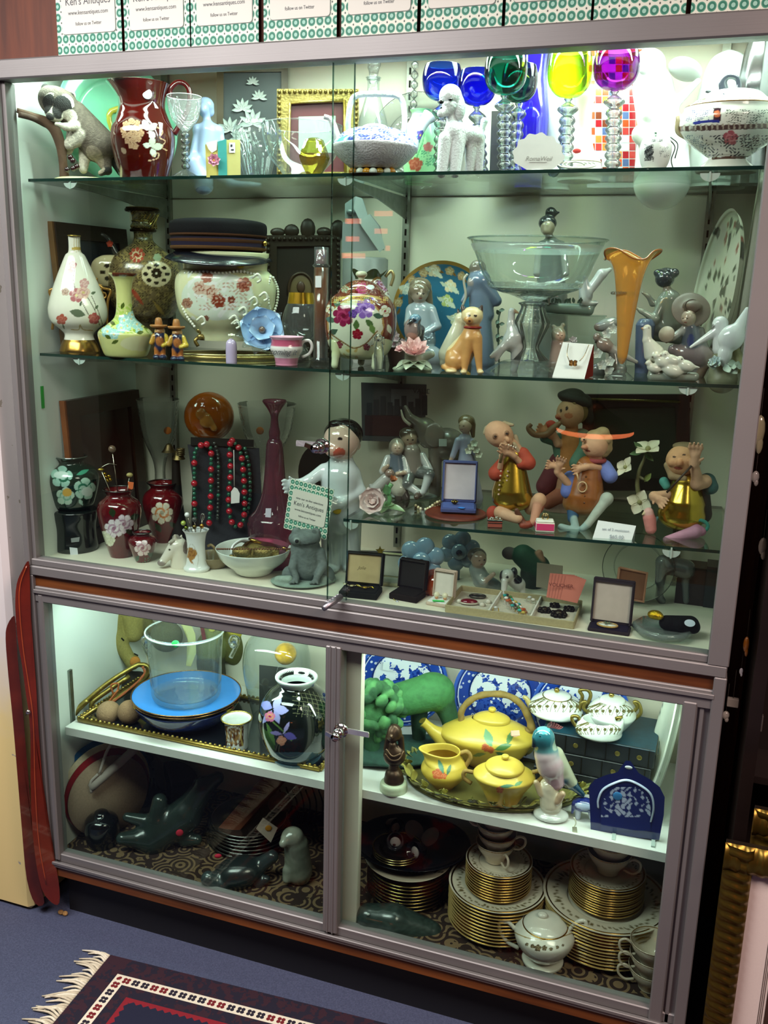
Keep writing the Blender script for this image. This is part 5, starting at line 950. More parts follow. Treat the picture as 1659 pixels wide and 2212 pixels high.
# necklace stand
k = KB(1238,y=.085); b = k.v0; r = T(k,'necklace_stand','white slanted display stand holding a butterfly necklace','display stand')
part(r,'front_panel',slab([k.p(1193,814,-8),k.p(1262,820,-16),k.p(1282,744,16),k.p(1216,739,22)],[k.p(1193,814,-8)+[0,.002,0],k.p(1262,820,-16)+[0,.002,0],k.p(1282,744,16)+[0,.002,0],k.p(1216,739,22)+[0,.002,0]],'f2f2f0'),STK)
part(r,'side_panel',slab([k.p(1262,820,-15),k.p(1281,812,10),k.p(1283,745,18)],[k.p(1260,820,-15),k.p(1279,812,10),k.p(1281,745,18)],'6a1c14'),FAB,'dark red side')
part(r,'back_panel',slab([k.p(1216,739,24),k.p(1282,744,18),k.p(1281,812,30),k.p(1212,806,38)],[k.p(1216,739,26),k.p(1282,744,20),k.p(1281,812,32),k.p(1212,806,40)],'e8e8e4'),STK)
kk = K(1238,P=k.P); rr = T(kk,'butterfly_necklace','fine chain necklace with an orange butterfly pendant on the white stand','necklace'); q = kk
part(rr,'chain',[q.tube([(1228,742,12),(1225,765,0),(1230,780,-6)],.9,'b0a088',n=6),q.tube([(1272,745,8),(1262,768,-4),(1252,780,-10)],.9,'b0a088',n=6)],MET)
part(rr,'pendant',[leaf(q.p(1238,784,-12),d,(0,-1,0),10*q.s,9*q.s,'c88a3c',.1,.06,'3a2a20') for d in ((-1,0,.5),(1,0,.5),(-.8,0,-.5),(.8,0,-.5))]+[q.tube([(1238,780,-13),(1238,790,-13)],1,'2a1c14')],GLZ,'orange butterfly')
# amber trumpet vase
k = KB(1340,y=.10); b = k.v0; r = T(k,'amber_trumpet_vase','tall amber glass trumpet vase with ruffled mouth','vase')
AMB = glass('amber_glass',(.86,.50,.10),(.42,.17,.02),milk=.35); s = k.lathe([(3,786),(10,772),(14,730),(19,680),(26,620),(34,580),(46,555),(56,550)],n=80,sm=10)
V = s[0]; t = np.clip((V[:,2]-k.z(600))/(k.z(550)-k.z(600)),0,1)**2; a = np.arctan2(V[:,1],V[:,0]); V[:,2] += t*np.cos(3*a+.6)*11*k.s; V[:,0] *= 1+.1*t*np.cos(5*a); part(r,'body',s,AMB)
part(r,'rim',tube(V[-80:],1.8*k.s,'a8601c',n=8,sm=0,closed=True),mat('amber_rim',.1,coat=1)); part(r,'frill',[k.ball((1346+23*math.sin(t),633,-23*math.cos(t)),(4,4,3.4),'e2dfc0',8) for t in np.linspace(-PI,PI,20)],CRY,'clear frill around the middle')
part(r,'stem',k.lathe([(9,800),(10,770)],n=20,sm=0),CLR); part(r,'foot',k.lathe([(9,799),(30,b),(30,b+2),(1,b+2)],n=30,sm=0),CLR); part(r,'sticker',xf(lathe([(12*k.s,0),(.0001,.0002)],n=20,sm=0,col='e8ecea'),off=k.p(1333,812,0)),STK)
# bird pair
k = KB(1300,y=.20); b = k.v0; BN = '8a7a70'; r = T(k,'brown_bird_pair','two brown-grey porcelain birds with white blossoms behind the amber vase','figurine')
part(r,'bird',blob([k.e((1306,745,0),(20,16,15),'8f7a70',-.5),k.e((1290,728,-2),(9,9,9),BN),k.c((1322,755,2),(1375,782,6),11,4,'9a948c'),k.c((1288,736,-8),(1284,742,-12),3,1,'3a3430')],.0017,.004),LLA); part(r,'bird',blob([k.e((1310,702,10),(22,16,14),'989c98',.3),k.e((1292,706,8),(9,9,9),BN),k.c((1325,695,10),(1350,700,14),10,5,'8a8e8a')],.0017,.004),LLA)
part(r,'blossoms',[flower(k.p(u,v,-18),(-.2,-1,.3),12*k.s,5,'b4b8b0','ccd0c8') for u,v in ((1312,722),(1292,765),(1302,790),(1318,782),(1325,712),(1316,800))],LLA); part(r,'base',blob([k.c((1290,b-8,0),(1340,b-8,0),14,14,'6a6c66'),k.c((1325,760,4),(1330,b-8,0),10,14,'5a5650')],.002),LLA)
# kneeling geisha
k = KB(1440,y=.27); b = k.v0; r = T(k,'kneeling_geisha_figurine','kneeling lady figurine with dark chignon, back turned, reaching left','figurine'); GR = '7f847c'
part(r,'body',blob([k.c((1440,620,0),(1444,640,0),8,12,'8a8070'),k.c((1446,650,4),(1450,700,4),24,30,GR),k.c((1432,650,-4),(1415,690,-20),12,9,GR),k.c((1415,690,-20),(1385,672,-26),9,5,'a0a89c'),k.c((1385,672,-26),(1372,664,-28),4,2.5,'8f8a78'),k.c((1410,655,0),(1400,640,-4),8,4,GR),k.c((1400,640,-4),(1388,632,-6),4,3,'8f8a78'),k.c((1415,710,0),(1490,725,6),26,22,'747a74'),k.c((1440,b-10,0),(1500,b-10,0),20,18,'6c726c'),k.c((1480,660,10),(1500,700,10),14,16,'74786e')],.002,.005),LLA)
part(r,'hair',blob([k.e((1436,602,0),(20,18,19),'34383c'),k.e((1424,590,2),(12,11,9),'34383c'),k.e((1456,590,4),(11,10,10),'3c4044'),k.e((1440,584,4),(12,8,6),'3c4044')],.0017),LLA,'dark upswept hair')
k = KB(1385,y=.24); b = k.v0; O(k,'small_blue_vase',k.lathe([(14,b),(20,715),(20,700),(14,690),(11,688)],n=30,col='55627e'),LLA,'small grey-blue vase beside the kneeling lady','vase')
# girl with hat
k = KB(1492,y=.20); b = k.v0; r = T(k,'girl_with_hat_figurine','girl figurine in wide-brimmed brown hat holding a disc','figurine')
part(r,'body',blob([k.e((1487,688,-6),(16,16,18),'b8a898'),k.e((1481,694,-17),(6,5,5),'b8a898'),k.c((1492,712,0),(1494,745,0),18,22,'5a6470'),k.c((1478,712,-6),(1455,728,-16),9,7,'b0b0ac'),k.c((1455,728,-16),(1440,738,-22),6,4,'9a7a60'),k.c((1512,715,0),(1522,750,-4),10,8,'6a6e6c'),k.c((1480,765,0),(1512,770,0),24,26,'86787a'),k.c((1500,780,0),(1506,b-5,0),14,10,'7a7a76'),k.c((1530,770,0),(1512,b-4,-6),12,10,'7a6a5a'),k.c((1455,755,-4),(1490,765,-6),12,16,'86787a')],.0018,.004,paint=face_paint(k,1486,688,16,-6,-.4)+[k.e((1492,735,-18),(7,12,14),'3a4a78')]),LLA)
part(r,'hat',xf(lathe([(16*k.s,.012),(18*k.s,.004),(38*k.s,0),(37*k.s,-.002),(1e-4,-.001)],n=36,col='756a62'),(1.0,.35,0),k.p(1493,668,4)),SAT,'wide brown hat brim'); part(r,'hat_crown',k.ball((1495,664,4),(22,16,16),'756a62'),SAT); part(r,'disc',xf(lathe([(1e-4,.001),(17*k.s,.001),(17*k.s,-.001),(1e-4,-.001)],n=24,sm=0,col='b8aa98'),(1.4,0,-.3),k.p(1440,722,-24)),SAT)
# ducks
k = KB(1452,y=.09); b = k.v0; r = T(k,'duck_family_figurine','cream porcelain duck leading a cluster of ducklings on one base','figurine'); W2 = 'd6d6c8'
pr = [k.c((1398,710,0),(1398,735,0),9,9,W2),k.c((1398,735,0),(1412,762,4),10,22,W2),k.e((1425,772,6),(34,18,17),W2,-.4),k.c((1393,711,-2),(1386,709,-4),4,2,'a8805a'),k.c((1410,b-10,-2),(1500,b-8,0),12,10,'8c9488')]
for u,v,q in ((1412,795,10),(1432,782,12),(1450,778,12),(1482,790,12),(1452,800,14)): pr += [k.e((u,v,-14),(q*1.5,q,q),W2,-.3),k.e((u-q*1.1,v-q*1.1,-16),(q*.65,q*.65,q*.65),W2),k.c((u+q,v+2,-14),(u+q*2.4,v+4,-12),q*.45,1.5,W2),k.c((u-q*1.6,v-q,-18),(u-q*2.0,v-q*.8,-20),2,1,'5a4a3a')]
part(r,'group',blob(pr,.0014,.003,paint=[k.e((1402,708,-9),(1.8,3,1.8),'20201c'),k.e((1473,776,-22),(1.6,3,1.6),'20201c'),k.e((1437,766,-22),(1.5,3,1.5),'20201c')]),LLA)
# doves
k = KB(1562,y=.11); b = k.v0; r = T(k,'dove_pair_figurine','two white doves on a flowered stump, one with raised tail, at the right end','figurine'); WD = 'e0e2e2'
part(r,'dove',blob([k.e((1556,700,6),(17,16,17),WD),k.c((1556,712,6),(1560,752,6),16,20,WD),k.c((1544,718,0),(1492,750,-6),10,3,WD),k.c((1542,704,-4),(1538,709,-6),3,1.5,'6a6a64')],.0016,.004),GLZ); part(r,'dove',blob([k.e((1580,730,-14),(26,20,30),WD,-.5),k.c((1595,710,-12),(1614,668,-8),14,5,WD),k.e((1566,765,-16),(15,14,22),WD),k.c((1563,780,-18),(1566,792,-18),9,6,WD)],.0016,.004),GLZ)
part(r,'flowers',[leaf(k.p(1530+i*9,782+(i % 3)*5,-24),(math.cos(i*1.3),-.5,-.4+.5*math.sin(i)),(0,-1,.4),26*k.s,18*k.s,'a8bcb0',.3,.04,'c8d4c4') for i in range(9)]+flower(k.p(1545,782,-34),(-.2,-1,.4),14*k.s,6,'a8c4cc','d0e0e0',rows=2),SAT); part(r,'stump',blob([k.c((1560,778,4),(1560,b-6,4),22,32,'7d8066'),k.c((1590,760,6),(1600,790,4),10,16,'8a8a60')],.002),SAT)
# plates edge-on at the right wall
k = KB(1596,y=.27); b = k.v0
s = lathe([(.0005,0),(.13,.001),(.15,.012),(.152,.013),(.13,.003),(.0005,.002)],n=160,sm=14,col='c9cbb8'); s[0] = (s[0] @ euler(0,-PI/2+.10,0).T)*[1,.8,1]+np.array([.0,0,.152]); a_ = s[0]
for th in range(60):
    p = RNG.uniform(-1,1,2); m = (np.hypot(a_[:,1]/.8-p[0]*.13,a_[:,2]-.152-p[1]*.13) < RNG.uniform(.004,.012)); s[3][m] = rgb(random.choice(['3c4438','3c4438','8a4a3a','2c3a30']))
r = O(K(1596,P=(1.440,.25,zB(1.44)),rz=.30),'floral_charger',s,GLZ,'tall oval plate with dark leaf pattern, seen edge-on by the right wall','plate')
s = lathe([(.0005,0),(.16,.001),(.18,.012),(.182,.013),(.16,.003),(.0005,.002)],n=60,sm=4,col='a8a596'); s[0] = (s[0] @ euler(0,-PI/2+.04,0).T)*[1,.5,1]+np.array([0,0,.182]); O(K(1596,P=(1.492,.20,zB(1.49)),rz=0),'plain_charger',s,GLZ,'plain grey-cream platter on edge against the right wall','plate')

# ================================================================ THIRD GLASS SHELF AND THE FLOOR OF THE UPPER CASE
def KY(u,v,zf,lo=.075,hi=.42):
    k = KX(u,v,zf); k = K(u,v,z=k.P[2]); return k if lo <= k.P[1] <= hi else KX(u,None,zf,max(lo,min(hi,k.P[1])))
def KC(u,v=None,y=None): return KX(u,None,zC,y) if y is not None else KY(u,v,zC)
def KD(u,v=None,y=None): return KX(u,None,lambda x: ZD,y) if y is not None else KY(u,v,lambda x: ZD,.045)
WDM = mat('painted_wood',.5,var=(60,.12),bump=(120,.3))
# poster
k = KC(870,y=.425); r = T(k,'station_poster','dark framed print of a misty city with a red band, hung on the back wall','poster'); part(r,'sheet',k.poly([(780,826),(966,832),(962,958),(782,952)],0,4,'575458'),STK)
part(r,'print',[k.poly([(788,896),(950,902),(950,945),(788,940)],-1,0,'4a2c30'),k.poly([(845,840),(905,842),(905,880),(845,876)],-1,0,'77747a')]+[k.poly([(792+i*15,870-(i*7) % 20),(803+i*15,870-(i*7) % 20),(803+i*15,897),(792+i*15,897)],-1.4,-.4,'3e3b42') for i in range(10)],STK)
txt(r,"VALIDATED",k.p(930,846,-2),(PI/2,0,0),14*k.s,INK)
# rose
k = KC(815,1104); b = k.v0; r = T(k,'porcelain_rose','pale pink porcelain rose with a brown bud and green leaves','ornament'); C0 = k.p(808,1085,-14)
part(r,'bloom',[flower(C0,(-.3,-1,.45),34*k.s,7,'e6c8c6','f0dcd8',rows=3,w=1.25,lift=.25,curl=.35),ell(C0+[0,-.004,.004],9*k.s,'e8d0cc')],BIS,'pink petals'); part(r,'bud',flower(k.p(846,1040,0),(.5,-.4,1),14*k.s,6,'9a5230','b06a40',rows=2,lift=.8),BIS,'brown bud'); part(r,'stem',k.tube([(846,1045,0),(838,1060,0),(842,1080,0),(832,b-6,0)],5,'6fa872'),GLZ)
part(r,'leaf',[leaf(k.p(830,1096,-8),d,(0,-.2,1),L*k.s,26*k.s,'7fb083',-.1,.03,'b0cc9c') for d,L in (((1,-.2,-.05),46),((-.2,-1,-.1),30),((.6,.6,.2),30),((-1,.1,-.1),34))]+[leaf(k.p(838,1070,-6),(-.2,-.2,1),(0,-1,0),28*k.s,18*k.s,'6fae78',.2)],GLZ)
# two children
k = KC(890,1072); b = k.v0; G1,G2,SKN,W_ = '6e6a62','8b837a','b29a84','c2c6c4'
r = T(k,'seated_children_figurine','boy and girl figurine seated side by side with a dog on her lap','figurine')
part(r,'boy',blob([k.e((884,948,0),(17,16,18),'b09882'),k.e((882,937,4),(20,17,15),'4f463c'),k.c((888,975,0),(892,1010,0),20,20,G2),k.c((912,985,0),(928,1015,-10),9,8,W_),k.c((928,1015,-10),(930,1040,-14),6,4,SKN),k.c((885,1022,-4),(880,1045,-30),15,12,'565a58'),k.c((905,1020,-4),(928,1025,-32),14,12,'565a58'),k.c((880,1048,-30),(910,1068,-36),10,7,W_),k.c((926,1030,-34),(915,1062,-40),10,7,W_),k.c((905,1068,-38),(900,1074,-48),8,6,'4a3a30')],.0016,.003,paint=face_paint(k,886,950,17,0,0)),LLA,'boy in grey breeches')
part(r,'girl',blob([k.e((857,965,-10),(17,16,19),'8d8578'),k.e((858,968,-20),(12,10,13),'c8b09c'),k.c((856,988,-6),(858,1015,-8),15,20,'5d6874'),k.c((838,990,-8),(826,1018,-18),8,7,W_),k.c((826,1018,-18),(838,1006,-30),6,4,SKN),k.c((874,990,-8),(880,1020,-18),8,7,W_),k.c((880,1020,-18),(858,1024,-30),6,4,SKN),k.c((850,1030,-10),(862,1056,-22),20,18,'a8a698'),k.c((858,1062,-26),(862,1078,-30),8,8,'3f3a36'),k.c((872,1060,-26),(878,1076,-30),8,8,'3f3a36')],.0016,.003,paint=face_paint(k,858,968,13,-17,0)),LLA,'girl in grey-blue bodice')
part(r,'dog',blob([k.c((834,1034,-22),(810,1058,-20),12,13,'a8a8a4'),k.e((842,1022,-28),(10,9,9),'8a7468'),k.c((806,1055,-20),(800,1048,-20),4,3,'a8a8a4')],.0016),LLA); part(r,'base',k.lathe([(1,b-8),(45,b-7),(52,b),(1,b)],sy=.6,col='8f9a90'),LLA)
# elephant
k = KC(935,y=.34); b = k.v0; G = '6f6a60'; r = T(k,'elephant_figurine','grey-brown porcelain elephant with raised trunk and tusk behind the children','figurine')
part(r,'body',blob([k.e((915,925,0),(28,24,24),G),k.c((905,915,-10),(884,900,-14),12,8,G),k.c((884,900,-14),(876,880,-14),8,5,G),k.e((925,945,-18),(22,6,24),G),k.e((965,960,10),(42,34,36),G),k.c((940,970,-5),(940,b-4,-5),15,13,G),k.c((988,970,10),(988,b-4,10),15,13,G)],.0025,.005),LLA)
part(r,'ear',k.ball((938,940,-22),(22,5,26),'7d776c',18),LLA); part(r,'tusk',k.tube([(886,918,-18),(872,905,-22),(866,885,-22)],[4,3,1.5],'cfc8b4'),LLA); part(r,'price_tag',k.poly([(948,948),(965,948),(965,964),(948,964)],-32,-31.5,'a8b4ac'),STK)
# girl with flowers
k = KC(1005,y=.30); b = k.v0; r = T(k,'girl_with_bouquet_figurine','standing girl figurine in pale blue-grey dress holding flowers','figurine'); DR = '9aa3b8'
part(r,'body',blob([k.e((1005,920,-4),(14,14,16),'c0a890'),k.c((1008,935,0),(1008,945,0),6,7,'c0a890'),k.c((1004,950,0),(1008,970,0),15,15,DR),k.c((1008,975,0),(1010,b-8,0),16,34,DR),k.c((990,952,-4),(978,985,-8),8,6,DR),k.c((978,985,-8),(970,1002,-10),5,4,'c0a890'),k.c((1020,955,-4),(1026,978,-14),8,6,DR)],.0016,.003,paint=face_paint(k,1002,920,14,-3,-.4)),LLA)
part(r,'hair',blob([k.e((1008,910,3),(18,16,14),'7a6848'),k.c((1020,918,4),(1022,942,4),8,4,'7a6848')],.0015),LLA,'brown bobbed hair'); part(r,'bouquet',[flower(k.p(u,v,-20),(0,-1,.4),9*k.s,5,c,'d8dcc8') for u,v,c in ((1018,965,'b0b8a0'),(1028,972,'98a890'),(1012,974,'c0c4b0'),(1024,958,'8a9a84'),(1034,982,'a0a890'))],LLA)
# bracelet, wooden dish, jewel box
k = KC(922,1098); r = O(k,'bead_bracelet',[k.ball((898+i*5.2,1092+9*math.sin(i*.45)+j*6,-6+j*4-abs(i-5)),3.6,random.choice(['d8caa0','8a7a58','efe6cc','3a3428']),8) for i in range(11) for j in range(3)],GLZ,'coiled bracelet of cream and brown beads','bracelet')
k = KC(985,1112); r = T(k,'wooden_dish','round reddish-brown wooden dish under the open jewel box','dish'); part(r,'body',k.lathe([(1,k.v0-3),(54,k.v0-3),(64,k.v0-6),(62,k.v0),(1,k.v0)],col='6a2a18',n=50),WDM)
def jbox(u,v,w,d,h,hl,oc,ic,lab,zf,rz=0,y=None,ang=.25,name='jewel_box',lining=None,lift=0):
    """hinged presentation box: shell, cushion, open lid with its lining; sizes in picture units"""
    k = KX(u,None,zf,y) if y is not None else KY(u,v,zf,.06); k.P[2] += lift; k = K(u,P=k.P,rz=rz); s = k.s; w,d,h,hl = w*s,d*s,h*s,hl*s; r = T(k,name,lab,'box'); t = .0016
    part(r,'shell',[box((0,0,h/2),(w,d,h),oc,bev=.002)],FAB); part(r,'cushion',box((0,0,h+.0004),(w*.9,d*.88,.003),lining or ic,bev=.0012),FAB)
    R = euler(-ang,0,0); L = [box((0,0,hl/2),(w,.010,hl),oc,bev=.002)]; I = [box((0,-.0058,hl/2),(w*.9,.002,hl*.86),ic,bev=.0008),box((-w*.455,-.008,hl/2),(w*.03,.008,hl*.93),oc),box((w*.455,-.008,hl/2),(w*.03,.008,hl*.93),oc),box((0,-.008,hl*.95),(w*.93,.008,hl*.035),oc)]
    lid = part(r,'lid',[[x[0] @ R.T+np.array([0,d/2,h])]+x[1:] for x in L],FAB); part(lid,'lid_lining',[[x[0] @ R.T+np.array([0,d/2,h])]+x[1:] for x in I],mat('satin_lining',.5,var=(60,.05))); return r,k
r,k = jbox(990,1108,76,60,10,92,'4a5588','cfc2c8','open periwinkle blue jewel box with white satin lid on the wooden dish',zC,rz=.25,lining='4f5f9e',lift=.006)
O(K(985,P=k.P+[-.008,-.004,.014]),'brooch',[ell((0,0,.004),(.007,.006,.005),'5a4a28',10)]+[ell((.006*math.cos(t),.005*math.sin(t),.005),.002,'a8904a',6) for t in np.linspace(0,6,8)],MET,'small bronze brooch in the blue jewel box','brooch'); O(K(985,P=k.P+[.012,-.022,.0115]),'blue_sticker',xf(lathe([(.008,.0),(.0001,.0008)],n=16,sm=0,col='2f7fe0')),STK,'bright blue oval sticker in the jewel box','sticker')
# gnome makers
SKN = 'c89c7a'
def hand(k,a,b_,col=SKN,r=5,spread=1.0,curl=(0,0)):
    """palm from a toward b with five separate fingers"""
    A,B = np.array(a,float),np.array(b_,float); d = B-A; L = np.linalg.norm(d); d /= L; n = np.array([-d[1],d[0],0]); o = [k.c(tuple(A),tuple(A+d*L*.55),r,r*.95,col)]
    for i,f in enumerate((-1.2,-.4,.4,1.15)):
        s_ = A+d*L*.55+n*f*r*.75; e = s_+d*L*(.55-.06*abs(f))+n*f*r*.5*spread+np.array([0,0,-r*.4]); e2 = e+d*L*.25*(1-abs(curl[0]))+np.array([curl[0]*r,curl[1]*r,-r*.5]); o += [k.c(tuple(s_),tuple(e),r*.34,r*.3,col),k.c(tuple(e),tuple(e2),r*.3,r*.24,col)]
    t0 = A+d*L*.15+n*r*.9; o += [k.c(tuple(t0),tuple(t0+n*r*1.1+d*r*.9+np.array([0,0,-r*.5])),r*.36,r*.28,col)]; return o
GB = mat('gold_lustre',.22,metal=.9,coat=.3,var=(40,.12))
k = KC(1108,1128); b = k.v0
r = T(k,'gnome_with_flute','bald bearded gnome in gold tunic and red sleeves playing a pipe','figurine')
part(r,'body',blob([k.e((1078,938,-6),(32,27,27),SKN,-.55),k.e((1096,957,-22),(10,10,11),SKN),k.e((1070,942,-31),(5,4,6),'8a6448',-.3),k.e((1095,936,-29),(5,4,6),'8a6448',-.3),k.e((1097,950,-33),(5,6,7),'c49470',.5),k.c((1105,962,0),(1112,975,0),16,18,SKN),
     k.c((1118,1090,-10),(1080,1105,-30),11,12,SKN),k.c((1080,1108,-28),(1118,1120,-52),13,11,'c8a080'),k.c((1145,1100,-10),(1165,1080,-26),12,15,SKN),k.c((1165,1078,-26),(1152,1128,-50),12,8,'c08a70')]
     +hand(k,(1085,985,-36),(1090,966,-44),r=7)+hand(k,(1110,985,-34),(1086,970,-46),r=7)+[k.c((1080,1010,-24),(1084,985,-36),6,5,SKN),k.c((1125,1000,-24),(1108,984,-34),7,6,SKN)],.0014,.003,paint=[k.e((1070,943,-34),(3,5,2.5),'241a14'),k.e((1095,937,-32),(3,5,2.5),'241a14'),k.e((1090,968,-30),(7,8,3),'6a3424')]),BIS)
part(r,'tunic',blob([k.c((1108,985,0),(1105,1060,-4),22,42,'b09030'),k.e((1108,1078,-8),(44,34,26),'b09030')],.002,.006),GB,'gold tunic'); part(r,'sleeves',blob([k.c((1128,982,-4),(1142,1000,-14),16,15,'a8402a'),k.c((1140,1000,-14),(1126,1002,-22),14,11,'a8402a'),k.c((1088,1000,-2),(1072,1022,-14),14,17,'a8402a'),k.e((1065,1108,-20),(14,12,16),'a03a28'),k.e((1162,1090,-14),(14,12,22),'9a5040')],.0018),BIS,'red sleeves and cuffs')
part(r,'buttons',[k.ball((1082-i*1+j*15,1018+i*10,-38+j*3),2.4,'c8a890',8) for i in range(6) for j in range(2)],GLZ); part(r,'hair_tufts',blob([k.c((1090,916,4),(1108,918,0),7,3,'a89878'),k.c((1052,925,6),(1048,935,4),6,5,'a89878'),k.c((1112,945,2),(1122,972,-4),7,5,'a8987c'),k.c((1110,960,-16),(1126,985,-10),5,4,'b8a888')],.0016),BIS,'tufts of grey hair'); part(r,'beard_beads',[k.ball((1084+i*5,961+abs(i-3)*2,-36),2.2,'d8ccb8',7) for i in range(7)],GLZ)
part(r,'pipe',k.tube([(1089,962,-42),(1080,1000,-52)],[2,3],'5a4a2c'),WDM); part(r,'slipper',blob([k.c((1122,1122,-50),(1116,1102,-54),9,5,'5a3424'),k.c((1145,1132,-50),(1128,1136,-56),8,6,'8a3a24'),k.c((1122,1122,-50),(1136,1136,-52),8,7,'6a3424')],.0018),WDM,'pointed brown slippers')
# hummel boy
k = KC(1222,y=.30); b = k.v0
r = T(k,'boy_with_pipe_figurine','large boy figurine in dark hat and green coat holding a horn, tallest of the group','figurine')
part(r,'body',blob([k.e((1232,892,-8),(29,27,30),'d2a078'),k.e((1206,900,-22),(7,7,6),'b8704c'),k.c((1235,920,0),(1236,938,0),13,14,'b88054'),k.c((1232,955,0),(1236,1010,0),28,32,'b5783c'),k.c((1205,958,-20),(1188,925,-28),9,7,SKN),k.c((1190,940,-26),(1178,926,-34),9,7,'c08a60'),k.c((1225,1020,-10),(1215,1070,-24),18,16,'a87a5c'),k.c((1215,1070,-24),(1185,1085,-26),20,15,'a05a40'),k.c((1250,1020,0),(1256,b-6,0),20,14,'a87a5c')]+hand(k,(1182,932,-34),(1165,926,-40),col='c08a60',r=7),.0018,.004,
     paint=[k.e((1211,887,-32),(3,8,5),'20140e'),k.e((1224,882,-36),(3.5,8,6),'20140e'),k.e((1206,905,-28),(6,6,4),'a8442c'),k.e((1228,898,-34),(9,6,6),'c47a50')]),BIS)
part(r,'hair',blob([k.e((1242,888,4),(28,26,28),'8a7044'),k.c((1250,880,-14),(1254,905,-14),5,3,'9a8050'),k.c((1240,872,-22),(1248,888,-20),5,4,'9a8050')],.0018),BIS,'blond hair'); part(r,'hat',blob([k.e((1240,862,6),(36,32,15),'2a2a24',-.25),k.e((1238,853,6),(24,22,14),'33332b'),k.c((1262,868,10),(1268,905,16),16,14,'2a2a24')],.0022),BIS,'dark felt hat')
part(r,'coat',blob([k.c((1255,950,4),(1262,1000,4),24,26,'4d7a64'),k.c((1208,952,-4),(1212,985,-4),16,15,'4d7a64'),k.c((1205,952,-8),(1178,945,-20),14,12,'2f6a58'),k.c((1265,960,-8),(1245,1000,-30),18,15,'55806a')],.0022,.005),BIS,'green coat'); part(r,'breeches',blob([k.c((1212,1000,4),(1180,1050,0),26,22,'5a1a24'),k.c((1250,1010,4),(1270,1040,0),24,20,'8a4a38')],.0024),BIS,'wine red cloth'); part(r,'horn',k.tube([(1212,912,-36),(1195,925,-40),(1180,938,-42),(1155,938,-42),(1142,925,-42),(1148,916,-42)],[4,8,7,7,6,4],'7a5a38',n=12),WDM,'curved wooden horn'); part(r,'kerchief',k.ball((1190,918,-34),(12,8,10),'b03a24'),BIS,'red kerchief')
part(r,'stump_base',k.lathe([(1,1066),(34,1068),(40,b-8),(46,b),(1,b)],U=1215,n=30,col='8a7060'),RUF)
# gnome with spectacles
k = KC(1262,1130); b = k.v0
r = T(k,'gnome_with_eyeglass','curly-haired gnome in tan waistcoat and blue sleeves with an eyeglass','figurine')
part(r,'body',blob([k.e((1285,962,-6),(27,26,27),SKN,-.2),k.e((1262,966,-28),(7,6,5),'b88060'),k.e((1259,950,-26),(5,5,5),SKN),k.c((1285,985,-4),(1288,996,0),13,14,'a87a60'),k.c((1298,1010,-8),(1270,1008,-28),8,7,SKN),k.c((1228,1045,-20),(1204,1020,-34),9,7,SKN)]+hand(k,(1262,1010,-32),(1242,1014,-40),r=7)+hand(k,(1204,1016,-34),(1212,994,-42),r=7)+hand(k,(1200,1008,-36),(1184,1004,-40),r=6),.0014,.003,paint=[k.e((1262,950,-31),(2.5,5,2.5),'201812'),k.e((1276,950,-33),(2.5,5,2.5),'201812'),k.e((1268,975,-30),(7,6,3),'8a3c2c')]),BIS)
part(r,'waistcoat',blob([k.c((1272,1012,0),(1262,1070,-4),28,42,'8f5526'),k.e((1260,1088,-6),(44,36,28),'87582a')],.002,.005),mat('brown_glaze',.3,coat=.5,var=(40,.15))); part(r,'buttons',[k.ball((1266-i,1030+i*14,-40-i),2.6,'5a3418',8) for i in range(5)],GLZ)
part(r,'sleeves',blob([k.c((1305,1010,0),(1318,1028,-8),17,16,'6a7cc0'),k.c((1232,1032,-8),(1226,1062,-18),15,15,'5d70b4')],.0018),BIS,'blue puffed sleeves'); part(r,'hair',blob([k.e((1300+6*math.cos(t*2.4)+4,955+22*math.sin(t*1.3),6+10*math.cos(t)),(13,12,12),'b09a70') for t in np.linspace(0,6,10)]+[k.e((1290,940,4),(22,20,12),'b09a70')],.0018),BIS,'curly sand-coloured hair'); part(r,'collar',ring(k.p(1288,994,-2),17*k.s,5*k.s,'8a3a3c',n=24),BIS)
part(r,'eyeglass',[ring(k.p(1258,1052,-46),9*k.s,1.6*k.s,'c8a880','y',20,8,sy=1.2),k.tube([(1250,1040,-46),(1246,1022,-44)],1.6,'c8a880')],GLZ); part(r,'legs',blob([k.c((1290,1095,-14),(1310,1078,-24),13,14,'a8b4a8'),k.c((1312,1076,-24),(1270,1132,-50),12,8,'a8b4a8'),k.c((1240,1100,-16),(1236,1120,-34),16,10,'1f4a6c'),k.c((1240,1122,-40),(1244,1145,-50),8,9,'8ea8a4'),k.c((1244,1148,-50),(1212,1138,-54),9,7,'8ea8a4'),k.c((1268,1134,-50),(1258,1142,-56),8,7,'8ea8a4')],.0018,.003),BIS,'pale blue-grey stockings and shoes')
# framed dark picture at the back
k = KC(1365,y=.41); r,I = frame(k,1258,852,1490,1060,26,14,FRD,'1c1512',label='wide dark framed picture behind the gnomes',inner='2e3024',orn=0); part(r,'gilt_liner',k.tube([(1275,862,-4),(1470,868,-4)],3,'5a4f28'),FRM)
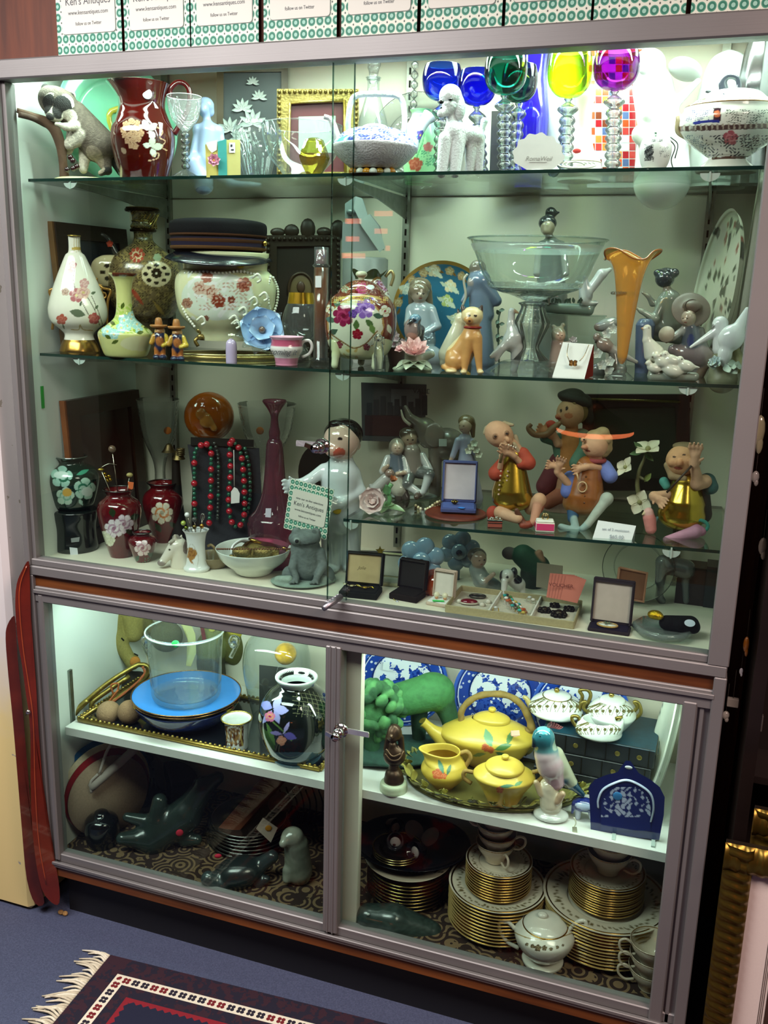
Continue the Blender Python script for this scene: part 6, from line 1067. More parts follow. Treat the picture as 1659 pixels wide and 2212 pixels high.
# dogwood
k = KC(1395,y=.20); b = k.v0; r = T(k,'dogwood_branch','porcelain branch with four-petalled cream blossoms between the gnomes','ornament')
part(r,'branch',[k.tube([(1400,b,0),(1378,1060,0),(1380,1020,0),(1392,990,0),(1398,968,0)],[6,5,4,3,2],'6a6a48'),k.tube([(1380,1030,0),(1400,1040,-4)],[4,2],'6a6a48')],SAT)
for u,v,n_,R in ((1400,972,(-.2,-.4,1),32),(1352,1010,(-.6,-.6,.5),24),(1382,1085,(-.2,-1,.2),28)): part(r,'blossom',flower(k.p(u,v,-10),n_,R*k.s,4,'c4c0a0','dcd8c0',w=.55,lift=.05,ctr='8a8a5a'),BIS,'cream blossom')
part(r,'leaf',[leaf(k.p(1390,975,0),(math.cos(a),-.2,math.sin(a)),(0,-1,.3),30*k.s,12*k.s,'5a7a50',.1) for a in (.2,2.4,3.4,-.7)]+[leaf(k.p(1392,1040,-4),(.6,-.2,1),(0,-1,0),24*k.s,12*k.s,'7a8a4a',.1)],SAT)
# gold belly gnome
k = KC(1480,1150); b = k.v0
r = T(k,'gnome_with_fiddle_bow','laughing gnome with gold belly holding a bow, at the right end of the shelf','figurine')
part(r,'body',blob([k.e((1473,995,-6),(33,28,33),'c8986c',.1),k.e((1468,1000,-34),(7,8,8),'c08a60'),k.e((1452,1000,-26),(9,8,8),'bd8c62'),k.e((1486,996,-27),(9,8,8),'bd8c62'),k.c((1505,1045,-20),(1522,1040,-10),14,15,SKN),k.c((1508,1045,-20),(1500,1005,-34),13,9,SKN),k.c((1440,1070,-20),(1412,1072,-34),11,10,SKN)]+hand(k,(1412,1070,-36),(1432,1086,-48),r=8)+hand(k,(1500,1002,-36),(1503,968,-40),r=9),.0015,.004,
     paint=[k.e((1455,987,-32),(5,6,2.5),'3a2a1c'),k.e((1478,983,-34),(5,6,2.5),'3a2a1c'),k.e((1464,1012,-34),(10,8,4),'8a4030'),k.e((1453,979,-32),(7,6,2),'8a7050'),k.e((1478,975,-32),(7,6,2),'8a7050')]),BIS)
part(r,'gold_shirt',blob([k.c((1482,1045,4),(1478,1085,0),30,44,'b89c34'),k.e((1472,1112,-4),(50,40,34),'b89c34')],.0022,.006),GB,'gold rounded shirt'); part(r,'beard',blob([k.c((1442,1005,-10),(1452,1028,-14),8,8,'9a8460'),k.c((1452,1028,-16),(1478,1034,-18),8,7,'9a8460'),k.e((1482,965,6),(28,22,10),'7a6a4c'),k.c((1500,975,4),(1508,1000,4),9,6,'8a7858')],.0018),BIS,'beard and hair')
part(r,'bow',k.tube([(1494,1006,-46),(1440,1064,-54)],2.4,'33261a'),WDM); part(r,'coat',blob([k.c((1528,1040,4),(1535,1052,0),18,16,'2f5a58'),k.c((1434,1040,4),(1440,1050,0),10,9,'4a9488'),k.c((1512,1060,14),(1515,1110,14),20,22,'2a2c28')],.002),BIS,'dark green coat'); part(r,'shoe',blob([k.c((1500,1150,-36),(1440,1166,-52),14,8,'c890a8'),k.c((1505,1142,-32),(1515,1148,-30),10,10,'b87a94')],.002),BIS,'pink shoe'); part(r,'cuff',ring(k.p(1510,1136,-28),18*k.s,4*k.s,'2f8474','y',22,8,sy=.7),BIS)
k = KC(1402,1152); b = k.v0; r = O(k,'pink_bird',blob([k.e((1401,1108,0),(11,11,12),'d8a8a0'),k.c((1402,1118,0),(1406,1142,0),13,12,'d88a84'),k.c((1412,1130,4),(1420,1118,6),4,3,'5a8a88'),k.c((1404,1146,0),(1408,b-2,-4),7,4,'b8a090'),k.c((1392,1108,-6),(1387,1112,-9),3,1.5,'c8b890')],.0015),BIS,'little pink-breasted bird standing left of the gold gnome','figurine')
# ring boxes, note
k = KC(1068,1140); b = k.v0; k2 = K(1068,P=k.P,rz=.3); r = T(k2,'enamel_trinket_box','tiny enamelled trinket box with silver lid on the shelf edge','box'); part(r,'body',box((0,0,.0075),(.028,.022,.015),'a85a4c',bev=.001),GLZ); part(r,'lid',[box((0,0,.017),(.030,.024,.004),'8a8a80',bev=.001)]+[ell((.010*math.cos(i),.008*math.sin(i*1.7),.0195),.002,'c8ccc4',6) for i in range(7)],MET); part(r,'bands',[box((0,-.0112,z),(.0285,.0006,.0018),'c8b8a8') for z in (.003,.012)],MET)
k = KC(1176,1146); k2 = K(1176,P=k.P,rz=.25); r = T(k2,'ring_box','small white and hot pink ring box','box'); part(r,'base',[box((0,0,.009),(.036,.026,.018),'f0ece0',bev=.001),box((0,-.0134,.010),(.034,.0006,.013),'e8407c'),box((-.0178,-.0,.010),(.0006,.024,.013),'e8407c')],STK); part(r,'cushion',box((0,0,.020),(.034,.024,.005),'f2efe6',bev=.002),STK)
O(K(1176,P=k.P+[0,0,.0235]),'gold_ring',[ring((0,0,.004),.006,.0013,'c8a860','y',20,8)]+[ell((.004*math.cos(t),-.001,.009+.0015*math.sin(t)),.0022,'d8c090',7) for t in np.linspace(0,6,6)],MET,'cluster ring sitting on the white and pink box','ring')
k = KC(1325,1166); r = T(k,'price_note','folded white price note standing on the shelf edge','note'); A = [k.p(1279,1166,-2),k.p(1362,1177,-2),k.p(1374,1136,16),k.p(1292,1124,16)]; part(r,'front_leaf',slab(A,[a+[0,.0008,0] for a in A],'eef0f4'),STK); B = [k.p(1374,1136,16.5),k.p(1292,1124,16.5),k.p(1290,1156,46),k.p(1370,1166,46)]; part(r,'back_leaf',slab(B,[a+[0,.0008,0] for a in B],'e4e6ea'),STK)
txt(r,"$65.00",k.p(1332,1160,1),(PI/2-.5,0,0),11*k.s,mat('pencil',.8,col='a0a4b0')); txt(r,"set of 3 musicians",k.p(1330,1145,8),(PI/2-.5,0,0),8*k.s,MT['pencil'])

# ---------------------------------------------------------------- floor of the upper case, left
side_frame(.13,.42,ZD,ZD+.36,.045,.04,'2a1408','8a4a20','2a1210','tall dark reddish-brown framed panel leaning on the left wall, bottom level',name='leaning_painting')
k = KD(165,1185); b = k.v0; bb = k; r = T(k,'black_pedestal_vase','black cylindrical vase with white price tag, green vase standing on it','vase'); part(r,'body',k.lathe([(44,b),(46,b-6),(44,1140),(48,1110),(44,1098),(1,1097)],n=36,col='0e1412'),GLZ); part(r,'price_tag',[k.poly([(150,1182),(167,1184),(169,1201),(152,1199)],-47,-46,'d8dce4'),k.poly([(153,1163),(172,1160),(171,1170),(154,1172)],-47,-46,'8a8e90')],STK)
kk = K(165,P=k.P+[0,0,k.z(1097)+.001]); q = kk; r = T(kk,'green_cloisonne_vase','dark green enamel vase with white blossoms and silver rim','vase')
s = q.lathe([(34,q.v0),(44,1085),(54,1050),(56,1028),(48,1012),(30,1003),(26,995),(34,986),(32,985)],n=220,sm=24,col='07251c')
mo = [('f',133,1030,24,5,'a8d4c4','1f6a50'),('d',132,1026,16,8,'d8ece4'),('l',165,1026,30,9,.4,'3f9a7c'),('f',183,1056,24,5,'b4dac8','2a7a5e'),('d',188,1062,12,10,'dcefe6'),('f',141,1072,20,5,'c4dcc8','8ab8a0'),('d',145,1064,10,9,'e0b050'),('l',170,1078,16,8,-1,'a8d0c0')]
part(r,'body',paint(q,s,mo),GLZ); part(r,'rim',ring((0,0,q.z(985)),32*q.s,1.6*q.s,'c8d4d4',n=40),MET)
def redvase(u,v,top,R,neck,lab,mo,rimc='6a6664'):
    k = KD(u,v); b = k.v0; r = T(k,'red_cloisonne_vase',lab,'vase','red enamel vases'); H = b-top
    s = k.lathe([(R*.5,b),(R*.6,b-H*.1),(R*.85,b-H*.4),(R,b-H*.66),(R*.9,b-H*.8),(neck,b-H*.88),(neck*.9,b-H*.93),(neck*1.15,top),(neck*1.05,top)],n=200,sm=22,col='5c0a10'); part(r,'body',paint(k,s,mo),mat('ruby_enamel',.1,coat=1,var=(200,.15))); part(r,'rim',ring((0,0,k.z(top)),neck*1.12*k.s,1.4*k.s,rimc,n=36),MET); return r,k
redvase(355,1168,1042,43,28,'red enamel vase with a white and orange peony, behind the small red one',[('f',350,1108,24,7,'e0d8c4','d08048','b0a890'),('l',335,1130,24,12,-1,'2c3a20'),('l',365,1128,22,10,-.6,'2c3a20')])
redvase(262,1200,1056,46,28,'largest red enamel vase, with two white peonies and a butterfly',[('l',280,1120,24,14,.3,'1f3018'),('l',245,1118,22,14,1.8,'1f3018'),('f',268,1132,21,7,'ead8e4','b890a8','a06a88'),('f',246,1142,21,7,'f0e4ea','c098b0','a06a88'),('l',270,1145,24,12,-.4,'23351c'),('f',225,1160,13,4,'e4e4cc','d0d0b0'),('f',237,1168,12,4,'e4e4cc','d0d0b0')])
redvase(309,1212,1149,30,17,'smallest red enamel vase with one pink-white blossom',[('f',308,1184,18,6,'ecd4d8','c08a98','a05a70'),('l',318,1195,22,12,-.4,'2a4a38'),('l',300,1200,18,10,-2.2,'2a4a38'),('n',280,1205,340,1222,.5,.3,'4a6a50')])
# hatpins
def pin(u,v,u1,v1,y,lab,hd,c,m=GLZ):
    k = KD(u1,y=y); r = T(k,'hatpin',lab,'hatpin','hatpins standing in the vases'); part(r,'shaft',k.tube([(u,v),(u1,v1)],.9,'b0a898',n=6),MET); part(r,'pin_head',[k.ball((u,v,0),hd,c,14)],m); return r,k
yv = KD(262,1200).P[1]
pin(242,970,262,1120,yv,'long hatpin with a round brown ball head, from the largest red vase',8,'6a5444'); r,k = pin(218,1014,262,1120,yv-.002,'hatpin with a small gold bird head, from the largest red vase',(7,4,3),'c8a840',MET); part(r,'wire_loop',k.tube([(218,1010),(235,1002),(252,1004)],.9,'b8b0a0',n=6),MET)
r,k = pin(280,1026,268,1120,yv+.002,'hatpin with a pale flower head and orange tag, from the largest red vase',(7,5,5),'a89a60'); part(r,'orange_tag',k.poly([(276,1040),(289,1042),(287,1058),(278,1055)],-1,0,'e0703c'),STK)
k = KD(235,y=.22); O(k,'bronze_spray',[k.tube([(240,k.v0),(232,1060),(228,1030)],1.5,'6a5424')]+[k.ball((226+i*3,1024+(i*7) % 16,0),(5,3,4),'a8842c',8) for i in range(5)],MET,'gold leaf hatpin spray behind the red vase','hatpin')
# brass pieces behind
k = KD(385,y=.30); r = T(k,'brass_bell_stack','dull brass bells and bottle tops on a dark stand behind the bead necklace','ornament'); part(r,'stand',k.lathe([(26,k.v0),(14,1100),(10,1040),(8,985)],col='1a1714',n=24),SAT); part(r,'bell',[k.lathe([(16,976),(11,970),(6,960),(1,957)],U=370,n=20,col='5a4c34'),k.lathe([(14,990),(10,982),(6,972),(1,970)],U=390,d=-8,n=20,col='6a5a3a')],MTR); part(r,'coil',[ring(k.p(390,970+i*4,-12),8*k.s,1.5*k.s,'7a6a48',n=18) for i in range(4)],MTR)
# horse head bookend
k = KD(372,1225); b = k.v0; r = T(k,'horse_head_figurine','white horse head figurine with dark mane facing left','figurine')
part(r,'body',blob([k.c((378,1180,0),(352,1212,-6),15,8,'ddd5c8'),k.e((349,1216,-8),(9,8,7),'8a7c78'),k.c((388,1178,2),(392,b-5,2),17,24,'d8d0c0'),k.c((380,1166,-4),(378,1156,-6),4,2,'cfc5b4'),k.c((390,1166,4),(392,1157,4),4,2,'cfc5b4')],.0015,.004,paint=[k.e((365,1188,-16),(4,5,3),'2a2018'),k.e((400,1180,10),(9,30,18),'8a7a70')]),GLZ); part(r,'mane',blob([k.c((380,1162,2),(404,1178,4),8,8,'9a9088'),k.c((404,1178,4),(408,1225,4),8,9,'7a6a60'),k.c((374,1168,-6),(366,1172,-12),5,3,'b0a89c')],.0015,noise=(500,.3)),GLZ,'dark mane')
# hatpin holder
k = KD(425,1232); b = k.v0; r = T(k,'white_hatpin_holder','white square porcelain holder with gold bird and hatpins in it','vase')
s = k.lathe([(26,b),(28,b-6),(22,1215),(19,1180),(22,1155),(28,1144),(24,1146)],n=120,sm=14,sy=.85,col='e6e8e8'); part(r,'body',paint(k,s,[('f',412,1196,14,4,'a87840','8a5a30'),('l',408,1208,16,4,-.8,'a87840'),('s',[(400,1215),(412,1175),(428,1200),(426,1225)],1.4,'c8c8c0')]),GLZ)
for u,v,hd,c,m_,l in ((404,1112,5.5,'f0f0f0',GLZ,'with the round white head, tallest at the left'),(396,1130,5.5,'a8b850',GLZ,'with the yellow-green head, leaning furthest left'),(402,1140,5,'7a8a30',MET,'with the low olive metal head'),(420,1122,5.5,'4a4a48',GLZ,'with the dark grey head'),(438,1116,(5,5,9),'d0d4d0',CRY,'with the clear crystal head'),(436,1136,5.5,'c89040',MET,'with the copper-gold head at the right'),(420,1138,5,'8a7440',MET,'with the low brass head in the middle')):
    pin(u,v,425+(u-420)*.3,1165,k.P[1],'hatpin in the white porcelain holder, '+l,hd,c,m_)
# bead necklaces on dark stand
k = KD(478,y=.24); b = k.v0; r = T(k,'necklace_easel','dark grey display board carrying the bead necklaces','display stand'); part(r,'board',k.poly([(405,960),(560,968),(572,b),(440,b)],6,12,'33343a'),FAB); part(r,'arm',k.poly([(412,944),(548,950),(548,966),(412,962)],2,8,'1a1c1a'),SAT)
kn = k
def beads(strands,lab,name='bead_necklace'):
    r = T(kn,name,lab,'necklace','bead necklaces'); red,grn = [],[]
    for P_,dr,seq in strands:
        Q = spl(np.array(P_,float),12); L = np.r_[0,np.cumsum(np.linalg.norm(np.diff(Q,axis=0),axis=1))]; t = 0; i = 0
        while t < L[-1]:
            c = seq[i % len(seq)]; R = {'r': 7,'g': 4.6,'k': 4}[c]; x = np.interp(t+R,L,Q[:,0]); y = np.interp(t+R,L,Q[:,1]); (red if c == 'r' else grn).append(kn.ball((x,y,dr),R,{'r': 'a81c2c','g': '1d5a44','k': '2c3430'}[c],10)); t += 2*R+.6; i += 1
    if red: part(r,'red_beads',red,GLZ,'round red beads',kind='stuff')
    part(r,'green_beads',grn,GLZ,'small green beads',kind='stuff'); return r
beads([([(440,958),(422,975),(420,1020),(420,1080),(422,1120)],-6,'rgggrggg'),([(440,958),(455,968),(456,1020),(455,1080),(452,1130)],-8,'rgrgg')],'red and green bead necklace hanging at the left of the board')
beads([([(500,952),(496,968),(498,1020),(494,1080),(497,1115),(505,1135),(517,1136),(527,1120),(528,1060),(524,1000),(516,968),(502,952)],-8,'rgrg')],'red and green bead necklace looped at the right, white tag on it')
beads([([(462,954),(471,985),(472,1050),(470,1120)],-4,'kkkkkkg'),([(528,965),(538,1010),(540,1070),(534,1110)],-4,'gkgk')],'strand of small dark green beads in the middle')
r = T(kn,'swing_tag','white swing tag on a string hanging over the red beads','tag'); part(r,'string',kn.tube([(505,972,-14),(506,1050,-16)],.8,'e8e8e4',n=6),STK); part(r,'tag',kn.poly([(499,1062),(506,1052),(513,1056),(518,1066),(517,1086),(499,1088)],-17,-16,'eceae8'),STK)
# amber paperweight egg, crystal vases, purple decanter
k = KD(452,y=.33); b = k.v0; r = T(k,'amber_glass_sculpture','large amber glass egg shape with embracing figures, behind the necklaces','sculpture'); part(r,'egg',ell(k.p(452,900),(52*k.s,34*k.s,52*k.s),'b4580c',30),mat('amber_block',.08,coat=1,var=(15,.4))); part(r,'figures',blob([k.e((435,895,-34),(12,7,13),'c07a30'),k.e((446,912,-36),(14,7,12),'c8863c'),k.c((448,900,-36),(462,925,-34),7,7,'c8863c')],.0016),GLZ); part(r,'stand',k.lathe([(1,950),(24,952),(30,1010),(36,b),(1,b)],n=24,col='1a1410'),SAT)
for u,t,R,lab in ((350,862,42,'wide clear cut-glass vase with orange sticker, left of the amber egg'),(578,872,58,'wide clear cut-glass vase behind the purple decanter')):
    k = KD(u,y=.36); b = k.v0; r = T(k,'cut_glass_vase',lab,'vase','cut glass vases at the back'); part(r,'body',k.lathe([(R*.5,b),(R*.3,1060),(R*.3,1000),(R*.8,940),(R,t+10),(R*1.05,t)],n=32,lob=(.02,16)),CRY); part(r,'orange_sticker',k.ball((u+(12 if u < 400 else -16),930,-R*.75),(8,2,8),'d8782c',14),STK)
k = KD(594,y=.22); b = k.v0; r = T(k,'purple_decanter','tall purple-red glass decanter with flared stopper','decanter'); PG = glass('purple_red_glass',(.55,.20,.30),(.15,.02,.06),milk=.07)
part(r,'body',k.lathe([(50,b),(58,1130),(40,1100),(26,1060),(20,1000),(17,960),(12,948)],n=40),PG); part(r,'stopper',k.lathe([(10,955),(12,935),(9,920),(8,900),(14,885),(25,868),(24,864)],n=24),PG); part(r,'tag',k.poly([(574,1098),(586,1098),(585,1118),(573,1117)],-44,-43,'dcd8e8'),STK)
# bowl with gold jewellery
k = KD(548,1238); b = k.v0; r = T(k,'jewellery_bowl','white bowl with beaded brown rim, filled with gold jewellery','bowl')
part(r,'body',k.lathe([(1,b),(32,b),(48,b-14),(68,1208),(80,1186),(78,1184),(64,1206),(40,1226),(1,1232)],n=60,col='e4ece4'),GLZ); part(r,'rim_beads',[k.ball((548+80*math.cos(t),1186,80*math.sin(t)),(2.2,2.2,2.2),'6a3a20',6) for t in np.linspace(0,2*PI,80,endpoint=False)],SAT,kind='stuff')
kk = K(548,P=k.P+[0,0,k.z(1205)]); q = kk; r = O(kk,'gold_chain_pile',blob([q.e((548+46*math.cos(t*2.4)*(.3+.7*(t % 1)),1196-6*math.sin(t*3),40*math.sin(t*2.4)*(.3+.7*(t % 1))),(20,16,10),'9a8450') for t in np.linspace(0,8,16)],.0022,noise=(1200,.5)),mat('gold_chain_links',.35,metal=.9,var=(400,.3),bump=(500,1.0)),'heap of gold chains lying in the bowl','jewellery'); tag(r,kind='stuff')
r = T(kk,'gold_mesh_purse','gold mesh purse with beaded frame lying on the heap in the bowl','purse'); part(r,'mesh',slab([q.p(515,1200,-30),q.p(600,1206,-26),q.p(606,1180,20),q.p(542,1168,26)],[q.p(517,1206,-26),q.p(598,1212,-22),q.p(604,1186,24),q.p(544,1174,30)],'b09a60'),MT['gold_chain_links']); part(r,'frame',[q.tube([(540,1166,20),(606,1182,14),(622,1188,6)],4,'a88a48',lob=(.2,2)),q.tube([(540,1166,20),(512,1196,-30)],3.5,'a88a48',lob=(.2,2))],MET)
O(kk,'white_bangle',tube([q.p(500,1198,-20),q.p(503,1180,-12),q.p(520,1168,0),q.p(536,1170,14)],3*q.s,'e8eaec',n=10,flat=2),GLZ,'white bangle sticking out of the jewellery bowl','bangle')
k = KD(462,1225,y=.15); r = O(k,'handled_saucer',[k.lathe([(1,k.v0),(26,k.v0),(40,k.v0-22),(38,k.v0-22),(20,k.v0-3)],n=30,col='8a7a58'),k.tube([(448,1180,-10),(458,1178,-10),(474,1200,-12),(480,1215,-10)],3,'b8a070')],GLZ,'gilt-edged cup with handle behind the hatpin holder','cup')
# frog
k = KD(655,1258); b = k.v0; FG = '66706e'; r = T(k,'frog_figurine','grey-green stone frog spout sitting upright on a lily pad','figurine')
part(r,'body',blob([k.e((658,1163,-10),(34,28,20),FG),k.e((640,1150,-14),(10,10,11),FG),k.e((682,1152,-8),(11,10,12),FG),k.c((660,1185,0),(665,1222,2),32,36,FG),k.c((640,1200,-14),(632,1225,-26),12,9,FG),k.c((632,1225,-26),(640,1248,-36),8,7,FG),k.c((690,1195,-10),(698,1222,-20),13,10,FG),k.c((698,1222,-22),(684,1248,-36),9,7,FG),k.e((625,1242,-10),(16,16,20),FG),k.e((705,1244,-4),(18,18,22),FG),k.c((642,1168,-32),(641,1169,-38),6,6,'8f9996')]
     +[k.c((640,1250,-36),(626+i*8,1259,-46),4,2.5,FG) for i in range(3)]+[k.c((684,1250,-36),(670+i*8,1260,-46),4,2.5,FG) for i in range(3)],.0018,.004,paint=[k.e((641,1169,-42),(4,6,4),'0a0c0c'),k.e((678,1150,-16),(6,6,6),'4a5250'),k.e((672,1175,-34),(26,8,2),'3c4442',.1)],noise=(300,.12)),RUF)
part(r,'lily_pad',blob([k.e((650,b-4,-6),(66,50,6),'7f9086'),k.c((625,b-6,-36),(600,b-6,-20),9,8,'8a9a90'),k.c((700,b-6,-20),(716,b-8,0),10,10,'8a9a90')],.0022),RUF)
# card held by the doll
P0,P1 = yhit(612,1048,.15),yhit(706,1066,.15); w = P1[0]-P0[0]; c_ = card((P0[0]+w/2,.15,yhit(612,1148,.15)[2]),w,w*1.12,(0,.155,0),'ringed shop card propped behind the frog, held by the black-haired doll')
# doll
k = KD(735,y=.235); b = k.v0; DW = 'd4dce0'; r = T(k,'porcelain_doll','chubby white glazed porcelain boy with black hair and rosy cheeks','doll')
part(r,'body',blob([k.e((738,952,-8),(38,34,40),'d8b8a8'),k.e((722,972,-28),(20,18,16),'d8a898'),k.e((770,962,4),(9,8,11),'dca898'),k.e((706,958,-34),(4,4,4),'d8a898'),k.c((738,990,0),(738,1010,0),24,30,DW),k.c((735,1030,0),(735,1075,0),42,40,DW),k.c((700,1015,-4),(668,1038,-16),14,12,DW),k.c((668,1038,-16),(640,1046,-24),11,9,DW),k.c((762,1025,0),(775,1062,-6),17,15,DW),k.c((775,1062,-8),(735,1088,-42),15,11,DW),k.c((735,1090,0),(738,1110,0),42,42,DW),k.c((718,1110,-2),(715,b-10,-2),26,20,'c8d0d2'),k.c((756,1110,4),(758,b-10,4),26,20,'c8d0d2'),k.e((712,b-6,-12),(20,24,10),DW),k.e((762,b-6,-8),(20,24,10),DW)]
     +hand(k,(640,1045,-24),(618,1050,-30),col=DW,r=9)+hand(k,(735,1088,-44),(712,1092,-52),col=DW,r=9),.0022,.006,paint=[k.e((732,978,-38),(14,14,12),'c85a4a'),k.e((702,966,-30),(6,8,4),'b03a34'),k.e((712,950,-42),(4,8,3),'1c1818'),k.e((735,948,-40),(5,8,3.5),'1c1818')]),mat('white_glaze',.07,coat=1,var=(40,.02)))
part(r,'hair',blob([k.e((742,938,4),(41,38,34),'0c0c10'),k.e((726,915,-12),(16,14,8),'0c0c10')],.0022),GLZ,'black painted hair'); part(r,'sticker',k.ball((728,1103,-44),(9,3,8),'d8b828',14),STK,'yellow round sticker')
k = KD(700,y=.36); O(k,'black_round_fan',k.poly([(690+46*math.cos(t),1020-62*math.sin(t)) for t in np.linspace(0,2*PI,30,endpoint=False)]+[],0,5,'16100e'),SAT,'dark oval lacquer plaque behind the doll','plaque')

# ---------------------------------------------------------------- floor of the upper case, right
r,k = jbox(779,1285,84,56,14,72,'14130f','b8a478','open black and gold bracelet box with script on its tan lid',lambda x: ZD,rz=.12,lining='0e0d0c')
txt(r,"Jolie",(0,.5*56*k.s-.022,14*k.s+45*k.s),(PI/2-.25,0,0),10*k.s,mat('brown_ink',.6,col='4a3418'),shear=.4)
for dx,c,l in ((-.018,'c8b890','left'),(.012,'c8a838','right')): O(K(779,P=k.P+[dx,-.006,.018]),'wrist_watch',[ell((0,0,.002),(.006,.005,.002),c,12),tube([(-.006,0,.002),(-.014,.002,.004),(-.018,.006,.006)],.0014,c,n=6),tube([(.006,0,.002),(.014,.001,.003),(.018,-.002,.001)],.0014,c,n=6)],MET,'tiny gold wrist watch in the black box, '+l+' one','watch')
r,k = jbox(850,1262,66,40,8,54,'b8b48c','a8a898','cream open box behind the two dark jewellery boxes',lambda x: ZD,rz=.1)
r,k = jbox(880,1292,66,50,14,66,'1a100c','120a08','open dark brown velvet necklace box',lambda x: ZD,rz=-.12,ang=.15,lining='140c08')
O(K(880,P=k.P,rz=-.12),'necklace',[k.tube([(846,1284,-4),(852,1296,-16),(862,1302,-24),(878,1296,-16),(892,1282,-4)],1.5,'c8b060',n=7),k.ball((858,1301,-26),(4,3,4),'d8dce8',8)],MET,'gold chain with clear stone in the dark brown box','necklace')
r,k = jbox(951,1304,50,46,8,62,'c8b4a4','d8d2c8','open pale pink earring box with rounded lid',lambda x: ZD,rz=-.1,ang=.12,lining='e8ece8')
for dx,sd in ((-.009,'left'),(.009,'right')): O(K(951,P=k.P+[dx,.002,.013]),'earring',[ell((0,0,.005),.0065,'e4dcc0',12),ell((0,-.003,.0),.004,'c08a5c',10)],GLZ,sd+' one of the pearl and gold earrings in the pale pink box','earring','pair of pearl earrings')
O(K(962,P=k.P+[0,-.016,.0115]),'green_price_sticker',box((0,0,0),(.024,.007,.0008),'38d060'),STK,'bright green strip sticker in the earring box','sticker')
k = KD(941,1272,y=.175); O(k,'orange_paperweight',ell(k.p(941,1262),38*k.s*.9,'a8420c',30),mat('orange_glass',.06,coat=1,var=(12,.3)),'orange glass ball behind the earring box','paperweight')
for u,v,R,c,l in ((910,1210,50,'8fb0cc','brighter one in front'),(992,1190,44,'6f8494','greyer one further back')):
    k = KD(u,y=.19 if u < 950 else .28); r = T(k,'blue_glass_blossom','big blue glass flower under the third shelf, '+l,'ornament'); C0 = k.p(u,v); part(r,'petals',[ell(C0+[.62*R*k.s*math.cos(t),0,.62*R*k.s*math.sin(t)],(R*.42*k.s,R*.2*k.s,R*.42*k.s),c,16) for t in np.linspace(.3,.3+2*PI,6,endpoint=False)]+[ell(C0+[0,-.008,0],(R*.4*k.s,R*.2*k.s,R*.4*k.s),c,16)],mat('blue_opal_glass',.08)); part(r,'eye',ell(C0+[0,-.008-R*.2*k.s,0],.16*R*k.s,'1a1c28',12),GLZ); part(r,'stem',tube([C0,C0*[1,1,0]],.004,'5a7080'),GLZ)
k = KD(820,1200,y=.27); r = T(k,'star_book','dark box with gold cover and gold star behind the bracelet box','box'); part(r,'body',k.box((830,1215,0),(110,60,34),'1e2026'),SAT); part(r,'gold_cover',k.poly([(770,1192),(880,1196),(880,1212),(770,1208)],-34,-31,'a08c30'),GB); part(r,'star',k.poly([(821+(11 if i % 2 == 0 else 5)*math.sin(i*PI/5),1190-(11 if i % 2 == 0 else 5)*math.cos(i*PI/5)) for i in range(10)],-36,-34,'d8bc48'),GB)
# tray
k0 = KD(1118,y=.11); P_ = [zhit(972,1304,ZD),zhit(1244,1352,ZD)]
a0,a1 = zhit(980,1300,ZD),zhit(1240,1352,ZD); an = math.atan2(a1[1]-a0[1],a1[0]-a0[0]); k = K(1118,P=np.array([(a0[0]+a1[0])/2,.130,ZD]),rz=an*.0+.02); Lx = abs(a1-a0)[0]; Wd_ = .135; s = k.s
r = T(k,'jewellery_tray','long champagne-coloured tray in three parts holding rings and brooches','tray'); wl = .016
part(r,'tray',[box((0,0,.002),(Lx,Wd_,.004),'c8c2b0'),box((0,-Wd_/2,wl/2),(Lx,.003,wl),'a89c78',bev=.001),box((0,Wd_/2,wl/2),(Lx,.003,wl),'a89c78',bev=.001),box((-Lx/2,0,wl/2),(.003,Wd_,wl),'a89c78',bev=.001),box((Lx/2,0,wl/2),(.003,Wd_,wl),'a89c78',bev=.001)],FAB); part(r,'divider',box((-Lx*.16,0,wl*.45),(.003,Wd_,wl*.9),'e0ddd4'),FAB); part(r,'divider',box((Lx*.17,0,wl*.45),(.003,Wd_,wl*.9),'e0ddd4'),FAB)
def intray(x,y,z=.004): c,n_ = math.cos(k.rz),math.sin(k.rz); return K(1118,P=k.P+[c*x*Lx-n_*y*Wd_,n_*x*Lx+c*y*Wd_,z])
O(intray(-.36,-.1),'red_brooch',[ell((0,0,.006),(.018,.010,.006),'6a0c1c',18),ring((0,0,.004),.018,.002,'b8b0a0',n=30,sy=.55)],GLZ,'oval dark red stone brooch in the left part of the tray','brooch'); O(intray(-.33,.25),'oval_pin',[ring((0,0,.004),.016,.0025,'5a5650',n=30,sy=.6),ell((0,0,.003),(.013,.008,.002),'4a443c')],MTR,'dark oval metal pin behind the red brooch','brooch')
for i,(x,y) in enumerate(((-.44,-.1),(-.25,-.12),(-.22,.05))): O(intray(x,y),'clip_earring',[ell((0,0,.004),(.006,.005,.005),'cfcabc',10),ell((.004,.003,.003),.003,'6a5a3c',8)],GLZ,'small metal clip in the left part of the tray, '+('at the far left corner','near the front by the divider','furthest right by the divider')[i],'earring','metal clips in the left tray part')
rn = ['a silver-grey','a teal','a green','a rust-red','a gold','a black','an ivory','a bright turquoise','a brown','a pearl-white','an olive-brown','an orange']; rc = ['c8ccc8','1f9a9a','3a7a34','b04a20','c8b050','2a2a2c','e8e4dc','30b0a8','8a5a2c','d8d4cc','504838','c05a30']
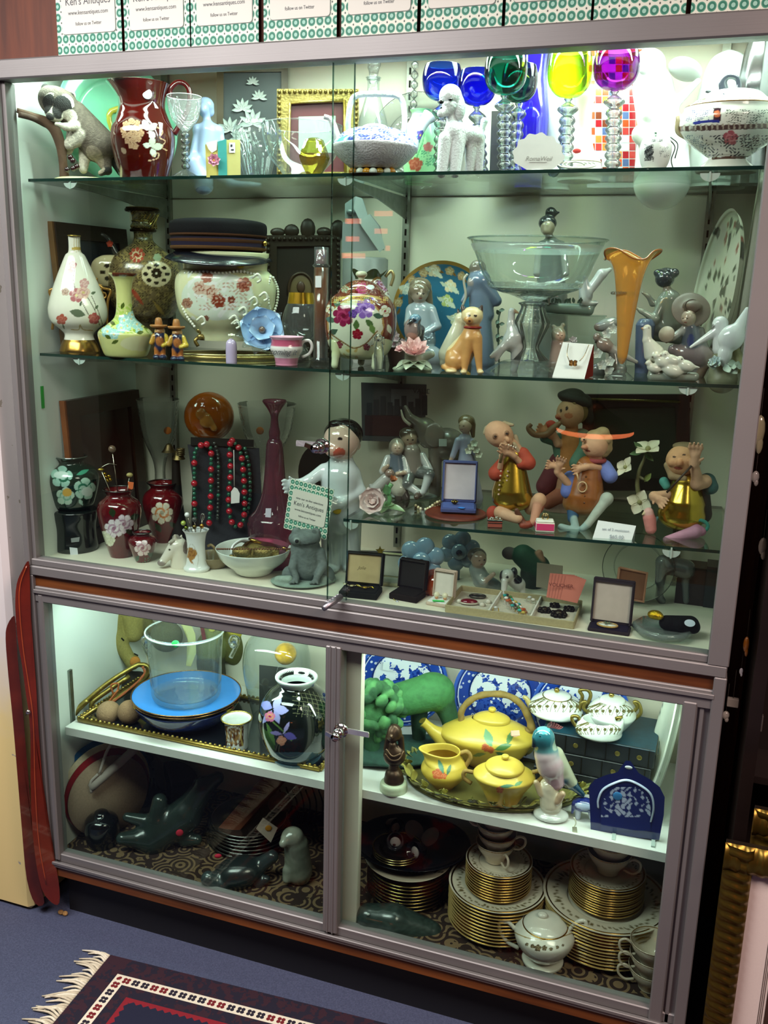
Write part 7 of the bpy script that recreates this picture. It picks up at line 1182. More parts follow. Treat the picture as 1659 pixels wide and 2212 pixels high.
for i in range(26):
    x = -.12+.25*((i*.618) % 1); y = -.38+.76*((i*.37+.1) % 1); kk = intray(x,y)
    O(kk,'ring',[ring((0,0,.005),.006,.0011,random.choice(['b8b0a0','c8a850','d8d4cc']),'y',16,6),ell((0,-.002,.011),(.0045,.0035,.003),rc[i % 12],10)],GLZ,'ring with '+rn[i % 12]+' stone in the tray middle, '+('front','centre','back')[int((y+.38)/.254)]+' row, '+('left','mid','right')[min(2,int((x+.12)/.084))]+' side','ring','rings in the middle of the tray')
for i,(x,y,q) in enumerate(((.24,0,.016),(.36,-.1,.02),(.42,.2,.014),(.30,.28,.013))):
    O(intray(x,y),'filigree_brooch',[ell((q*.6*math.cos(t),q*.6*math.sin(t),.003+.002*math.sin(3*t)),q*.28,'2a2620',8) for t in np.linspace(0,2*PI,9,endpoint=False)]+[ell((0,0,.004),q*.5,'3a342a',10)],MTR,'black filigree brooch in the right part of the tray, '+('leftmost','largest, near the front','rightmost','small one at the back')[i],'brooch','black brooches in the right tray part')
# boy and dog figurine, santa, cards, etc.
k = KD(1045,1262,y=.24); b = k.v0; r = T(k,'crouching_boy_figurine','crouching boy figurine with brown hair behind the jewellery tray','figurine'); part(r,'body',blob([k.e((1034,1208,-8),(17,16,19),'b09a88'),k.c((1030,1230,0),(1040,1252,0),17,20,'8f9a98'),k.c((1025,1235,-6),(1045,1258,-20),8,7,'a8b0ac'),k.c((1045,1258,-20),(1066,1240,-24),6,5,'b09a88'),k.c((1050,1255,0),(1070,b-6,0),16,14,'6d7674')],.0018,.004,paint=face_paint(k,1036,1210,17,-6,.3)),LLA); part(r,'hair',blob([k.e((1030,1200,2),(21,19,17),'5d5248')],.0018),LLA)
k = KD(1098,1268,y=.22); b = k.v0; r = O(k,'spaniel_figurine',blob([k.e((1096,1242,-6),(13,14,13),'d0d0cc'),k.c((1105,1250,4),(1120,1262,8),15,15,'c8c8c4'),k.c((1090,1255,-14),(1088,b-4,-18),7,6,'d8d8d4'),k.e((1085,1244,-6),(6,8,12),'15161c'),k.e((1110,1238,-2),(8,9,13),'15161c'),k.c((1125,1262,8),(1130,b-4,4),9,6,'c8c8c4')],.0016,.003,paint=[k.e((1096,1247,-20),(3,4,3),'101014'),k.e((1118,1252,0),(10,16,9),'1a1c22')]),GLZ,'black and white spaniel figurine behind the tray','figurine')
k = KD(1150,1250,y=.30); b = k.v0; r = T(k,'green_elf_figurine','figurine in dark green clothes lying behind the spaniel','figurine'); part(r,'body',blob([k.c((1130,1200,0),(1160,1225,0),24,28,'1f4a34'),k.c((1165,1195,-8),(1175,1230,-14),8,6,'b08468'),k.c((1175,1230,-14),(1180,1242,-18),5,4,'b08468'),k.c((1150,1240,0),(1150,b-5,0),26,22,'2a3a30'),k.e((1100,1195,4),(16,14,14),'4a4440')],.0025,.004),BIS)
k = KD(1215,1288,y=.135); r = T(k,'pink_card_fan','fan of salmon pink printed cards in a holder','cards'); 
for i in range(6): part(r,'card',k.poly([(1188+i*7,1238+i*1),(1242+i*5,1242+i*2),(1232+i*3,1298+i*1),(1180+i*6,1290+i)],-i*2.5+12,-i*2.5+12.5,'d88070'),STK)
txt(r,"VOUCHER",k.p(1212,1265,-4),(PI/2,0,-.05),11*k.s,mat('maroon_ink',.7,col='6a2420'))
k = KD(1185,y=.24); O(k,'cream_tablet',k.poly([(1160,1215),(1216,1222),(1214,1276),(1158,1268)],0,4,'a8a090'),STK,'plain cream card standing behind the pink cards','card')
r,k = jbox(1316,1362,88,44,8,100,'2a2028','c4b4ac','tall open box with stained pale lid, oval medal in front',lambda x: ZD,rz=.0,ang=.10,lining='181028'); O(K(1316,P=k.P+[-.004,-.004,.011],rz=0),'oval_medal',[xf(lathe([(.019,0),(.019,.002),(.0001,.003)],n=30,sm=0,col='e0e8e0',sy=.62)),ring((0,0,.0015),.019,.0018,'b08a48',n=36,sy=.62)]+[leaf((0,0,.004),(math.cos(t),math.sin(t),0),(0,0,1),.011,.004,'3f5a44',.1) for t in (.3,1.2,2.2,2.9,4.4)],GLZ,'white oval medal with green leaves on dark velvet','medal')
k = KD(1372,y=.30); O(k,'clear_glass_plate',stand_disc(k,74*k.s,WHT,n=60),CRS,'clear glass plate standing behind the open box','plate'); k = KD(1368,y=.25); r = T(k,'tan_plaque','small orange-tan framed oblong standing behind the open box','plaque'); part(r,'plaque',k.poly([(1338,1226),(1398,1238),(1390,1300),(1330,1288)],0,5,'a06a50'),SAT); part(r,'border',k.tube([(1338,1226,-2),(1398,1238,-2),(1390,1300,-2),(1330,1288,-2),(1338,1226,-2)],3,'c88a6c',sm=1),SAT)
k = KD(1430,1372); b = k.v0; r = T(k,'glass_ashtray','thick square clear glass ashtray holding a black pouch','ashtray'); part(r,'dish',[k.lathe([(1,b),(50,b),(66,b-12),(62,b-22),(40,b-14),(1,b-12)],n=8,sm=0),k.lathe([(1,b-2),(44,b-2),(60,b-13)],n=8,sm=0)],glass('thick_glass',(.8,.88,.86),(.35,.45,.42),milk=.12,bump=(60,.4)))
kk = K(1430,P=k.P+[0,0,14*k.s]); q = kk; O(kk,'black_pouch',blob([q.c((1440,1345,0),(1490,1350,6),16,20,'0a0a0c'),q.c((1470,1350,-14),(1500,1356,0),12,12,'0a0a0c')],.002),FAB,'black velvet pouch in the glass ashtray','pouch'); O(kk,'gold_nugget',blob([q.e((1415,1328,-6),(16,13,10),'c8a020'),q.e((1424,1332,-10),(9,8,7),'d8b030')],.0016,noise=(900,.3)),mat('nugget',.3,metal=.9,bump=(300,.8)),'gold nugget brooch on the glass ashtray','brooch'); O(kk,'oval_price_label',xf(lathe([(11*q.s,0),(.0001,.0006)],n=20,sm=0,col='dce4f4',sy=.7),(1.1,0,0),q.p(1490,1346,-24)),STK,'white oval price label on the black pouch','label')
k = KD(1428,y=.30); O(k,'porcelain_horse',blob([k.c((1432,1215,0),(1425,1255,0),16,10,'7d807c'),k.c((1428,1250,0),(1424,1290,0),9,7,'8a8c86'),k.c((1440,1220,6),(1480,1230,10),20,22,'55585a'),k.c((1480,1240,10),(1482,k.v0-4,10),10,7,'55585a'),k.c((1424,1290,0),(1430,k.v0-4,0),8,8,'6c706c')],.0024,.005),LLA,'grey porcelain horse-like figure in the dark right corner','figurine')
k = KD(1500,y=.34); O(k,'dark_books',[k.box((1490,1290,0),(60,60,150),'2a1a1a'),k.box((1535,1280,-4),(26,60,130),'1c2228')],SAT,'dark upright case in the right back corner','case')
# green tape on the side wall
p = xhit(92,858,.0135); O(K(92,P=(p[0],p[1],p[2]),rz=0),'green_tape',box((0,0,0),(.0006,.010,.05),'109a2c'),STK,'strip of green tape stuck on the left inner wall','tape')

# ================================================================ LOWER CASE
def KZ(z0,lo=.07,hi=.42):
    def f(u,v=None,y=None):
        if y is not None: return K(u,z=z0,y=y)
        k = K(u,v,z=z0); return k if lo <= k.P[1] <= hi else K(u,z=z0,y=max(lo,min(hi,k.P[1])))
    return f
KS,KF = KZ(ZS),KZ(ZF,.06)
# ---- left, on the shelf board
k = KS(262,1440,y=.33); r = T(k,'plush_monkey','yellow-tan plush monkey hanging legs down from the top, orange paw','soft toy'); Y_ = '9a8c4c'
part(r,'body',blob([k.c((245,1320,0),(250,1372,-4),15,15,Y_),k.c((250,1372,-4),(280,1425,-16),17,13,Y_),k.e((287,1430,-18),(15,15,17),Y_),k.c((285,1320,4),(288,1365,4),24,22,Y_),k.c((300,1300,4),(285,1330,4),26,22,Y_),k.c((300,1330,8),(330,1360,0),16,12,'6a6238'),k.e((240,1290,0),(20,20,30),Y_)],.003,.006),FUR); part(r,'paw_pad',k.ball((292,1430,-32),(11,5,13),'c8843c',14),FAB,'orange paw pad')
part(r,'stitches',[k.tube([(262,1378,-20),(268,1384,-22)],1.6,'1a1a12',n=6),k.tube([(290,1412,-32),(298,1416,-30)],1.6,'1a1a12',n=6)],FAB)
k = KS(420,y=.38); r = T(k,'plush_bird','green and yellow plush birds behind the glass ice bucket','soft toy'); part(r,'body',blob([k.e((455,1400,0),(32,26,38),'6f7440'),k.e((460,1365,0),(24,20,18),'8a8a44'),k.e((505,1395,10),(28,24,44),'5c5a24'),k.e((512,1362,6),(20,16,12),'c8b43c'),k.e((360,1375,10),(34,24,34),'5a583c'),k.c((455,1430,0),(460,k.v0-4,0),30,30,'3a3820')],.0035,.008),FUR); part(r,'eye',[k.ball((458,1360,-22),(7,3,6),'d8c850',10),k.ball((517,1363,-14),(4,3,5),'0c0c0c',10)],GLZ); part(r,'ribbon',k.poly([(432,1352),(440,1350),(446,1385),(438,1388)],-22,-20,'7a2024'),FAB)
k = KS(405,y=.34); O(k,'banana_boomerang',slab(*[[k.p(u,v,d) for u,v in ((378,1320),(402,1325),(422,1370),(424,1410),(412,1440),(402,1438),(410,1400),(404,1370),(390,1345))] for d in (0,5)],'d8d08c'),SAT,'curved cream-yellow strip seen through the glass ice bucket','ornament')
# trumpet and tray
k = KS(420,1600); r = T(k,'gilt_tray','long rectangular gilt-edged mirror tray on the left lower shelf','tray')
C_ = [k.loc(zhit(*q,ZS+.002)) for q in ((158,1552),(655,1668),(716,1640))]; A0 = zhit(160,1556,ZS); A1 = zhit(690,1668,ZS); yb = .36; x0,x1 = max(.045,A0[0]),min(.715,A1[0]); yf = max(.075,(A0[1]+A1[1])/2)
Pq = lambda x,y,z=.0: k.loc((x,y,ZS+z)); q4 = [Pq(x0,yf),Pq(x1,yf),Pq(x1,yb),Pq(x0,yb)]
part(r,'mirror',slab(np.array(q4)+[0,0,.001],np.array(q4)+[0,0,.004],'14161c'),GLZ,'dark mirror glass'); part(r,'rim',[tube([q4[i]+[0,0,.006],q4[(i+1) % 4]+[0,0,.006]],.006,'9a8038',n=8,sm=0) for i in range(4)],GILT)
part(r,'rope_edge',[ell(q4[i]+(q4[(i+1) % 4]-q4[i])*t+[0,0,.013],(.0045,.004,.0035),'b8a050' if n % 2 else '8a7030',6) for i in range(4) for n,t in enumerate(np.linspace(0,1,52 if i % 2 == 0 else 24))],GILT,kind='stuff')
kt = k
k = KS(235,1540,y=.19); r = T(k,'brass_trumpet','old brass trumpet leaning in the left corner with orange cord','trumpet'); TB = 'a08c48'
part(r,'tubing',[k.tube([(158,1540,-14),(230,1478,0),(290,1440,12),(305,1436,14),(318,1440,12),(320,1454,10),(305,1472,6),(250,1510,-4),(215,1530,-10),(200,1532,-12),(198,1522,-12),(210,1508,-8),(280,1460,6)],5.5,TB,n=12)],MTR); part(r,'bell',k.tube([(190,1512,-8),(168,1532,-12),(155,1545,-14),(148,1552,-14)],[6,7,11,22],TB,n=24),MTR,'flared bell'); part(r,'tag_cord',k.tube([(308,1440,2),(312,1455,0),(290,1480,-6),(255,1508,-14),(232,1525,-20),(226,1550,-26),(236,1568,-30),(262,1574,-32)],2.6,'b0603c',lob=(.25,1.9),n=8),FAB,'twisted orange cord'); part(r,'cord_bow',k.tube([(245,1500,-16),(240,1480,-18),(256,1478,-18),(250,1500,-16),(232,1520,-18),(255,1490,-18)],2,'b86a3c'),FAB)
for u,v,l,c in ((235,1552,'larger left one of the two furry balls under the trumpet','9a7a5a'),(280,1550,'right one of the two furry balls under the trumpet','8a6a4c')): k = KS(u,v,y=.13); O(k,'furry_ball',ell(k.p(u,v-12),(26*k.s,26*k.s,26*k.s),c,20),FUR,l,'ball')
k = KS(215,y=.30); O(k,'brown_pompom',ell(k.p(216,1432),20*k.s,'6a5830',20),FUR,'brown furry pompom on the left wall behind the monkey paw','pompom'); k = KS(230,y=.32); O(k,'dark_plush_bundle',blob([k.e((270,1490,0),(44,30,44),'241c12'),k.e((320,1520,0),(30,26,36),'2c2014'),k.c((240,1520,0),(300,k.v0-2,0),26,20,'201810')],.004),FUR,'dark brown plush bundle behind the trumpet','soft toy')
# cloisonne bowl with plates, ice bucket
k = KS(405,1590,y=.20); b = k.v0; r = T(k,'cloisonne_bowl','blue enamelled shallow bowl with yellow scrolls, plates stacked on it','bowl')
s = k.lathe([(60,b),(70,b-3),(96,b-22),(112,b-46),(108,b-47)],n=240,sm=18,col='1c2c66'); zt = b-47; mo = []
for i,t in enumerate(np.linspace(-1.35,1.35,8)):
    u = 405+108*math.sin(t); v = b-22+0+30*math.cos(t)*.3-12; c = ('c8b030','8a3c28')[i % 2]; mo += [('f',u,v,12,4,c,'d8c850'),('s',[(u-20,v-6),(u-10,v+6),(u,v),(u+10,v+6),(u+20,v-6)],4,c),('d',u,v,5,5,'2a5a48')]
part(r,'body',paint(k,s,mo),GLZ); kb = k
kk = K(405,P=k.P+[0,0,k.z(zt)]); q = kk
for i,(R,dz,c,l) in enumerate(((114,0,'c8c4b0','lower sky blue plate of the stack under the ice bucket'),(116,.007,'3a86d8','upper sky blue plate carrying the glass ice bucket'))):
    kp = K(405,P=kk.P+[0,0,dz]); r = T(kp,'blue_plate',l,'plate','sky blue plates'); part(r,'dish',lathe([(.001,.002),(R*.6*kp.s,.002),(R*.97*kp.s,.009),(R*kp.s,.010)],n=72,sm=3,col='3a86d8'),GLZ); part(r,'underside',lathe([(R*kp.s,.0095),(R*.95*kp.s,.006),(R*.6*kp.s,0),(.001,0)],n=72,sm=3,col='6a4a28'),GLZ,'brown underside'); part(r,'gilt_edge',ring((0,0,.010),R*kp.s,.0016,'a87a4c',n=72),MET)
kp = K(405,P=kk.P+[0,0,.010]); k = K(410,P=kp.P+[.004,-.008,0]); b = k.v0
r = T(k,'glass_ice_bucket','clear cylindrical glass ice bucket with two scroll handles and green dot','ice bucket'); part(r,'body',[k.lathe([(1,b),(60,b),(72,b-6),(75,b-24),(76,1440),(81,1365),(82,1358)],n=60,sm=3)],CLR); part(r,'thick_base',k.lathe([(68,b-14),(60,b-10),(1,b-8)],n=50,sm=2,col='dfeaea'),CLR); part(r,'rim',ring((0,0,k.z(1362)),82*k.s,2*k.s,'e8f6f4',n=60),glass('rim_glass',(.9,.97,.96),(.8,.9,.88),milk=.35))
for U,sg in ((322,-1),(500,1)): part(r,'handle',[k.tube([(U-sg*2,1420),(U+sg*8,1400),(U+sg*14,1382),(U+sg*2,1376),(U-sg*2,1388),(U+sg*10,1394)],5,'e8f0f0'),k.ball((U+sg*4,1392,0),9,'fff',10)],CRY)
part(r,'green_dot',k.ball((379,1391,-78),(8,2,8),'2fb85c',16),STK,'green round sticker')
# small cup
k = KS(512,1606,y=.12); b = k.v0; r = T(k,'gilt_beaker','small white beaker with brown-gilt scene and gold rim','cup'); s = k.lathe([(22,b),(24,b-6),(23,1580),(27,1560),(33,1552),(32,1551),(26,1562),(20,b-6),(1,b-5)],n=140,sm=12,col='dde2de'); part(r,'body',paint(k,s,[('n',485,1568,526,1612,.35,-.45,'5a3418'),('n',488,1572,522,1608,.8,.1,'a8824c'),('s',[(522,1565),(520,1590),(524,1610)],3,'c8b060')]),GLZ); part(r,'gold_rim',ring((0,0,k.z(1551)),32.5*k.s,1.6*k.s,'c8b060',n=36),MET)
# orchid vase
k = KS(640,1632,y=.135); b = k.v0; r = T(k,'black_orchid_vase','round black crackle vase painted with lilac orchids','vase')
s = k.lathe([(52,b),(54,b-5),(50,b-9),(66,1610),(80,1570),(78,1530),(62,1500),(44,1484),(36,1476),(38,1468),(44,1462),(40,1461),(32,1470)],n=320,sm=28,col='0b120f')
mo = [('b',560,b-9,720,b+30,'3c5a68')]+[('s',[(640+i*9,1492+abs(i-3)*2),(646+i*10,1520),(640+i*12,1548)],.9,'6a6a50') for i in range(7)]+[('s',[(632,1495+j*9),(670,1500+j*9),(712,1510+j*9)],.9,'6a6a50') for j in range(6)]
mo += [('s',[(590,1560),(612,1580),(630,1600)],3,'5a7a3c'),('l',565,1570,60,16,-1.05,'3c5c2c'),('l',575,1560,55,10,-1.2,'547a38'),('l',590,1530,30,16,.95,'a8a8e0'),('l',588,1530,28,20,2.7,'8a8cd4'),('l',590,1532,34,20,-.1,'a4a4e0'),('l',588,1534,36,12,-2.2,'9a9ad8'),('l',592,1534,32,14,-1.2,'9898d4'),('f',583,1548,12,5,'c87098','e0a060','a01848'),('l',612,1585,30,8,1.1,'a8a0dc'),('l',610,1586,28,9,3.0,'8a80c0'),('l',612,1586,30,16,-.3,'6058b0'),('l',610,1588,20,9,-2.2,'9088c8'),('f',608,1600,11,4,'c88870','d8a080')]
part(r,'body',paint(k,s,mo),mat('black_gloss',.06,coat=1)); part(r,'white_lip',[k.lathe([(36,1476),(44,1466),(45,1461),(41,1460),(33,1470),(30,1484)],n=60,col='cfd8d4')],GLZ,'pale blue-white lip')
k = KS(598,1500,y=.30); b = k.v0; r = O(k,'large_glass_jar',k.lathe([(50,b),(62,1500),(72,1440),(66,1395),(48,1370),(40,1362)],n=50),CLR,'large clear glass jar behind the orchid vase','jar'); kk = KS(615,y=.34); O(kk,'yellow_paperweight',[ell(kk.p(617,1412),24*kk.s,'e0a818',20)],mat('yellow_glass',.08,coat=1,var=(60,.35)),'yellow glass paperweight glowing behind the clear jar','paperweight'); O(kk,'dark_stand_block',[kk.poly([(560,1436),(668,1448),(668,kk.v0),(560,kk.v0)],0,14,'24281f')],SAT,'dark block under the yellow paperweight','block')
# ---- left, on the case floor
k = KF(200,y=.16); 
def disc_lean(y,R,c,z,x,lab,nm,th=.004): 
    s = lathe([(.0005,th),(R,th),(R,0),(.0005,0)],n=60,sm=0,col=c); s[0] = s[0] @ euler(0,PI/2-.06,0).T+np.array([0,0,R]); O(K(0,P=(x,y,z),rz=-.55),nm,s,FAB,lab,'hat')
disc_lean(.17,.125,'1d5a8c',ZF,.052,'blue rim of a round hat leaning on the left wall','blue_hat_brim'); disc_lean(.162,.120,'e0d0b0',ZF,.062,'cream straw disc between the blue and red rims','straw_hat_brim'); disc_lean(.155,.114,'8f1a20',ZF,.071,'red rim of the leaning hat','red_hat_brim'); disc_lean(.148,.107,'a8907a',ZF,.079,'large round tan straw hat crown facing out','straw_hat')
k = KF(235,y=.13); r = T(k,'rolled_papers','rolled white papers stuck in front of the straw hat','paper'); part(r,'roll',[k.tube([(196,1702,-8),(250,1655,4),(300,1610,16)],9,'a89c94',n=14),k.tube([(215,1670,-6),(230,1625,4),(245,1600,6)],3,'c0b4ac'),k.tube([(198,1712,-10),(196,1690,-8),(212,1672,-4)],3,'b8aca4')],STK)
k = KF(305,1800,y=.30); r = T(k,'dark_blue_vase','dark navy vase with a small gold flower, behind the seal carving','vase'); s = k.lathe([(40,k.v0),(60,1760),(66,1710),(52,1660),(30,1640)],n=140,sm=12,col='0b0f20'); part(r,'body',paint(k,s,[('f',285,1700,14,4,'b8a070','8a7448'),('f',302,1712,10,4,'b8a070'),('f',278,1722,8,4,'a89060')]),GLZ)
k = KF(222,1822,y=.10); b = k.v0; r = O(k,'black_jar',k.lathe([(32,b),(36,1800),(34,1770),(18,1758),(12,1752),(1,1750)],n=36,col='0a0d10'),GLZ,'small black glossy jar at the far left of the floor','jar')
SST = mat('soapstone',.25,coat=.5,var=(14,.35),bump=(40,.3))
k = KF(350,1840,y=.15); b = k.v0; S1 = '26332f'; r = T(k,'soapstone_seal','large dark green soapstone seal with raised head and red dot sticker','carving')
part(r,'body',blob([k.c((330,b-16,0),(400,1760,-6),40,36,S1),k.c((400,1760,-6),(440,1700,-6),32,24,S1),k.c((440,1700,-6),(470,1680,-8),20,14,S1),k.c((340,1775,-6),(345,1730,0),22,16,S1),k.c((320,1775,0),(275,1765,6),16,10,S1),k.c((300,b-12,-10),(265,b-12,-16),22,14,S1),k.c((400,b-12,-14),(425,b-10,-24),18,12,S1)],.003,.012),SST); part(r,'red_dot',k.ball((388,1799,-42),(8,3,8),'c8203c',14),STK)
# plates stack, paddles
k0 = KF(540,y=.26)
for i in range(7):
    R = (88,86,84,82,82,82,80)[i]; kk = K(540,P=k0.P+[.004*math.sin(i),0,.0085*i]); r = T(kk,'silver_rim_plate','silver-rimmed dark plate in the left stack, '+('bottom one','second from the bottom','third from the bottom','middle one','third from the top','second from the top','top one')[i],'plate','dark plates stacked on the left floor'); part(r,'dish',lathe([(.001,.002),(R*.6*kk.s,.001),(R*kk.s,.012),(R*kk.s,.0105),(R*.55*kk.s,0),(.001,0)],n=60,sm=2,col='1c1a1a'),GLZ); part(r,'rim',ring((0,0,.012),R*kk.s,.0009,'b8b4b0',n=60),MET)
kk = K(560,P=k0.P+[.02,-.01,.075]); q = kk; r = T(kk,'wooden_board','slanting reddish-brown wooden board resting on the plate stack','board'); part(r,'board',slab([q.p(470,1790,-20),q.p(512,1800,-24),q.p(640,1655,20),q.p(600,1640,20)],[q.p(470,1796,-14),q.p(512,1806,-18),q.p(640,1662,26),q.p(600,1647,26)],'6a3520'),WDM)
O(kk,'paper_price_tag',slab([q.p(553,1790,-66),q.p(568,1766,-66),q.p(600,1788,-66),q.p(585,1820,-66)],[q.p(553,1790,-65),q.p(568,1766,-65),q.p(600,1788,-65),q.p(585,1820,-65)],'c8b8a8'),STK,'cream price tag hanging in front of the plate stack','tag'); O(kk,'tag_dot',q.ball((580,1789,-67),(7,1.2,7),'d08a20',12),STK,'orange dot on the cream price tag','sticker')
k = KF(512,1925,y=.085); b = k.v0; r = T(k,'stone_turtle','dark polished stone turtle carving with a red dot','carving'); part(r,'body',blob([k.e((515,1885,0),(56,40,34),'20282a',.2),k.c((560,1870,0),(588,1850,-4),18,14,'2c3436'),k.c((465,1905,-14),(450,1898,-18),22,16,'343e40'),k.c((480,1915,-26),(470,1930,-34),14,9,'2c3436'),k.c((560,1910,-16),(575,b-4,-20),14,9,'20282a')],.0028,.008),SST); part(r,'red_dot',k.ball((471,1849,-10),(8,4,5),'c01c3c',12),STK)
k = KF(640,1898,y=.14); b = k.v0; r = T(k,'white_stone_bear','pale mottled stone bear carving standing upright','carving'); part(r,'body',blob([k.e((632,1808,-4),(24,22,22),'8a8a7c'),k.c((618,1815,-14),(612,1822,-20),12,9,'9a9a8c'),k.c((640,1825,0),(645,1880,0),26,30,'7f8274'),k.c((622,1880,-14),(620,b-4,-18),12,10,'8f9184'),k.c((655,1880,-8),(655,b-4,-8),14,12,'80836f')],.0025,.007,noise=(120,.15)),SST)
k = KF(650,y=.36); O(k,'wire_basket',[k.tube([(590+i*14,1700+(i % 2)*6,0),(600+i*14,1740,0),(592+i*14,1790,0)],1.6,'4a4640',n=6) for i in range(8)]+[k.poly([(588,1740),(700,1764),(700,k.v0),(588,k.v0)],4,16,'3a0e12')],MTR,'dark wire basket over dark red cloth at the back','basket')
k = KF(400,y=.38); O(k,'grey_fabric_bag',blob([k.e((370,1700,0),(60,24,60),'3a3236'),k.c((380,1720,0),(390,k.v0-2,0),40,44,'2c272a')],.005),FAB,'dark grey cloth bag at the back of the left floor','bag')
k = KF(600,y=.33); O(k,'pink_shell',ell(k.p(605,1735),(26*k.s,20*k.s,26*k.s),'8f6a62',18),SAT,'dull pink round shell behind the price tag','shell'); O(KF(600,y=.35),'shell_stand',k.lathe([(24,k.v0),(18,1790),(20,1758),(1,1756)],n=20,col='1c1412'),SAT,'dark stand under the pink shell','stand')

# ---- right, on the shelf board
def m_willow(N,L,tc):
    v = tc.outputs['Object']; sp = N.new('ShaderNodeSeparateXYZ'); L.new(v,sp.inputs[0]); zz = nmath(N,L,'SUBTRACT',sp.outputs[2],.113)
    r = nmath(N,L,'SQRT',nmath(N,L,'ADD',nmath(N,L,'POWER',sp.outputs[0],2.0),nmath(N,L,'POWER',zz,2.0)))
    n1 = nnoise(N,L,v,42,5); n2 = nnoise(N,L,v,130,3); w = N.new('ShaderNodeTexVoronoi'); w.inputs['Scale'].default_value = 75; L.new(v,w.inputs['Vector'])
    inn = nmath(N,L,'ADD',n1,nmath(N,L,'MULTIPLY',zz,-1.4)); c = nmix(N,L,nmath(N,L,'GREATER_THAN',inn,.50),'eef2fc','2f55b8'); c = nmix(N,L,nmath(N,L,'MULTIPLY',nmath(N,L,'GREATER_THAN',inn,.50),nmath(N,L,'GREATER_THAN',n2,.55)),c,'16308a')
    b_ = nmix(N,L,nmath(N,L,'LESS_THAN',w.outputs['Distance'],.28),'2247ac','dfe6fa'); b_ = nmix(N,L,nmath(N,L,'LESS_THAN',w.outputs['Distance'],.12),b_,'2247ac')
    c = nmix(N,L,nmath(N,L,'GREATER_THAN',r,.075),c,b_)
    for a,q,col in ((.073,.077,'14307c'),(.100,.1025,'dfe6fa'),(.1035,.106,'14307c'),(.107,.115,'3a62c4')): c = nmix(N,L,nmath(N,L,'MULTIPLY',nmath(N,L,'GREATER_THAN',r,a),nmath(N,L,'LESS_THAN',r,q)),c,col)
    return c
WIL = nodes_mat('blue_willow_transfer',m_willow,.12,coat=.6)
for u,y,dz,l in ((866,.40,0,'leftmost of the three blue willow plates, behind the green lion'),(1075,.415,0,'middle one of the three blue willow plates'),(1246,.40,-.02,'rightmost of the three blue willow plates, behind the white tea set')):
    k = KS(u,y=y); k = K(u,P=k.P+[0,0,dz*0]); r = T(k,'willow_plate',l,'plate','blue willow plates standing at the back'); part(r,'dish',stand_disc(k,.113,'fff',n=72,lean=-.10),WIL)
    if u < 900: part(r,'price_tag',k.poly([(828,1429),(842,1431),(841,1449),(827,1447)],-14,-13,'e4eaf0'),STK)
# green lion
k = KS(850,1660,y=.22); b = k.v0; GL_ = '3f7a44'; r = T(k,'green_lion_sculpture','rough green painted lion sculpture on a dark green base','sculpture')
pr = [k.c((830,1520,0),(930,1495,20),34,40,GL_),k.e((940,1492,24),(42,34,38),GL_),k.c((955,1510,26),(975,1560,20),26,18,'2f5c3a'),k.c((975,1560,20),(968,1610,14),16,14,'2a5034'),k.c((905,1530,34),(905,1600,34),20,14,'24462e'),k.c((800,1560,-10),(806,1640,-18),22,14,'2f5c3a'),k.c((770,1570,10),(775,1650,6),20,14,'2f5c3a'),k.e((800,1530,-10),(52,40,52),'4a8450')]
part(r,'body',blob(pr,.0034,.012),RUF); rn = np.random.default_rng(3)
mn = []
for a in range(90):
    th,ph = rn.uniform(-2.2,3.6),math.acos(rn.uniform(-.15,1)); mn.append(k.e((812+58*math.cos(th)*math.sin(ph),1535-60*math.sin(th)*math.sin(ph),-10-46*math.cos(ph)),(10,9,15),random.choice(['5f9c5e','3a6a40','4c8850','2f5a38']),rn.uniform(-1.2,1.2)))
part(r,'mane',blob(mn,.0022,.002),RUF,'clumpy carved mane')
part(r,'base',blob([k.e((850,b-14,0),(110,70,14),'24463a'),k.e((930,b-22,24),(80,50,14),'24463a'),k.e((790,b-8,-10),(70,50,14),'1f3c30')],.0036),RUF,'dark green base')
# bronze bust
k = KS(850,1705,y=.082); b = k.v0; BZ = '4a3628'; r = T(k,'bronze_bust','small bronze bust of a veiled woman on a round alabaster base','bust')
part(r,'socle',k.lathe([(30,b),(30,1700),(26,1688),(1,1686)],n=36,col='b4bca0'),mat('alabaster',.35,sss=.2,var=(12,.1)),'pale alabaster base'); part(r,'bust',blob([k.c((851,1682,0),(851,1676,0),22,20,BZ),k.c((851,1670,0),(851,1656,0),12,11,BZ),k.e((852,1632,0),(24,17,24),BZ),k.c((848,1610,0),(851,1622,0),10,14,BZ),k.e((848,1588,-3),(12,12,16),'5c4434'),k.e((852,1583,3),(16,15,20),BZ),k.e((845,1592,-15),(3,4,4),'5c4434'),k.c((838,1590,0),(834,1618,0),5,6,BZ),k.c((866,1592,2),(868,1625,2),6,7,BZ)],.0015,.003),mat('dark_bronze',.35,metal=.7,var=(60,.2)))
part(r,'drapery',[k.tube([(832,1628,-14),(845,1642,-20),(862,1640,-18),(872,1622,-8)],2,'6a503c'),k.tube([(834,1618,-12),(848,1634,-20),(866,1628,-16)],2,'6a503c')],MT['dark_bronze'])
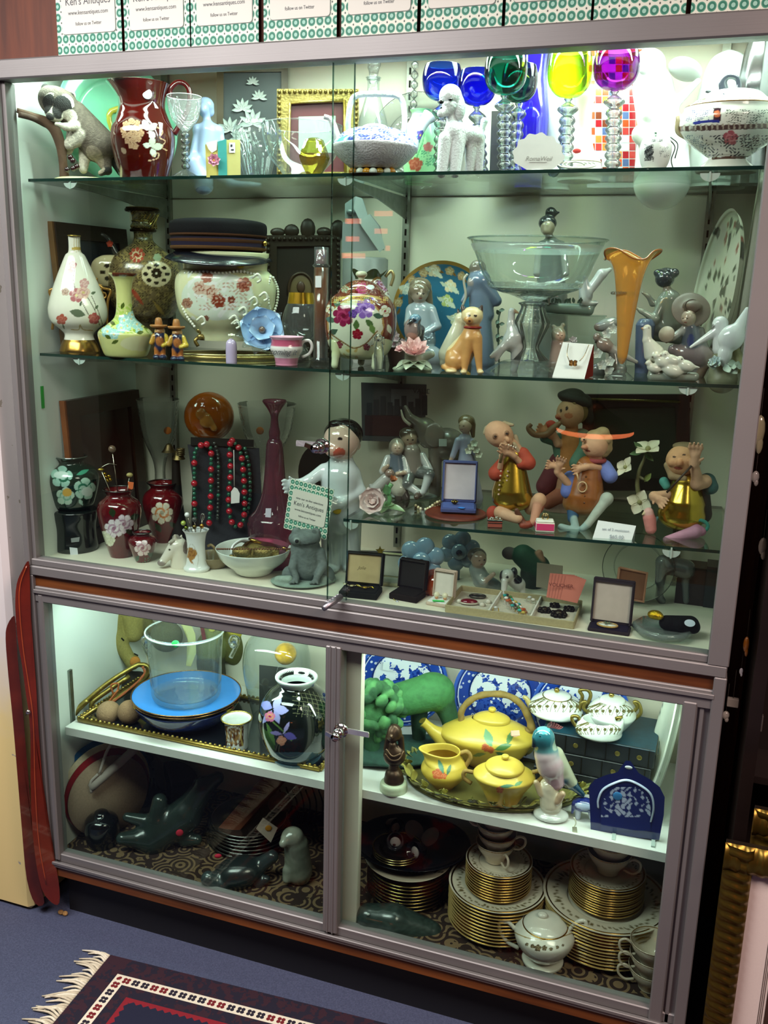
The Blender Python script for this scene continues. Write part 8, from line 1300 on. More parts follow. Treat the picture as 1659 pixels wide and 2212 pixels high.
# leafy tray
k = KS(1065,1690,y=.19); r = T(k,'leaf_garland_tray','oval olive tray edged with a garland of metal leaves under the yellow tea set','tray'); A_,B_ = 185*k.s,.118; cz = .004
part(r,'plate',lathe([(A_,.006),(A_*.9,.003),(.001,.003)],n=72,sm=0,sy=B_/A_,col='6a6434'),SAT); lv = []
for i in range(100):
    t = 2*PI*i/100+rn.uniform(-.03,.03); c = np.array([A_*1.01*math.cos(t),B_*1.01*math.sin(t),.013+.008*rn.random()]); lv.append(leaf(c,(math.cos(t)+rn.uniform(-1,1),math.sin(t)+rn.uniform(-1,1),rn.uniform(.2,.9)),(0,0,1),.026,.020,random.choice(['8a8648','a8a050','6f7240','c0b860']),.3,.05))
part(r,'garland',lv,SAT,'wreath of olive leaves',kind='stuff'); part(r,'rim',ring((0,0,.006),A_,.005,'5a5430',n=72,sy=B_/A_),MTR)
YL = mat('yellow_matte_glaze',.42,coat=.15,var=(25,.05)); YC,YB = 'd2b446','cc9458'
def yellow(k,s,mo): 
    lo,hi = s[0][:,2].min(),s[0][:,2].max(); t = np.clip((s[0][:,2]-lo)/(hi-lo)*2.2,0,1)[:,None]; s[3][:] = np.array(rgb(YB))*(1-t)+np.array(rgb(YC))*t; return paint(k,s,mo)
k = KS(1050,1635,y=.26); b = k.v0; r = T(k,'yellow_teapot','wide boat-shaped yellow teapot with twig handle','teapot')
s = k.lathe([(36,b),(44,b-6),(72,1630),(96,1600),(103,1585),(90,1574),(60,1560),(36,1552)],n=260,sm=20,sy=.62); V = s[0]
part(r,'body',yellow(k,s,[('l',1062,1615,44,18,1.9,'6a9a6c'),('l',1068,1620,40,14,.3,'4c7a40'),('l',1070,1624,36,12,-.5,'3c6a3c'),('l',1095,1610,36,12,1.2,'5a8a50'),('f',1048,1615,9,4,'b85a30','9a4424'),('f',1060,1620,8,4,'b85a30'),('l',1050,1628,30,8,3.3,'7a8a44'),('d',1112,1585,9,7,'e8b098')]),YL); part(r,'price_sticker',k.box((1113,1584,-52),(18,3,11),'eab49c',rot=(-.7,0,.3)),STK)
part(r,'spout',k.tube([(978,1612,-4),(955,1592,-4),(935,1578,-4),(922,1566,-4),(914,1560,-4)],[34,21,13,10,11],YC,n=24),YL); part(r,'spout_opening',xf(lathe([(9*k.s,0),(.0001,.0005)],n=16,sm=0,col='6a5c1c',sy=.8),(.3,-.5,0),k.p(913,1556,-4)),YL)
part(r,'lid',k.lathe([(40,1554),(38,1548),(24,1541),(8,1537),(1,1536)],U=1058,n=50,sy=.7,col=YC),YL); part(r,'lid_knob',k.lathe([(4,1541),(4,1537),(8,1533),(7,1528),(1,1527)],U=1058,n=20,col=YC),YL)
part(r,'handle',k.tube([(999,1566,0),(996,1540,0),(1008,1520,0),(1030,1505,0),(1060,1499,0),(1095,1502,0),(1122,1518,0),(1140,1545,0),(1148,1572,0),(1138,1580,0)],[8,7,7,7,7,7,7,8,9,8],'8a7038',n=10,lob=(.08,1.1)),RUF,'brown twig handle arching over the top')
k = KS(958,1690,y=.135); b = k.v0; r = T(k,'yellow_creamer','yellow creamer with curved lip and orange blossoms','jug'); s = k.lathe([(22,b),(25,b-5),(38,1680),(50,1662),(44,1646),(34,1634),(33,1622),(30,1622),(30,1634)],n=180,sm=16); V = s[0]; t = np.clip((V[:,2]-k.z(1645))/(k.z(1622)-k.z(1645)),0,1)*np.clip(-V[:,0]/(33*k.s),0,1)**2; V[:,0] -= t*24*k.s; V[:,2] += t*3*k.s
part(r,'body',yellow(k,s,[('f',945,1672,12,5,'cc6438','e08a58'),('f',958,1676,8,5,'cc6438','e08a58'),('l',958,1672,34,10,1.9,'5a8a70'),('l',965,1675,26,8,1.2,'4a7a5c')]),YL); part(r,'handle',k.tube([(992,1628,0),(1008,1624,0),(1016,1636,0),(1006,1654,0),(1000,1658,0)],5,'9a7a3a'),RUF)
k = KS(1085,1712,y=.105); b = k.v0; r = T(k,'yellow_sugar_bowl','yellow lidded sugar bowl with twig side handles','sugar bowl'); s = k.lathe([(27,b),(30,b-5),(46,1705),(62,1682),(66,1672),(52,1662),(42,1656)],n=200,sm=16,sy=.8)
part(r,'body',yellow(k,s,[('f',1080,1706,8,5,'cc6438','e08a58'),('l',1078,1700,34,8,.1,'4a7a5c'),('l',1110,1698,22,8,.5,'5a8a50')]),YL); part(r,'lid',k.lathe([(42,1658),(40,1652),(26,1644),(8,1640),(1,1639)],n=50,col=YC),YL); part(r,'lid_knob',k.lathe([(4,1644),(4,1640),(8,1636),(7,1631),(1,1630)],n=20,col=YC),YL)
for sg,U in ((-1,1022),(1,1150)): part(r,'side_handle',k.tube([(U,1668,0),(U+sg*18,1666,0),(U+sg*20,1680,0),(U+sg*4,1692,0)],4.5,'9a7a3a'),RUF)
# parrot
k = KS(1195,1758,y=.10); b = k.v0; r = T(k,'parrot_figurine','porcelain cockatoo with blue head and wing tips on a white stump','figurine')
part(r,'bird',blob([k.e((1174,1594,-4),(24,21,25),'2a6672'),k.c((1158,1598,-12),(1152,1612,-14),8,4,'15222c'),k.c((1176,1604,0),(1184,1640,0),22,25,'4a7a80'),k.c((1180,1632,-2),(1188,1655,0),25,28,'c0a8ac'),k.c((1188,1650,0),(1200,1690,2),27,18,'b896a0'),k.c((1200,1630,10),(1232,1690,14),18,15,'a8a890'),k.c((1222,1680,10),(1258,1716,16),14,6,'1a4a60')],.002,.005,paint=[k.e((1174,1574,-6),(14,26,7),'5aa8a8'),k.e((1242,1704,14),(24,20,18),'17425c'),k.e((1196,1606,4),(10,20,20),'a0b0a0'),k.e((1166,1592,-25),(2.6,4,2.6),'101010')]),GLZ)
part(r,'crest',[leaf(k.p(1182+i*3,1572,-2),(.5+.18*i,-.1,1-.1*i),(0,-1,0),20*k.s,9*k.s,'c87878',.15) for i in range(6)],GLZ,'pink crest'); part(r,'stump',blob([k.c((1185,1700,0),(1190,1735,0),20,24,'d0c4ac'),k.e((1190,b-8,0),(38,30,12),'dadcd8'),k.c((1170,1712,-8),(1158,1690,-10),10,6,'c8b08c'),k.c((1205,1730,-14),(1215,1715,-16),9,7,'b89a7c')],.002,.004,noise=(160,.12)),GLZ,'white and brown stump')
# books and tea set
k = KS(1280,y=.30); b = k.v0; zb0 = .0
def book(k0,i,h,lab):
    kk = K(1280,P=k0.P+[.006*i,0,zb0+h*i],rz=-.02); s = kk.s; r = T(kk,'old_book',lab,'book','old books stacked under the tea set'); w,d = 232*s,.16; x0 = -w/2
    part(r,'cover',[box((0,0,h-.0035),(w,d,.004),'123a4a' if i == 2 else '101412',bev=.001),box((0,0,.003),(w,d,.004),'101412',bev=.001),box((0,-d/2+.003,h/2),(w,.006,h-.002),'14171a',bev=.002)],mat('worn_leather',.5,var=(40,.3))); part(r,'pages',box((0,.004,h/2),(w*.98,d*.95,h*.75),'b0a888'),STK)
    part(r,'spine_bands',[box((x0+w*t,-d/2-.0006,h/2),(.0016,.002,h*.9),'3a3424') for t in (.05,.22,.40,.58,.78,.95)],MTR); part(r,'gilt_ornaments',[ell((x0+w*t,-d/2-.001,h/2),(.006,.001,.006),'8a7a3c',8) for t in (.31,.68,.87)][:(3 if i else 2)],GILT)
H_ = (yhit(1280,1597,.22)[2]-ZS)/3
for i,l in enumerate(('bottom black leather book','middle black leather book','top book with teal cover')): book(k,i,H_,l+' of the pile under the white and gold tea set')
zt = k.P[2]+3*H_
def KBk(u,y): return K(u,z=zt,y=y)
def lattice(k,s,u,v,R,n=9):
    m = []
    for i in range(n):
        a = -1.25+2.5*i/(n-1); uu = u+R*math.sin(a); m += [('s',[(u+R*.45*math.sin(a),v-R*.30),(uu-3,v-R*.05),(u+R*.85*math.sin(a*1.05),v+R*.25)],1.5,'5e5630'),('s',[(u+R*.45*math.sin(a+.3),v-R*.3),(uu-8,v),(u+R*.8*math.sin(a-.25),v+R*.25)],1.3,'6a6238'),('f',uu*.96+u*.04,v+2,4,4,'5e5630')]
    return paint(k,s,m)
k = KBk(1200,.30); r = T(k,'gold_lattice_teapot','white teapot with gold lattice pattern, left on the book pile','teapot'); b = k.v0
s = k.lathe([(28,b),(34,b-3),(56,1535),(58,1525),(48,1512),(30,1502)],n=220,sm=16,col='e6eae4'); part(r,'body',lattice(k,s,1200,1524,60),GLZ); part(r,'lid',k.lathe([(30,1503),(26,1499),(8,1495),(1,1495)],n=40,col='e6eae4'),GLZ); part(r,'knob',k.ball((1203,1491,0),6,'b8a050',12),MET)
part(r,'gold_ring',ring((0,0,k.z(1503)),30*k.s,1.6*k.s,'8a7a40',n=40),MET); part(r,'spout',k.tube([(1152,1535,0),(1144,1520,0),(1136,1508,0),(1130,1505,0)],[10,7,5,4],'b8a468'),GLZ); part(r,'handle',k.tube([(1250,1528,0),(1258,1505,0),(1252,1492,0),(1268,1490,0),(1276,1502,0),(1266,1525,0),(1252,1535,0)],4,'8a7838'),GILT)
k = KBk(1318,.29); r = T(k,'gold_lattice_sugar_bowl','white sugar bowl with gold lattice and curled handles, right on the book pile','sugar bowl'); b = k.v0
s = k.lathe([(26,b),(32,b-3),(50,1545),(51,1535),(42,1522),(28,1512)],n=220,sm=16,col='e6eae4'); part(r,'body',lattice(k,s,1318,1534,52),GLZ); part(r,'lid',k.lathe([(28,1513),(24,1508),(8,1505),(1,1505)],n=40,col='e6eae4'),GLZ); part(r,'knob',k.ball((1321,1501,0),6,'b8a050',12),MET)
for sg in (-1,1): part(r,'handle',k.tube([(1318+sg*46,1542,0),(1318+sg*58,1528,0),(1318+sg*52,1516,0),(1318+sg*62,1520,0),(1318+sg*66,1540,0),(1318+sg*50,1556,0)],4,'8a7838'),GILT)
k = KBk(1292,.235); r = T(k,'gold_lattice_creamer','white creamer with gold lattice and pointed gold lip, in front on the book pile','jug'); b = k.v0
s = k.lathe([(30,b),(38,b-4),(49,1582),(47,1568),(38,1556),(34,1556),(30,1580)],n=220,sm=14,sy=.8,col='e6eae4'); V = s[0]; t = np.clip((V[:,2]-k.z(1575))/(k.z(1556)-k.z(1575)),0,1)*np.clip(V[:,0]/(38*k.s),0,1)**2; V[:,0] += t*12*k.s; V[:,2] += t*8*k.s
part(r,'body',lattice(k,s,1292,1574,50),GLZ); part(r,'handle',k.tube([(1250,1575,0),(1238,1560,0),(1236,1548,0),(1248,1548,0),(1254,1560,0)],4,'8a7838'),GILT); part(r,'gold_lip',k.tube([(1330,1553,0),(1345,1548,0)],[5,3],'b8a050'),MET)
# blue dustpan shaped dish
k = KS(1352,1808,y=.09); r = T(k,'blue_crumb_tray','dark blue and white arched crumb tray with hanging loop, on a clear stand','dish'); o = [(1276,1796),(1274,1740),(1272,1700),(1285,1684),(1310,1674),(1334,1668),(1345,1652),(1352,1643),(1362,1644),(1370,1656),(1380,1670),(1405,1684),(1425,1700),(1436,1722),(1434,1760),(1424,1815),(1350,1806)]
part(r,'dish',k.poly(o,-2,4,'141c5c'),GLZ); inn = [(1292,1790),(1290,1730),(1300,1705),(1325,1690),(1354,1684),(1385,1696),(1408,1715),(1414,1745),(1404,1802),(1350,1798)]
s = k.poly(inn,-3.2,-2,'1c2a70'); part(r,'white_border',k.tube([(1292,1745,-3),(1292,1728,-3),(1302,1706,-3),(1326,1692,-3),(1354,1685,-3),(1384,1697,-3),(1406,1716,-3),(1412,1745,-3),(1406,1775,-3)],3,'b4bcd4',flat=.5),GLZ)
g = np.array([[k.p(1294+i*2.1+0,1700+j*2.2,-4.2) for i in range(54)] for j in range(44)]); uu,vv = np.meshgrid(1294+np.arange(54)*2.1,1700+np.arange(44)*2.2)
nz = np.sin(uu*.28+2*np.sin(vv*.21))*np.sin(vv*.24+1.7*np.sin(uu*.19)); inside = ((uu-1352)/60)**2+np.clip((1752-vv)/62,0,9)**2 < .86; Cc = np.where(((nz > .1) & (vv < 1765))[...,None],np.array(rgb('b4bcd8')),np.array(rgb('1a2464'))); gm = S(g.reshape(-1,3),grid(44,54,False),None,Cc.reshape(-1,3)); ok = inside.reshape(-1); gm[1] = gm[1][ok[gm[1]].all(1)]; part(r,'landscape',gm,GLZ,'white and blue village scene')
part(r,'round_sticker',k.ball((1334,1720,-5),(10,1.5,10),'2f74b0',16),STK,'blue round sticker'); part(r,'loop_hole',k.ball((1358,1658,-3),(8,1.5,4),'c8ccd0',12),GLZ); part(r,'stand_feet',[k.box((1326,1808,-14),(8,26,4),'a8b8a4'),k.box((1411,1822,-14),(8,26,4),'a8b8a4')],MT['clear_clip'])
k = KS(1262,1760,y=.12); b = k.v0; r = T(k,'blue_cow_creamer','small blue and white creamer with a ribbon tag, left of the crumb tray','jug'); part(r,'body',blob([k.e((1262,1738,0),(26,18,15),'1c2a78'),k.c((1250,1745,-4),(1248,b-4,-4),7,6,'c8d0e0'),k.c((1276,1745,-4),(1278,b-4,-4),7,6,'c8d0e0'),k.c((1240,1735,-4),(1236,1755,-8),5,3,'1c2a78')],.0018,.003,paint=[k.e((1262,1742,-14),(20,10,7),'b8c4dc')]),GLZ)
k = KS(1242,1800,y=.07); O(k,'ribbon_tag',[k.tube([(1240,1765,0),(1244,1778,-3),(1238,1788,-6)],1.5,'d8d8c0'),k.poly([(1236,1786),(1246,1786),(1249,1814),(1237,1816)],-8,-7,'d8dcc0')],STK,'narrow cream tag hanging over the shelf front','tag')
# platter at the right
k = KS(1450,y=.20)
s = lathe([(.0005,0),(.10,.0),(.108,.004),(.150,.016),(.154,.018),(.15,.020),(.108,.008),(.0005,.004)],n=90,sm=4,col='dfe4d4'); rr = np.hypot(s[0][:,0],s[0][:,1]); s[3][(rr > .1465) & (rr < .150)] = rgb('2c3424'); s[0] = s[0]*[1,.62,1]
k = K(1450,P=(1.435,.22,ZS),rz=.10); s[0] = s[0] @ euler(0,-PI/2+.16,0).T+np.array([0,0,.152]); r = T(k,'white_platter','big oval cream platter with thin green line standing against the right wall','platter'); part(r,'dish',s,GLZ); part(r,'back_mark',[box((-.022,-.035,.16+i*.016-.01),(.001,.010,.012),'1c2a18',rot=(.5,0,0)) for i in range(2)],GLZ,'small dark green motif')

# ---- right, on the case floor
def plate(P,R,h,body,rimc,name,lab,grp,pat=None,n=56):
    k = K(0,P=P); r = T(k,name,lab,'plate',grp); s = lathe([(.001,h*.35),(R*.58,h*.3),(R*.66,h*.55),(R,h),(R,h*.9),(R*.6,0),(.001,0)],n=n,sm=2 if not pat else 6,col=body)
    if pat: s = lathe([(.001,h*.35),(R*.58,h*.3),(R*.66,h*.55),(R,h),(R,h*.9),(R*.6,0),(.001,0)],n=200,sm=9,col=body); rr = np.hypot(s[0][:,0],s[0][:,1])/R; aa = np.arctan2(s[0][:,1],s[0][:,0]); m = (np.abs(rr-.83-.025*np.sin(aa*28)) < .022+.028*(np.cos(aa*7) > .75)) & (np.sin(aa*56) > -.5) & (s[0][:,2] > h*.5); s[3][m] = rgb(pat)
    part(r,'dish',s,GLZ); part(r,'gold_rim',ring((0,0,h*.93),R*.992,.0024,rimc,n=n,m=6),MET); return k.P[2]
def nth(i,n): return 'top one' if i == n-1 else ('bottom one' if i == 0 else '%s from the bottom' % ['second','third','fourth','fifth','sixth','seventh','eighth','ninth','tenth','eleventh','twelfth','thirteenth','fourteenth'][i-1])
GCR = 'b98c3c'
def stack(u,v,n,R,h,pitch,body,rimc,lab,grp,pat,z=ZF,P=None,nm='gold_rim_plate'):
    k = K(u,v,z=z) if P is None else K(u,P=P); R = R*k.s
    for i in range(n): plate(k.P+[rn.uniform(-.0008,.0008),rn.uniform(-.0008,.0008),pitch*i],R,h,body if i == n-1 or body[0] == '2' else 'a88c58',rimc,nm,lab % nth(i,n),grp,pat if i == n-1 else None)  # lower plates tinted gold-brown, shading between stacked plates included in the colour
    return k,k.P+np.array([0,0,pitch*(n-1)+h*.35])
def teacup(P,R,H,lab,rz,grp,body='d4c4ae',nm='teacup',inside=None):
    k = K(0,P=P,rz=rz); r = T(k,nm,lab,'cup',grp); part(r,'bowl',lathe([(.001,0),(R*.45,0),(R*.5,H*.08),(R*.62,H*.3),(R*.9,H*.7),(R,H),(R*.96,H),(R*.8,H*.6),(R*.45,H*.15),(.001,H*.12)],n=44,sm=4,col=body),GLZ); part(r,'gold_rim',ring((0,0,H),R*.98,.0012,GCR,n=40),MET)
    part(r,'handle',tube([(R*.85,0,H*.75),(R*1.15,0,H*.95),(R*1.42,0,H*.85),(R*1.4,0,H*.5),(R*1.1,0,H*.25),(R*.7,0,H*.3)],.0028,body,n=10),GLZ); return k
# dark stack: eight gold-rimmed plates, white soup plate, black tray
k1,Pt = stack(880,1925,8,84,.016,.0088,'2c1c18','9a8444','dark gold-rimmed plate in the stack behind the fish, %s','gold-rimmed plates behind the fish carving',None); Pt = k1.P+[0,0,.0088*8]
kk = K(880,P=Pt); r = T(kk,'soup_plate','cream soup plate with flower sprigs on top of the dark stack','plate'); s = lathe([(.001,.004),(.055,.004),(.066,.018),(.1,.028),(.1,.026),(.062,.012),(.05,0),(.001,0)],n=160,sm=10,col='cdbca8'); part(r,'dish',paint(kk,s,[('n',880,1850,960,1885,.4,.1,'4a4038'),('d',848,1868,10,6,'c8a860'),('n',800,1830,830,1850,.5,.2,'4a4038')],front=False),GLZ)
kk = K(880,P=Pt+[0,.02,.036]); r = T(kk,'lacquer_tray','wide black lacquer tray with dark blue shine, top of the left dish stack','tray'); part(r,'dish',lathe([(.001,.003),(.10,.003),(.135,.016),(.137,.015),(.1,0),(.001,0)],n=64,sm=3,col='0b0f18',sy=.85),GLZ)
Pb = Pt+[0,.02,.040]
for i in range(3): plate(Pb+[-.02,-.045+.0,.006*i],.058,.010,'1c1414','a89460','small_saucer','small gold-rimmed dark saucer on the lacquer tray, '+nth(i,3),'small saucers on the lacquer tray')
for dx,dy,dz,a,l in ((-.055,.02,.012,.9,'standing upright at the left'),(-.02,-.06,.032,.2,'lying on the small saucers'),(.035,-.055,.014,-.5,'lying at the right edge')):
    kq = K(880,P=Pb+[dx,dy,dz],rz=a); r = T(kq,'tiny_sake_cup','tiny black cup with white patterned medallion, '+l,'cup','tiny cups on the lacquer tray'); part(r,'cup',xf(lathe([(.001,0),(.014,.001),(.018,.014),(.02,.032),(.018,.032),(.001,.004)],n=28,col='14101a'),(1.2,0,0),(0,.012,.012)),GLZ); part(r,'medallion',[ell((0,-.012,.016),(.013,.004,.015),'b8a8a4',14),ell((-.002,-.0162,.013),(.004,.001,.003),'4a1c1c',6)],GLZ)
for dx,dy,dz,a,b2,l in ((.0,.02,.03,.5,.5,'tilted, in the middle'),(.045,.0,.035,-.6,.3,'at the right, leaning up')): kq = K(880,P=Pb+[dx,dy,dz]); O(kq,'cover_dish',xf(lathe([(.001,.003),(.018,.001),(.024,0),(.001,-.001)],n=28,col='9a8a84'),(b2,a,0)),GLZ,'small pale oval cup lid on the lacquer tray, '+l,'lid','tiny lids on the lacquer tray')
# fish carving
k = KF(870,2010,y=.075); FI = '33403c'; b = k.v0; r = T(k,'fish_carving','long dark green-grey stone fish carving lying along the front','carving'); part(r,'body',blob([k.c((796,1980,0),(850,1990,0),28,37,FI),k.c((850,1990,0),(930,2014,0),37,25,FI),k.c((930,2014,0),(962,2026,0),20,11,FI),k.c((962,2026,0),(985,2020,0),8,12,FI),k.c((962,2028,0),(985,2040,0),8,10,FI),k.c((830,1970,-6),(850,1962,6),8,6,FI)],.0025,.006,noise=(260,.2)),SST); part(r,'tail_fin',[leaf(k.p(968,2026,0),(1,0,s_),(0,-1,0),26*k.s,12*k.s,'3a4a44',.05,.06) for s_ in (-.5,-.2,.1,.4)],SST); part(r,'eye',k.ball((795,1975,-22),(4,3,3),'b8c0bc',8),GLZ)
k = KF(932,1985,y=.17); O(k,'red_sticker_tag',k.box((932,1986,0),(16,6,9),'c82c20'),STK,'small red sticker on the carpet behind the fish','sticker')
# dinner plate stacks
k1,Pt = stack(1070,1990,11,99,.018,.0084,'d8ccb8',GCR,'gold-rimmed dinner plate in the middle pile, %s','dinner plates in the middle pile','6a5c3c')
k2,Pt2 = stack(1070,0,10,68,.012,.0068,'d8ccb8',GCR,'gold-rimmed saucer on the middle dinner plates, %s','saucers on the middle dinner plates','6a5c3c',P=Pt)
for i,(a,dx) in enumerate(((-.9,0),(.1,.002),(2.6,-.002),(3.4,.0))): teacup(Pt2+[dx-.01,0,.024*i+.002],.044,.046,'cream teacup in the tower on the middle saucers, '+nth(i,4),a,'teacups on the middle pile')
k3,Pt3 = stack(1300,2020,12,126,.020,.0078,'d8ccb8',GCR,'gold-rimmed dinner plate in the right pile, %s','dinner plates in the right pile','6a5c3c')
k4,Pt4 = stack(1300,0,12,76,.012,.0060,'d8ccb8',GCR,'gold-rimmed saucer on the right dinner plates, %s','saucers on the right dinner plates','6a5c3c',P=Pt3)
for i,(a,dx) in enumerate(((-.2,0),(.4,.002),(2.9,-.002))): teacup(Pt4+[dx,0,.026*i+.002],.048,.050,'cream teacup in the tower on the right saucers, '+nth(i,3),a,'teacups on the right pile')
# sugar bowl
k = KF(1172,2082,y=.085); b = k.v0; r = T(k,'footed_sugar_bowl','cream lidded sugar bowl with loop handles, in front of the plate piles','sugar bowl')
s = k.lathe([(44,b),(42,b-5),(20,b-14),(22,2070),(44,2052),(60,2030),(64,2012),(52,1998),(46,1996)],n=220,sm=18,col='e0dacc'); mo = [('s',[(1110,2014),(1140,2026),(1172,2030),(1205,2026),(1235,2016)],2,'9a7a3a')]+[('f',u,v,q,5,'5c4c38','8a7a5c') for u,v,q in ((1150,2044,5),(1162,2048,8),(1176,2048,6),(1190,2050,4),(1138,2040,4),(1204,2046,4),(1216,2042,3))]
part(r,'body',paint(k,s,mo),GLZ); part(r,'lid',k.lathe([(48,1998),(44,1992),(30,1984),(10,1980),(1,1980)],n=50,col='e4dfd2'),GLZ); part(r,'lid_ring',ring((0,0,k.z(1996)),47*k.s,1.6*k.s,GCR,n=44),MET); part(r,'knob',blob([k.e((1172,1976,0),(11,9,6),'e4dfd2'),k.c((1172,1980,0),(1172,1986,0),5,6,'e4dfd2')],.0015),GLZ)
for sg in (-1,1): part(r,'handle',k.tube([(1172+sg*58,2008,0),(1172+sg*74,1992,0),(1172+sg*92,1990,0),(1172+sg*92,2010,0),(1172+sg*76,2034,0),(1172+sg*52,2048,0)],4.5,'e0dacc',n=12),GLZ)
# cups at the right
for i,(u,v,dz,l) in enumerate(((1402,2140,0,'bottom one'),(1402,2140,.03,'middle one'),(1400,2140,.06,'top one, its inside garland showing'))):
    kq = K(u,z=ZF,y=.085); kk = teacup(kq.P+[0,0,dz],.046,.050,'cream cup with gold rim in the right front corner, '+l,PI+.2,'cups stacked in the right front corner',nm='coffee_cup')

# ================================================================ AROUND THE CASE
a0 = zhit(239,2067,FLOOR); a1 = zhit(760,2197,FLOOR); c0 = zhit(110,2212,FLOOR); X_ = (a1-a0)[:2]; X_ /= np.linalg.norm(X_); Y_ = (c0-a0)[:2]; sg = X_[0]*Y_[1]-X_[1]*Y_[0]
def m_rug(N,L,tc):
    v = tc.outputs['Object']; sp = N.new('ShaderNodeSeparateXYZ'); L.new(v,sp.inputs[0]); x,y = sp.outputs[0],nmath(N,L,'MULTIPLY',sp.outputs[1],-1.0)
    d,t = nmath(N,L,'MINIMUM',x,y),nmath(N,L,'MAXIMUM',x,y); p = .024
    n = nnoise(N,L,v,60,4); c = nmix(N,L,nmath(N,L,'GREATER_THAN',n,.5),'140d22','2c0f1e')
    def band(a,b,base,new): return nmix(N,L,nmath(N,L,'MULTIPLY',nmath(N,L,'GREATER_THAN',d,a),nmath(N,L,'LESS_THAN',d,b)),base,new)
    u = nmath(N,L,'SUBTRACT',nmath(N,L,'FRACT',nmath(N,L,'DIVIDE',t,p)),.5); w = nmath(N,L,'DIVIDE',nmath(N,L,'SUBTRACT',d,.066),p)
    f = nmath(N,L,'SQRT',nmath(N,L,'ADD',nmath(N,L,'POWER',nmath(N,L,'SUBTRACT',nmath(N,L,'ABSOLUTE',u),.19),2.0),nmath(N,L,'POWER',nmath(N,L,'SUBTRACT',nmath(N,L,'ABSOLUTE',w),.17),2.0)))
    red = nmath(N,L,'GREATER_THAN',nmath(N,L,'SINE',nmath(N,L,'MULTIPLY',nmath(N,L,'FLOOR',nmath(N,L,'DIVIDE',t,p*2)),2.3)),.45)
    c = band(.052,.080,c,nmix(N,L,nmath(N,L,'LESS_THAN',f,.19),'d8cdb8',nmix(N,L,red,'1c1424','6a1018')))
    z = nmath(N,L,'ABSOLUTE',nmath(N,L,'SUBTRACT',nmath(N,L,'FRACT',nmath(N,L,'DIVIDE',t,.018)),.5)); dz = nmath(N,L,'ADD',.118,nmath(N,L,'MULTIPLY',z,.014))
    inn = nmath(N,L,'GREATER_THAN',d,dz); c = nmix(N,L,nmath(N,L,'MULTIPLY',nmath(N,L,'GREATER_THAN',d,.110),nmath(N,L,'SUBTRACT',1.0,inn)),c,'7c0e1e')
    q = N.new('ShaderNodeTexVoronoi'); q.inputs['Scale'].default_value = 9; L.new(v,q.inputs['Vector']); m = nmath(N,L,'LESS_THAN',nmath(N,L,'ADD',q.outputs['Distance'],nmath(N,L,'MULTIPLY',nmath(N,L,'SUBTRACT',n,.5),1.1)),.27)
    return nmix(N,L,inn,c,nmix(N,L,m,'10122c','7c1020'))
k = KW((a0[0],a0[1],FLOOR)); k.rz = math.atan2(X_[1],X_[0]); r = T(k,'oriental_rug','dark navy and red woven rug with cream fringe in front of the case','rug')
part(r,'pile',box((.75,-.36,.004),(1.5,.72,.008),bev=.002),nodes_mat('woven_rug_pattern',m_rug,.95)); fg = []
for i in range(108):
    y = -.004-.0066*i; L_ = .055+.02*math.sin(i*1.7); b_ = .012*math.sin(i*.9)+.012*math.sin(i*.23); fg.append(tube([(0,y,.005),(-L_*.4,y+b_*.5,.009),(-L_,y+b_-.006,.003)],[.0032,.0028,.0016],random.choice(['d8cdb4','c8bca4','e2d9c4']),n=5,sm=3))
part(r,'fringe',fg,FAB,'cream fringe',kind='stuff')
p = zhit(136,1976,FLOOR); k = KW(p); O(k,'cork_crumb',blob([('e',np.array([-.006,0,.006]),np.array([.008,.006,.006]),'b08850',0,0),('e',np.array([.007,0,.006]),np.array([.007,.006,.006]),'b08850',0,0)],.001,noise=(900,.3)),RUF,'small tan cork crumb on the carpet by the kick board','crumb')
# folded chairs between pier and case
CHW = mat('red_brown_varnish',.25,coat=.5,var=(14,.25))
k = K(0,P=(-.035,-.035,FLOOR))
for l,o,d,c,j in (('front one of two folded red-brown wooden chairs wedged beside the case',[(62,1212),(48,1232),(36,1262),(33,1310),(38,1380),(48,1440),(56,1500),(62,1540),(66,1600),(66,1680),(68,1760),(76,1850),(90,1920),(112,1950),(128,1950),(126,1900),(108,1820),(96,1740),(88,1640),(82,1560),(78,1480),(72,1400),(66,1320),(64,1260)],-16,'641c0b',1),('rear one of two folded red-brown wooden chairs, nearer the wall',[(30,1330),(16,1350),(12,1380),(18,1460),(28,1560),(38,1680),(48,1800),(58,1900),(76,1952),(96,1950),(84,1900),(70,1780),(58,1640),(48,1520),(38,1420),(34,1350)],14,'561c0f',0)):
    r = T(k,'folding_chair',l,'chair'); P2 = spl(np.array(o,float),3,True); part(r,'curved_leg',k.poly([tuple(q) for q in P2],d,d+22,c),CHW)
    if j: part(r,'groove',k.tube([(58,1222,-17),(44,1262,-17),(42,1310,-17),(50,1400,-17),(62,1480,-17),(72,1560,-17),(76,1700,-17),(84,1820,-17),(100,1910,-17)],1.2,'9a4020'),CHW); part(r,'bolt',k.ball((61,1538,-18),(5,4,5),'b0a8a0',12),CHR)
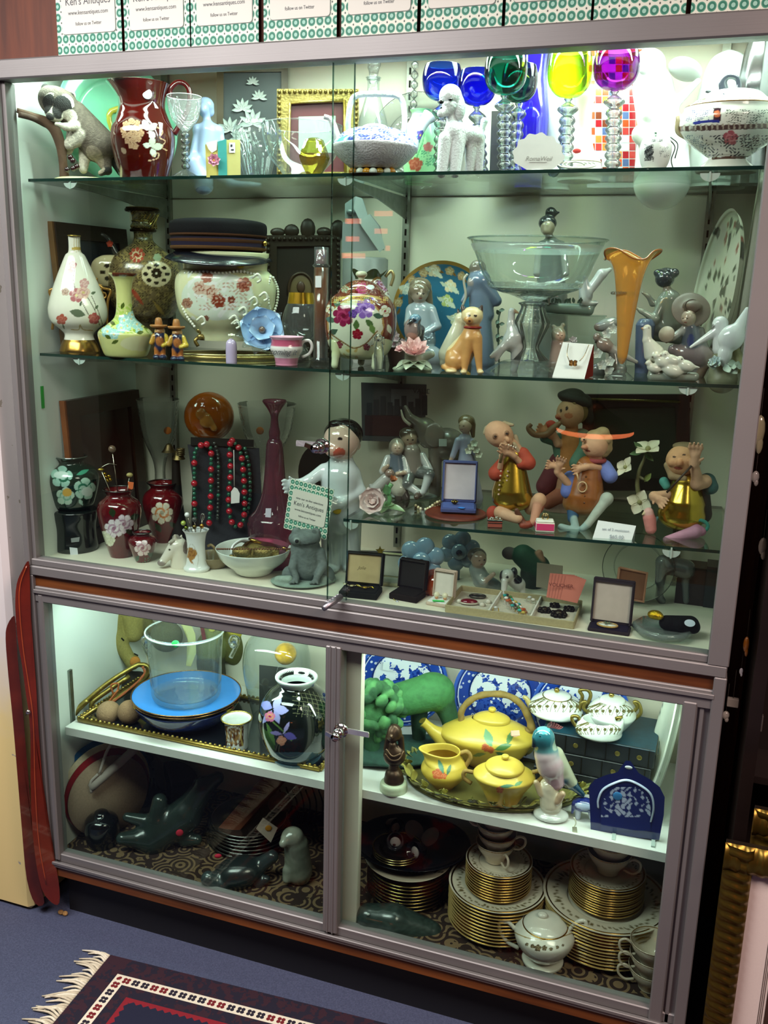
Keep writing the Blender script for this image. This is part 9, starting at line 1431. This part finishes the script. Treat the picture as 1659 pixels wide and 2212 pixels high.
# dark cabinet and odds and ends at the right
DKB = mat('black_brown_wood',.45,col=(.012,.007,.006),var=(10,.3)); k = KW((1.95,.33,FLOOR)); r = T(k,'dark_cabinet','tall black-brown cabinet standing right of the display case','cabinet')
part(r,'carcass',[wbox(-.36,.4,.0,.26,0,1.80),wbox(-.37,-.345,-.14,.0,0,1.80),wbox(-.34,.4,-.14,.0,0,.06)],DKB); part(r,'shelf',wbox(-.345,.4,-.13,.0,.62,.635),DKB); part(r,'shelf',wbox(-.345,.4,-.13,.0,1.05,1.065),DKB)
for u,v,sz,c,n,l,ct in ((1612,1392,(.010,.01,.028),'b8742c','amber_pendant','amber drop pendant hanging in the dark at the right','pendant'),(1583,1517,(.022,.012,.018),'8a847c','grey_box','small grey-cream box glimpsed right of the case corner','box'),(1601,1450,(.006,.004,.012),'d8dce8','white_tag','tiny white triangular tag right of the case corner','tag'),(1636,1560,(.02,.012,.035),'5a5450','grey_carton','dim grey upright carton at the right edge','carton'),(1640,930,(.018,.012,.05),'8a8468','patterned_ornament','pale patterned hanging ornament at the right edge beside the case','ornament'),(1648,1180,(.014,.01,.03),'7a746c','silver_trinket','dim silver trinket hanging at the right edge','trinket'),(1632,1030,(.012,.01,.02),'8f8a86','glass_drop','glass drop glinting at the right edge','ornament'),(1568,1545,(.012,.01,.016),'9a948c','porcelain_chip','small pale porcelain piece just right of the lower stile','ornament')):
    q = yhit(u,v,.24); kk = KW(q); r = T(kk,n,l,ct); part(r,'piece',[ell((0,0,0),np.array(sz)*.6,c,10),ell((sz[0]*.2,-.002,-sz[2]*.55),np.array(sz)*.35,c,8)] if 'box' not in n and 'carton' not in n else box((0,0,0),sz,c,bev=.001),GLZ if 'box' not in n else STK); part(r,'cord',tube([(0,0,sz[2]*.4),(0,.01,sz[2]*.4+.06)],.0006,'3a3430',n=5,sm=0),FAB)
# gilded frames leaning in the right corner
def gframe(x0,x1,y,zt,lab,d=0):
    k = KW((x0,y,FLOOR)); r = T(k,'gilt_picture_frame',lab,'picture frame'); h = zt-FLOOR; w = .052; G_ = '6f5a24'
    def bar(a,b,hor):
        n = 420; a = np.array(a); b = np.array(b); dv = (b-a)/np.linalg.norm(b-a); sd = np.cross(dv,[0,1,0]); V = []
        for i in range(n+1):
            c = a+(b-a)*i/n; bump = .0035*(.5+.5*math.cos(i*2*PI*np.linalg.norm(b-a)/.022/n))
            for q,z in ((-.5,.0),(-.45,.014),(-.2,.022),(.1,.016),(.35,.012),(.5,.004)): V.append(c+sd*q*w+np.array([0,-z-bump*(1 if abs(q) < .46 else 0),0]))
        return S(V,grid(n+1,6,False),None,G_)
    W_ = x1-x0; part(r,'frame',[bar((w/2,0,0),(w/2,0,h),0),bar((0,0,h-w/2),(W_,0,h-w/2),1),bar((W_-w/2,0,h),(W_-w/2,0,0),0),bar((W_,0,w/2),(0,0,w/2),1)],mat('ribbed_gilt',.3,metal=.9,var=(30,.2))); part(r,'backing',wbox(.002,W_-.002,.001,.012,.002,h-.002,'1a120a'),FRD)
    part(r,'mat_board',wbox(w*.9,W_-w*.9,-.004,0,w*.9,h-w*.9,'e0cfc6'),STK); part(r,'inner_lines',[wbox(w+.042+i*.003,w+.0432+i*.003,-.0046,-.004,w+.04,h-w-.04,'4a3c34') for i in range(3)]+[wbox(w+.053,w+.068,-.005,-.004,w+.05,h-w-.05,'3a2014'),wbox(w+.072,w+.0732,-.005,-.004,w+.07,h-w-.07,'4a3c34')],STK); part(r,'print',wbox(w+.088,W_-w-.088,-.0055,-.004,w+.09,h-w-.09,'a87a6c'),mat('rose_print',.5,var=(9,.25))); return r
zt1 = yhit(1560,1815,-.02)[2]; gframe(1.552,2.02,-.02,zt1,'ribbed dark gold picture frame with pale mat standing in the right foreground'); gframe(1.60,2.06,.06,zt1+.035,'second gilt frame just behind, only its top edge showing')
# things of the shop behind the viewer that the panes mirror
def em(name,c,s):
    m = bpy.data.materials.new(name); m.use_nodes = True; b = m.node_tree.nodes['Principled BSDF']; b.inputs['Base Color'].default_value = (*c,1); b.inputs['Emission Color'].default_value = (*c,1); b.inputs['Emission Strength'].default_value = s; return m
q = yhit(1284,934,2.2); k = KW((q[0],-q[1],q[2])); r = T(k,'pendant_lamp','copper pendant lamp glowing orange behind the viewer','lamp'); part(r,'lit_rim',lathe([(.001,-.016),(.10,-.014),(.145,-.006),(.157,.004),(.150,.016)],n=48,sm=3),em('orange_glow',(1,.22,.08),6)); part(r,'shade',lathe([(.158,.014),(.12,.05),(.05,.09),(.02,.12),(.001,.122)],n=40,col='5a2c18'),MTR); part(r,'cord',tube([(0,0,.12),(0,0,2.38-q[2])],.004,'1a1a1a',n=6,sm=0),FAB)
q = yhit(795,500,2.8); k = KW((q[0],-q[1],q[2])); r = T(k,'lit_sign','black board with stepped red light bars behind the viewer','sign'); E_ = em('red_glow',(1,.16,.10),3.5); s = 4.45/FPX
part(r,'board',wbox(-.16,.16,-.02,.0,-.18,.18,'0c0c0c'),BLK)
for u,v,w in ((829,462,42),(758,478,38),(824,499,30),(757,516,32),(841,535,10),(760,552,56)): part(r,'light_bar',box(((u-795)*s,.004,(500-v)*s),(w*s,.006,11*s)),E_)
part(r,'post',wbox(-.02,.02,-.06,-.02,FLOOR-q[2],.18,'141414'),BLK)
k = KW((1.9,-3.9,FLOOR)); r = T(k,'wardrobe','tall reddish wooden wardrobe behind the viewer','wardrobe'); part(r,'carcass',wbox(-.6,.6,-.3,.3,0,2.1,'7a3f2c'),M_PANEL); part(r,'door',wbox(-.57,-.01,.3,.32,.1,2.0),M_PANEL); part(r,'door',wbox(.01,.57,.3,.32,.1,2.0),M_PANEL)
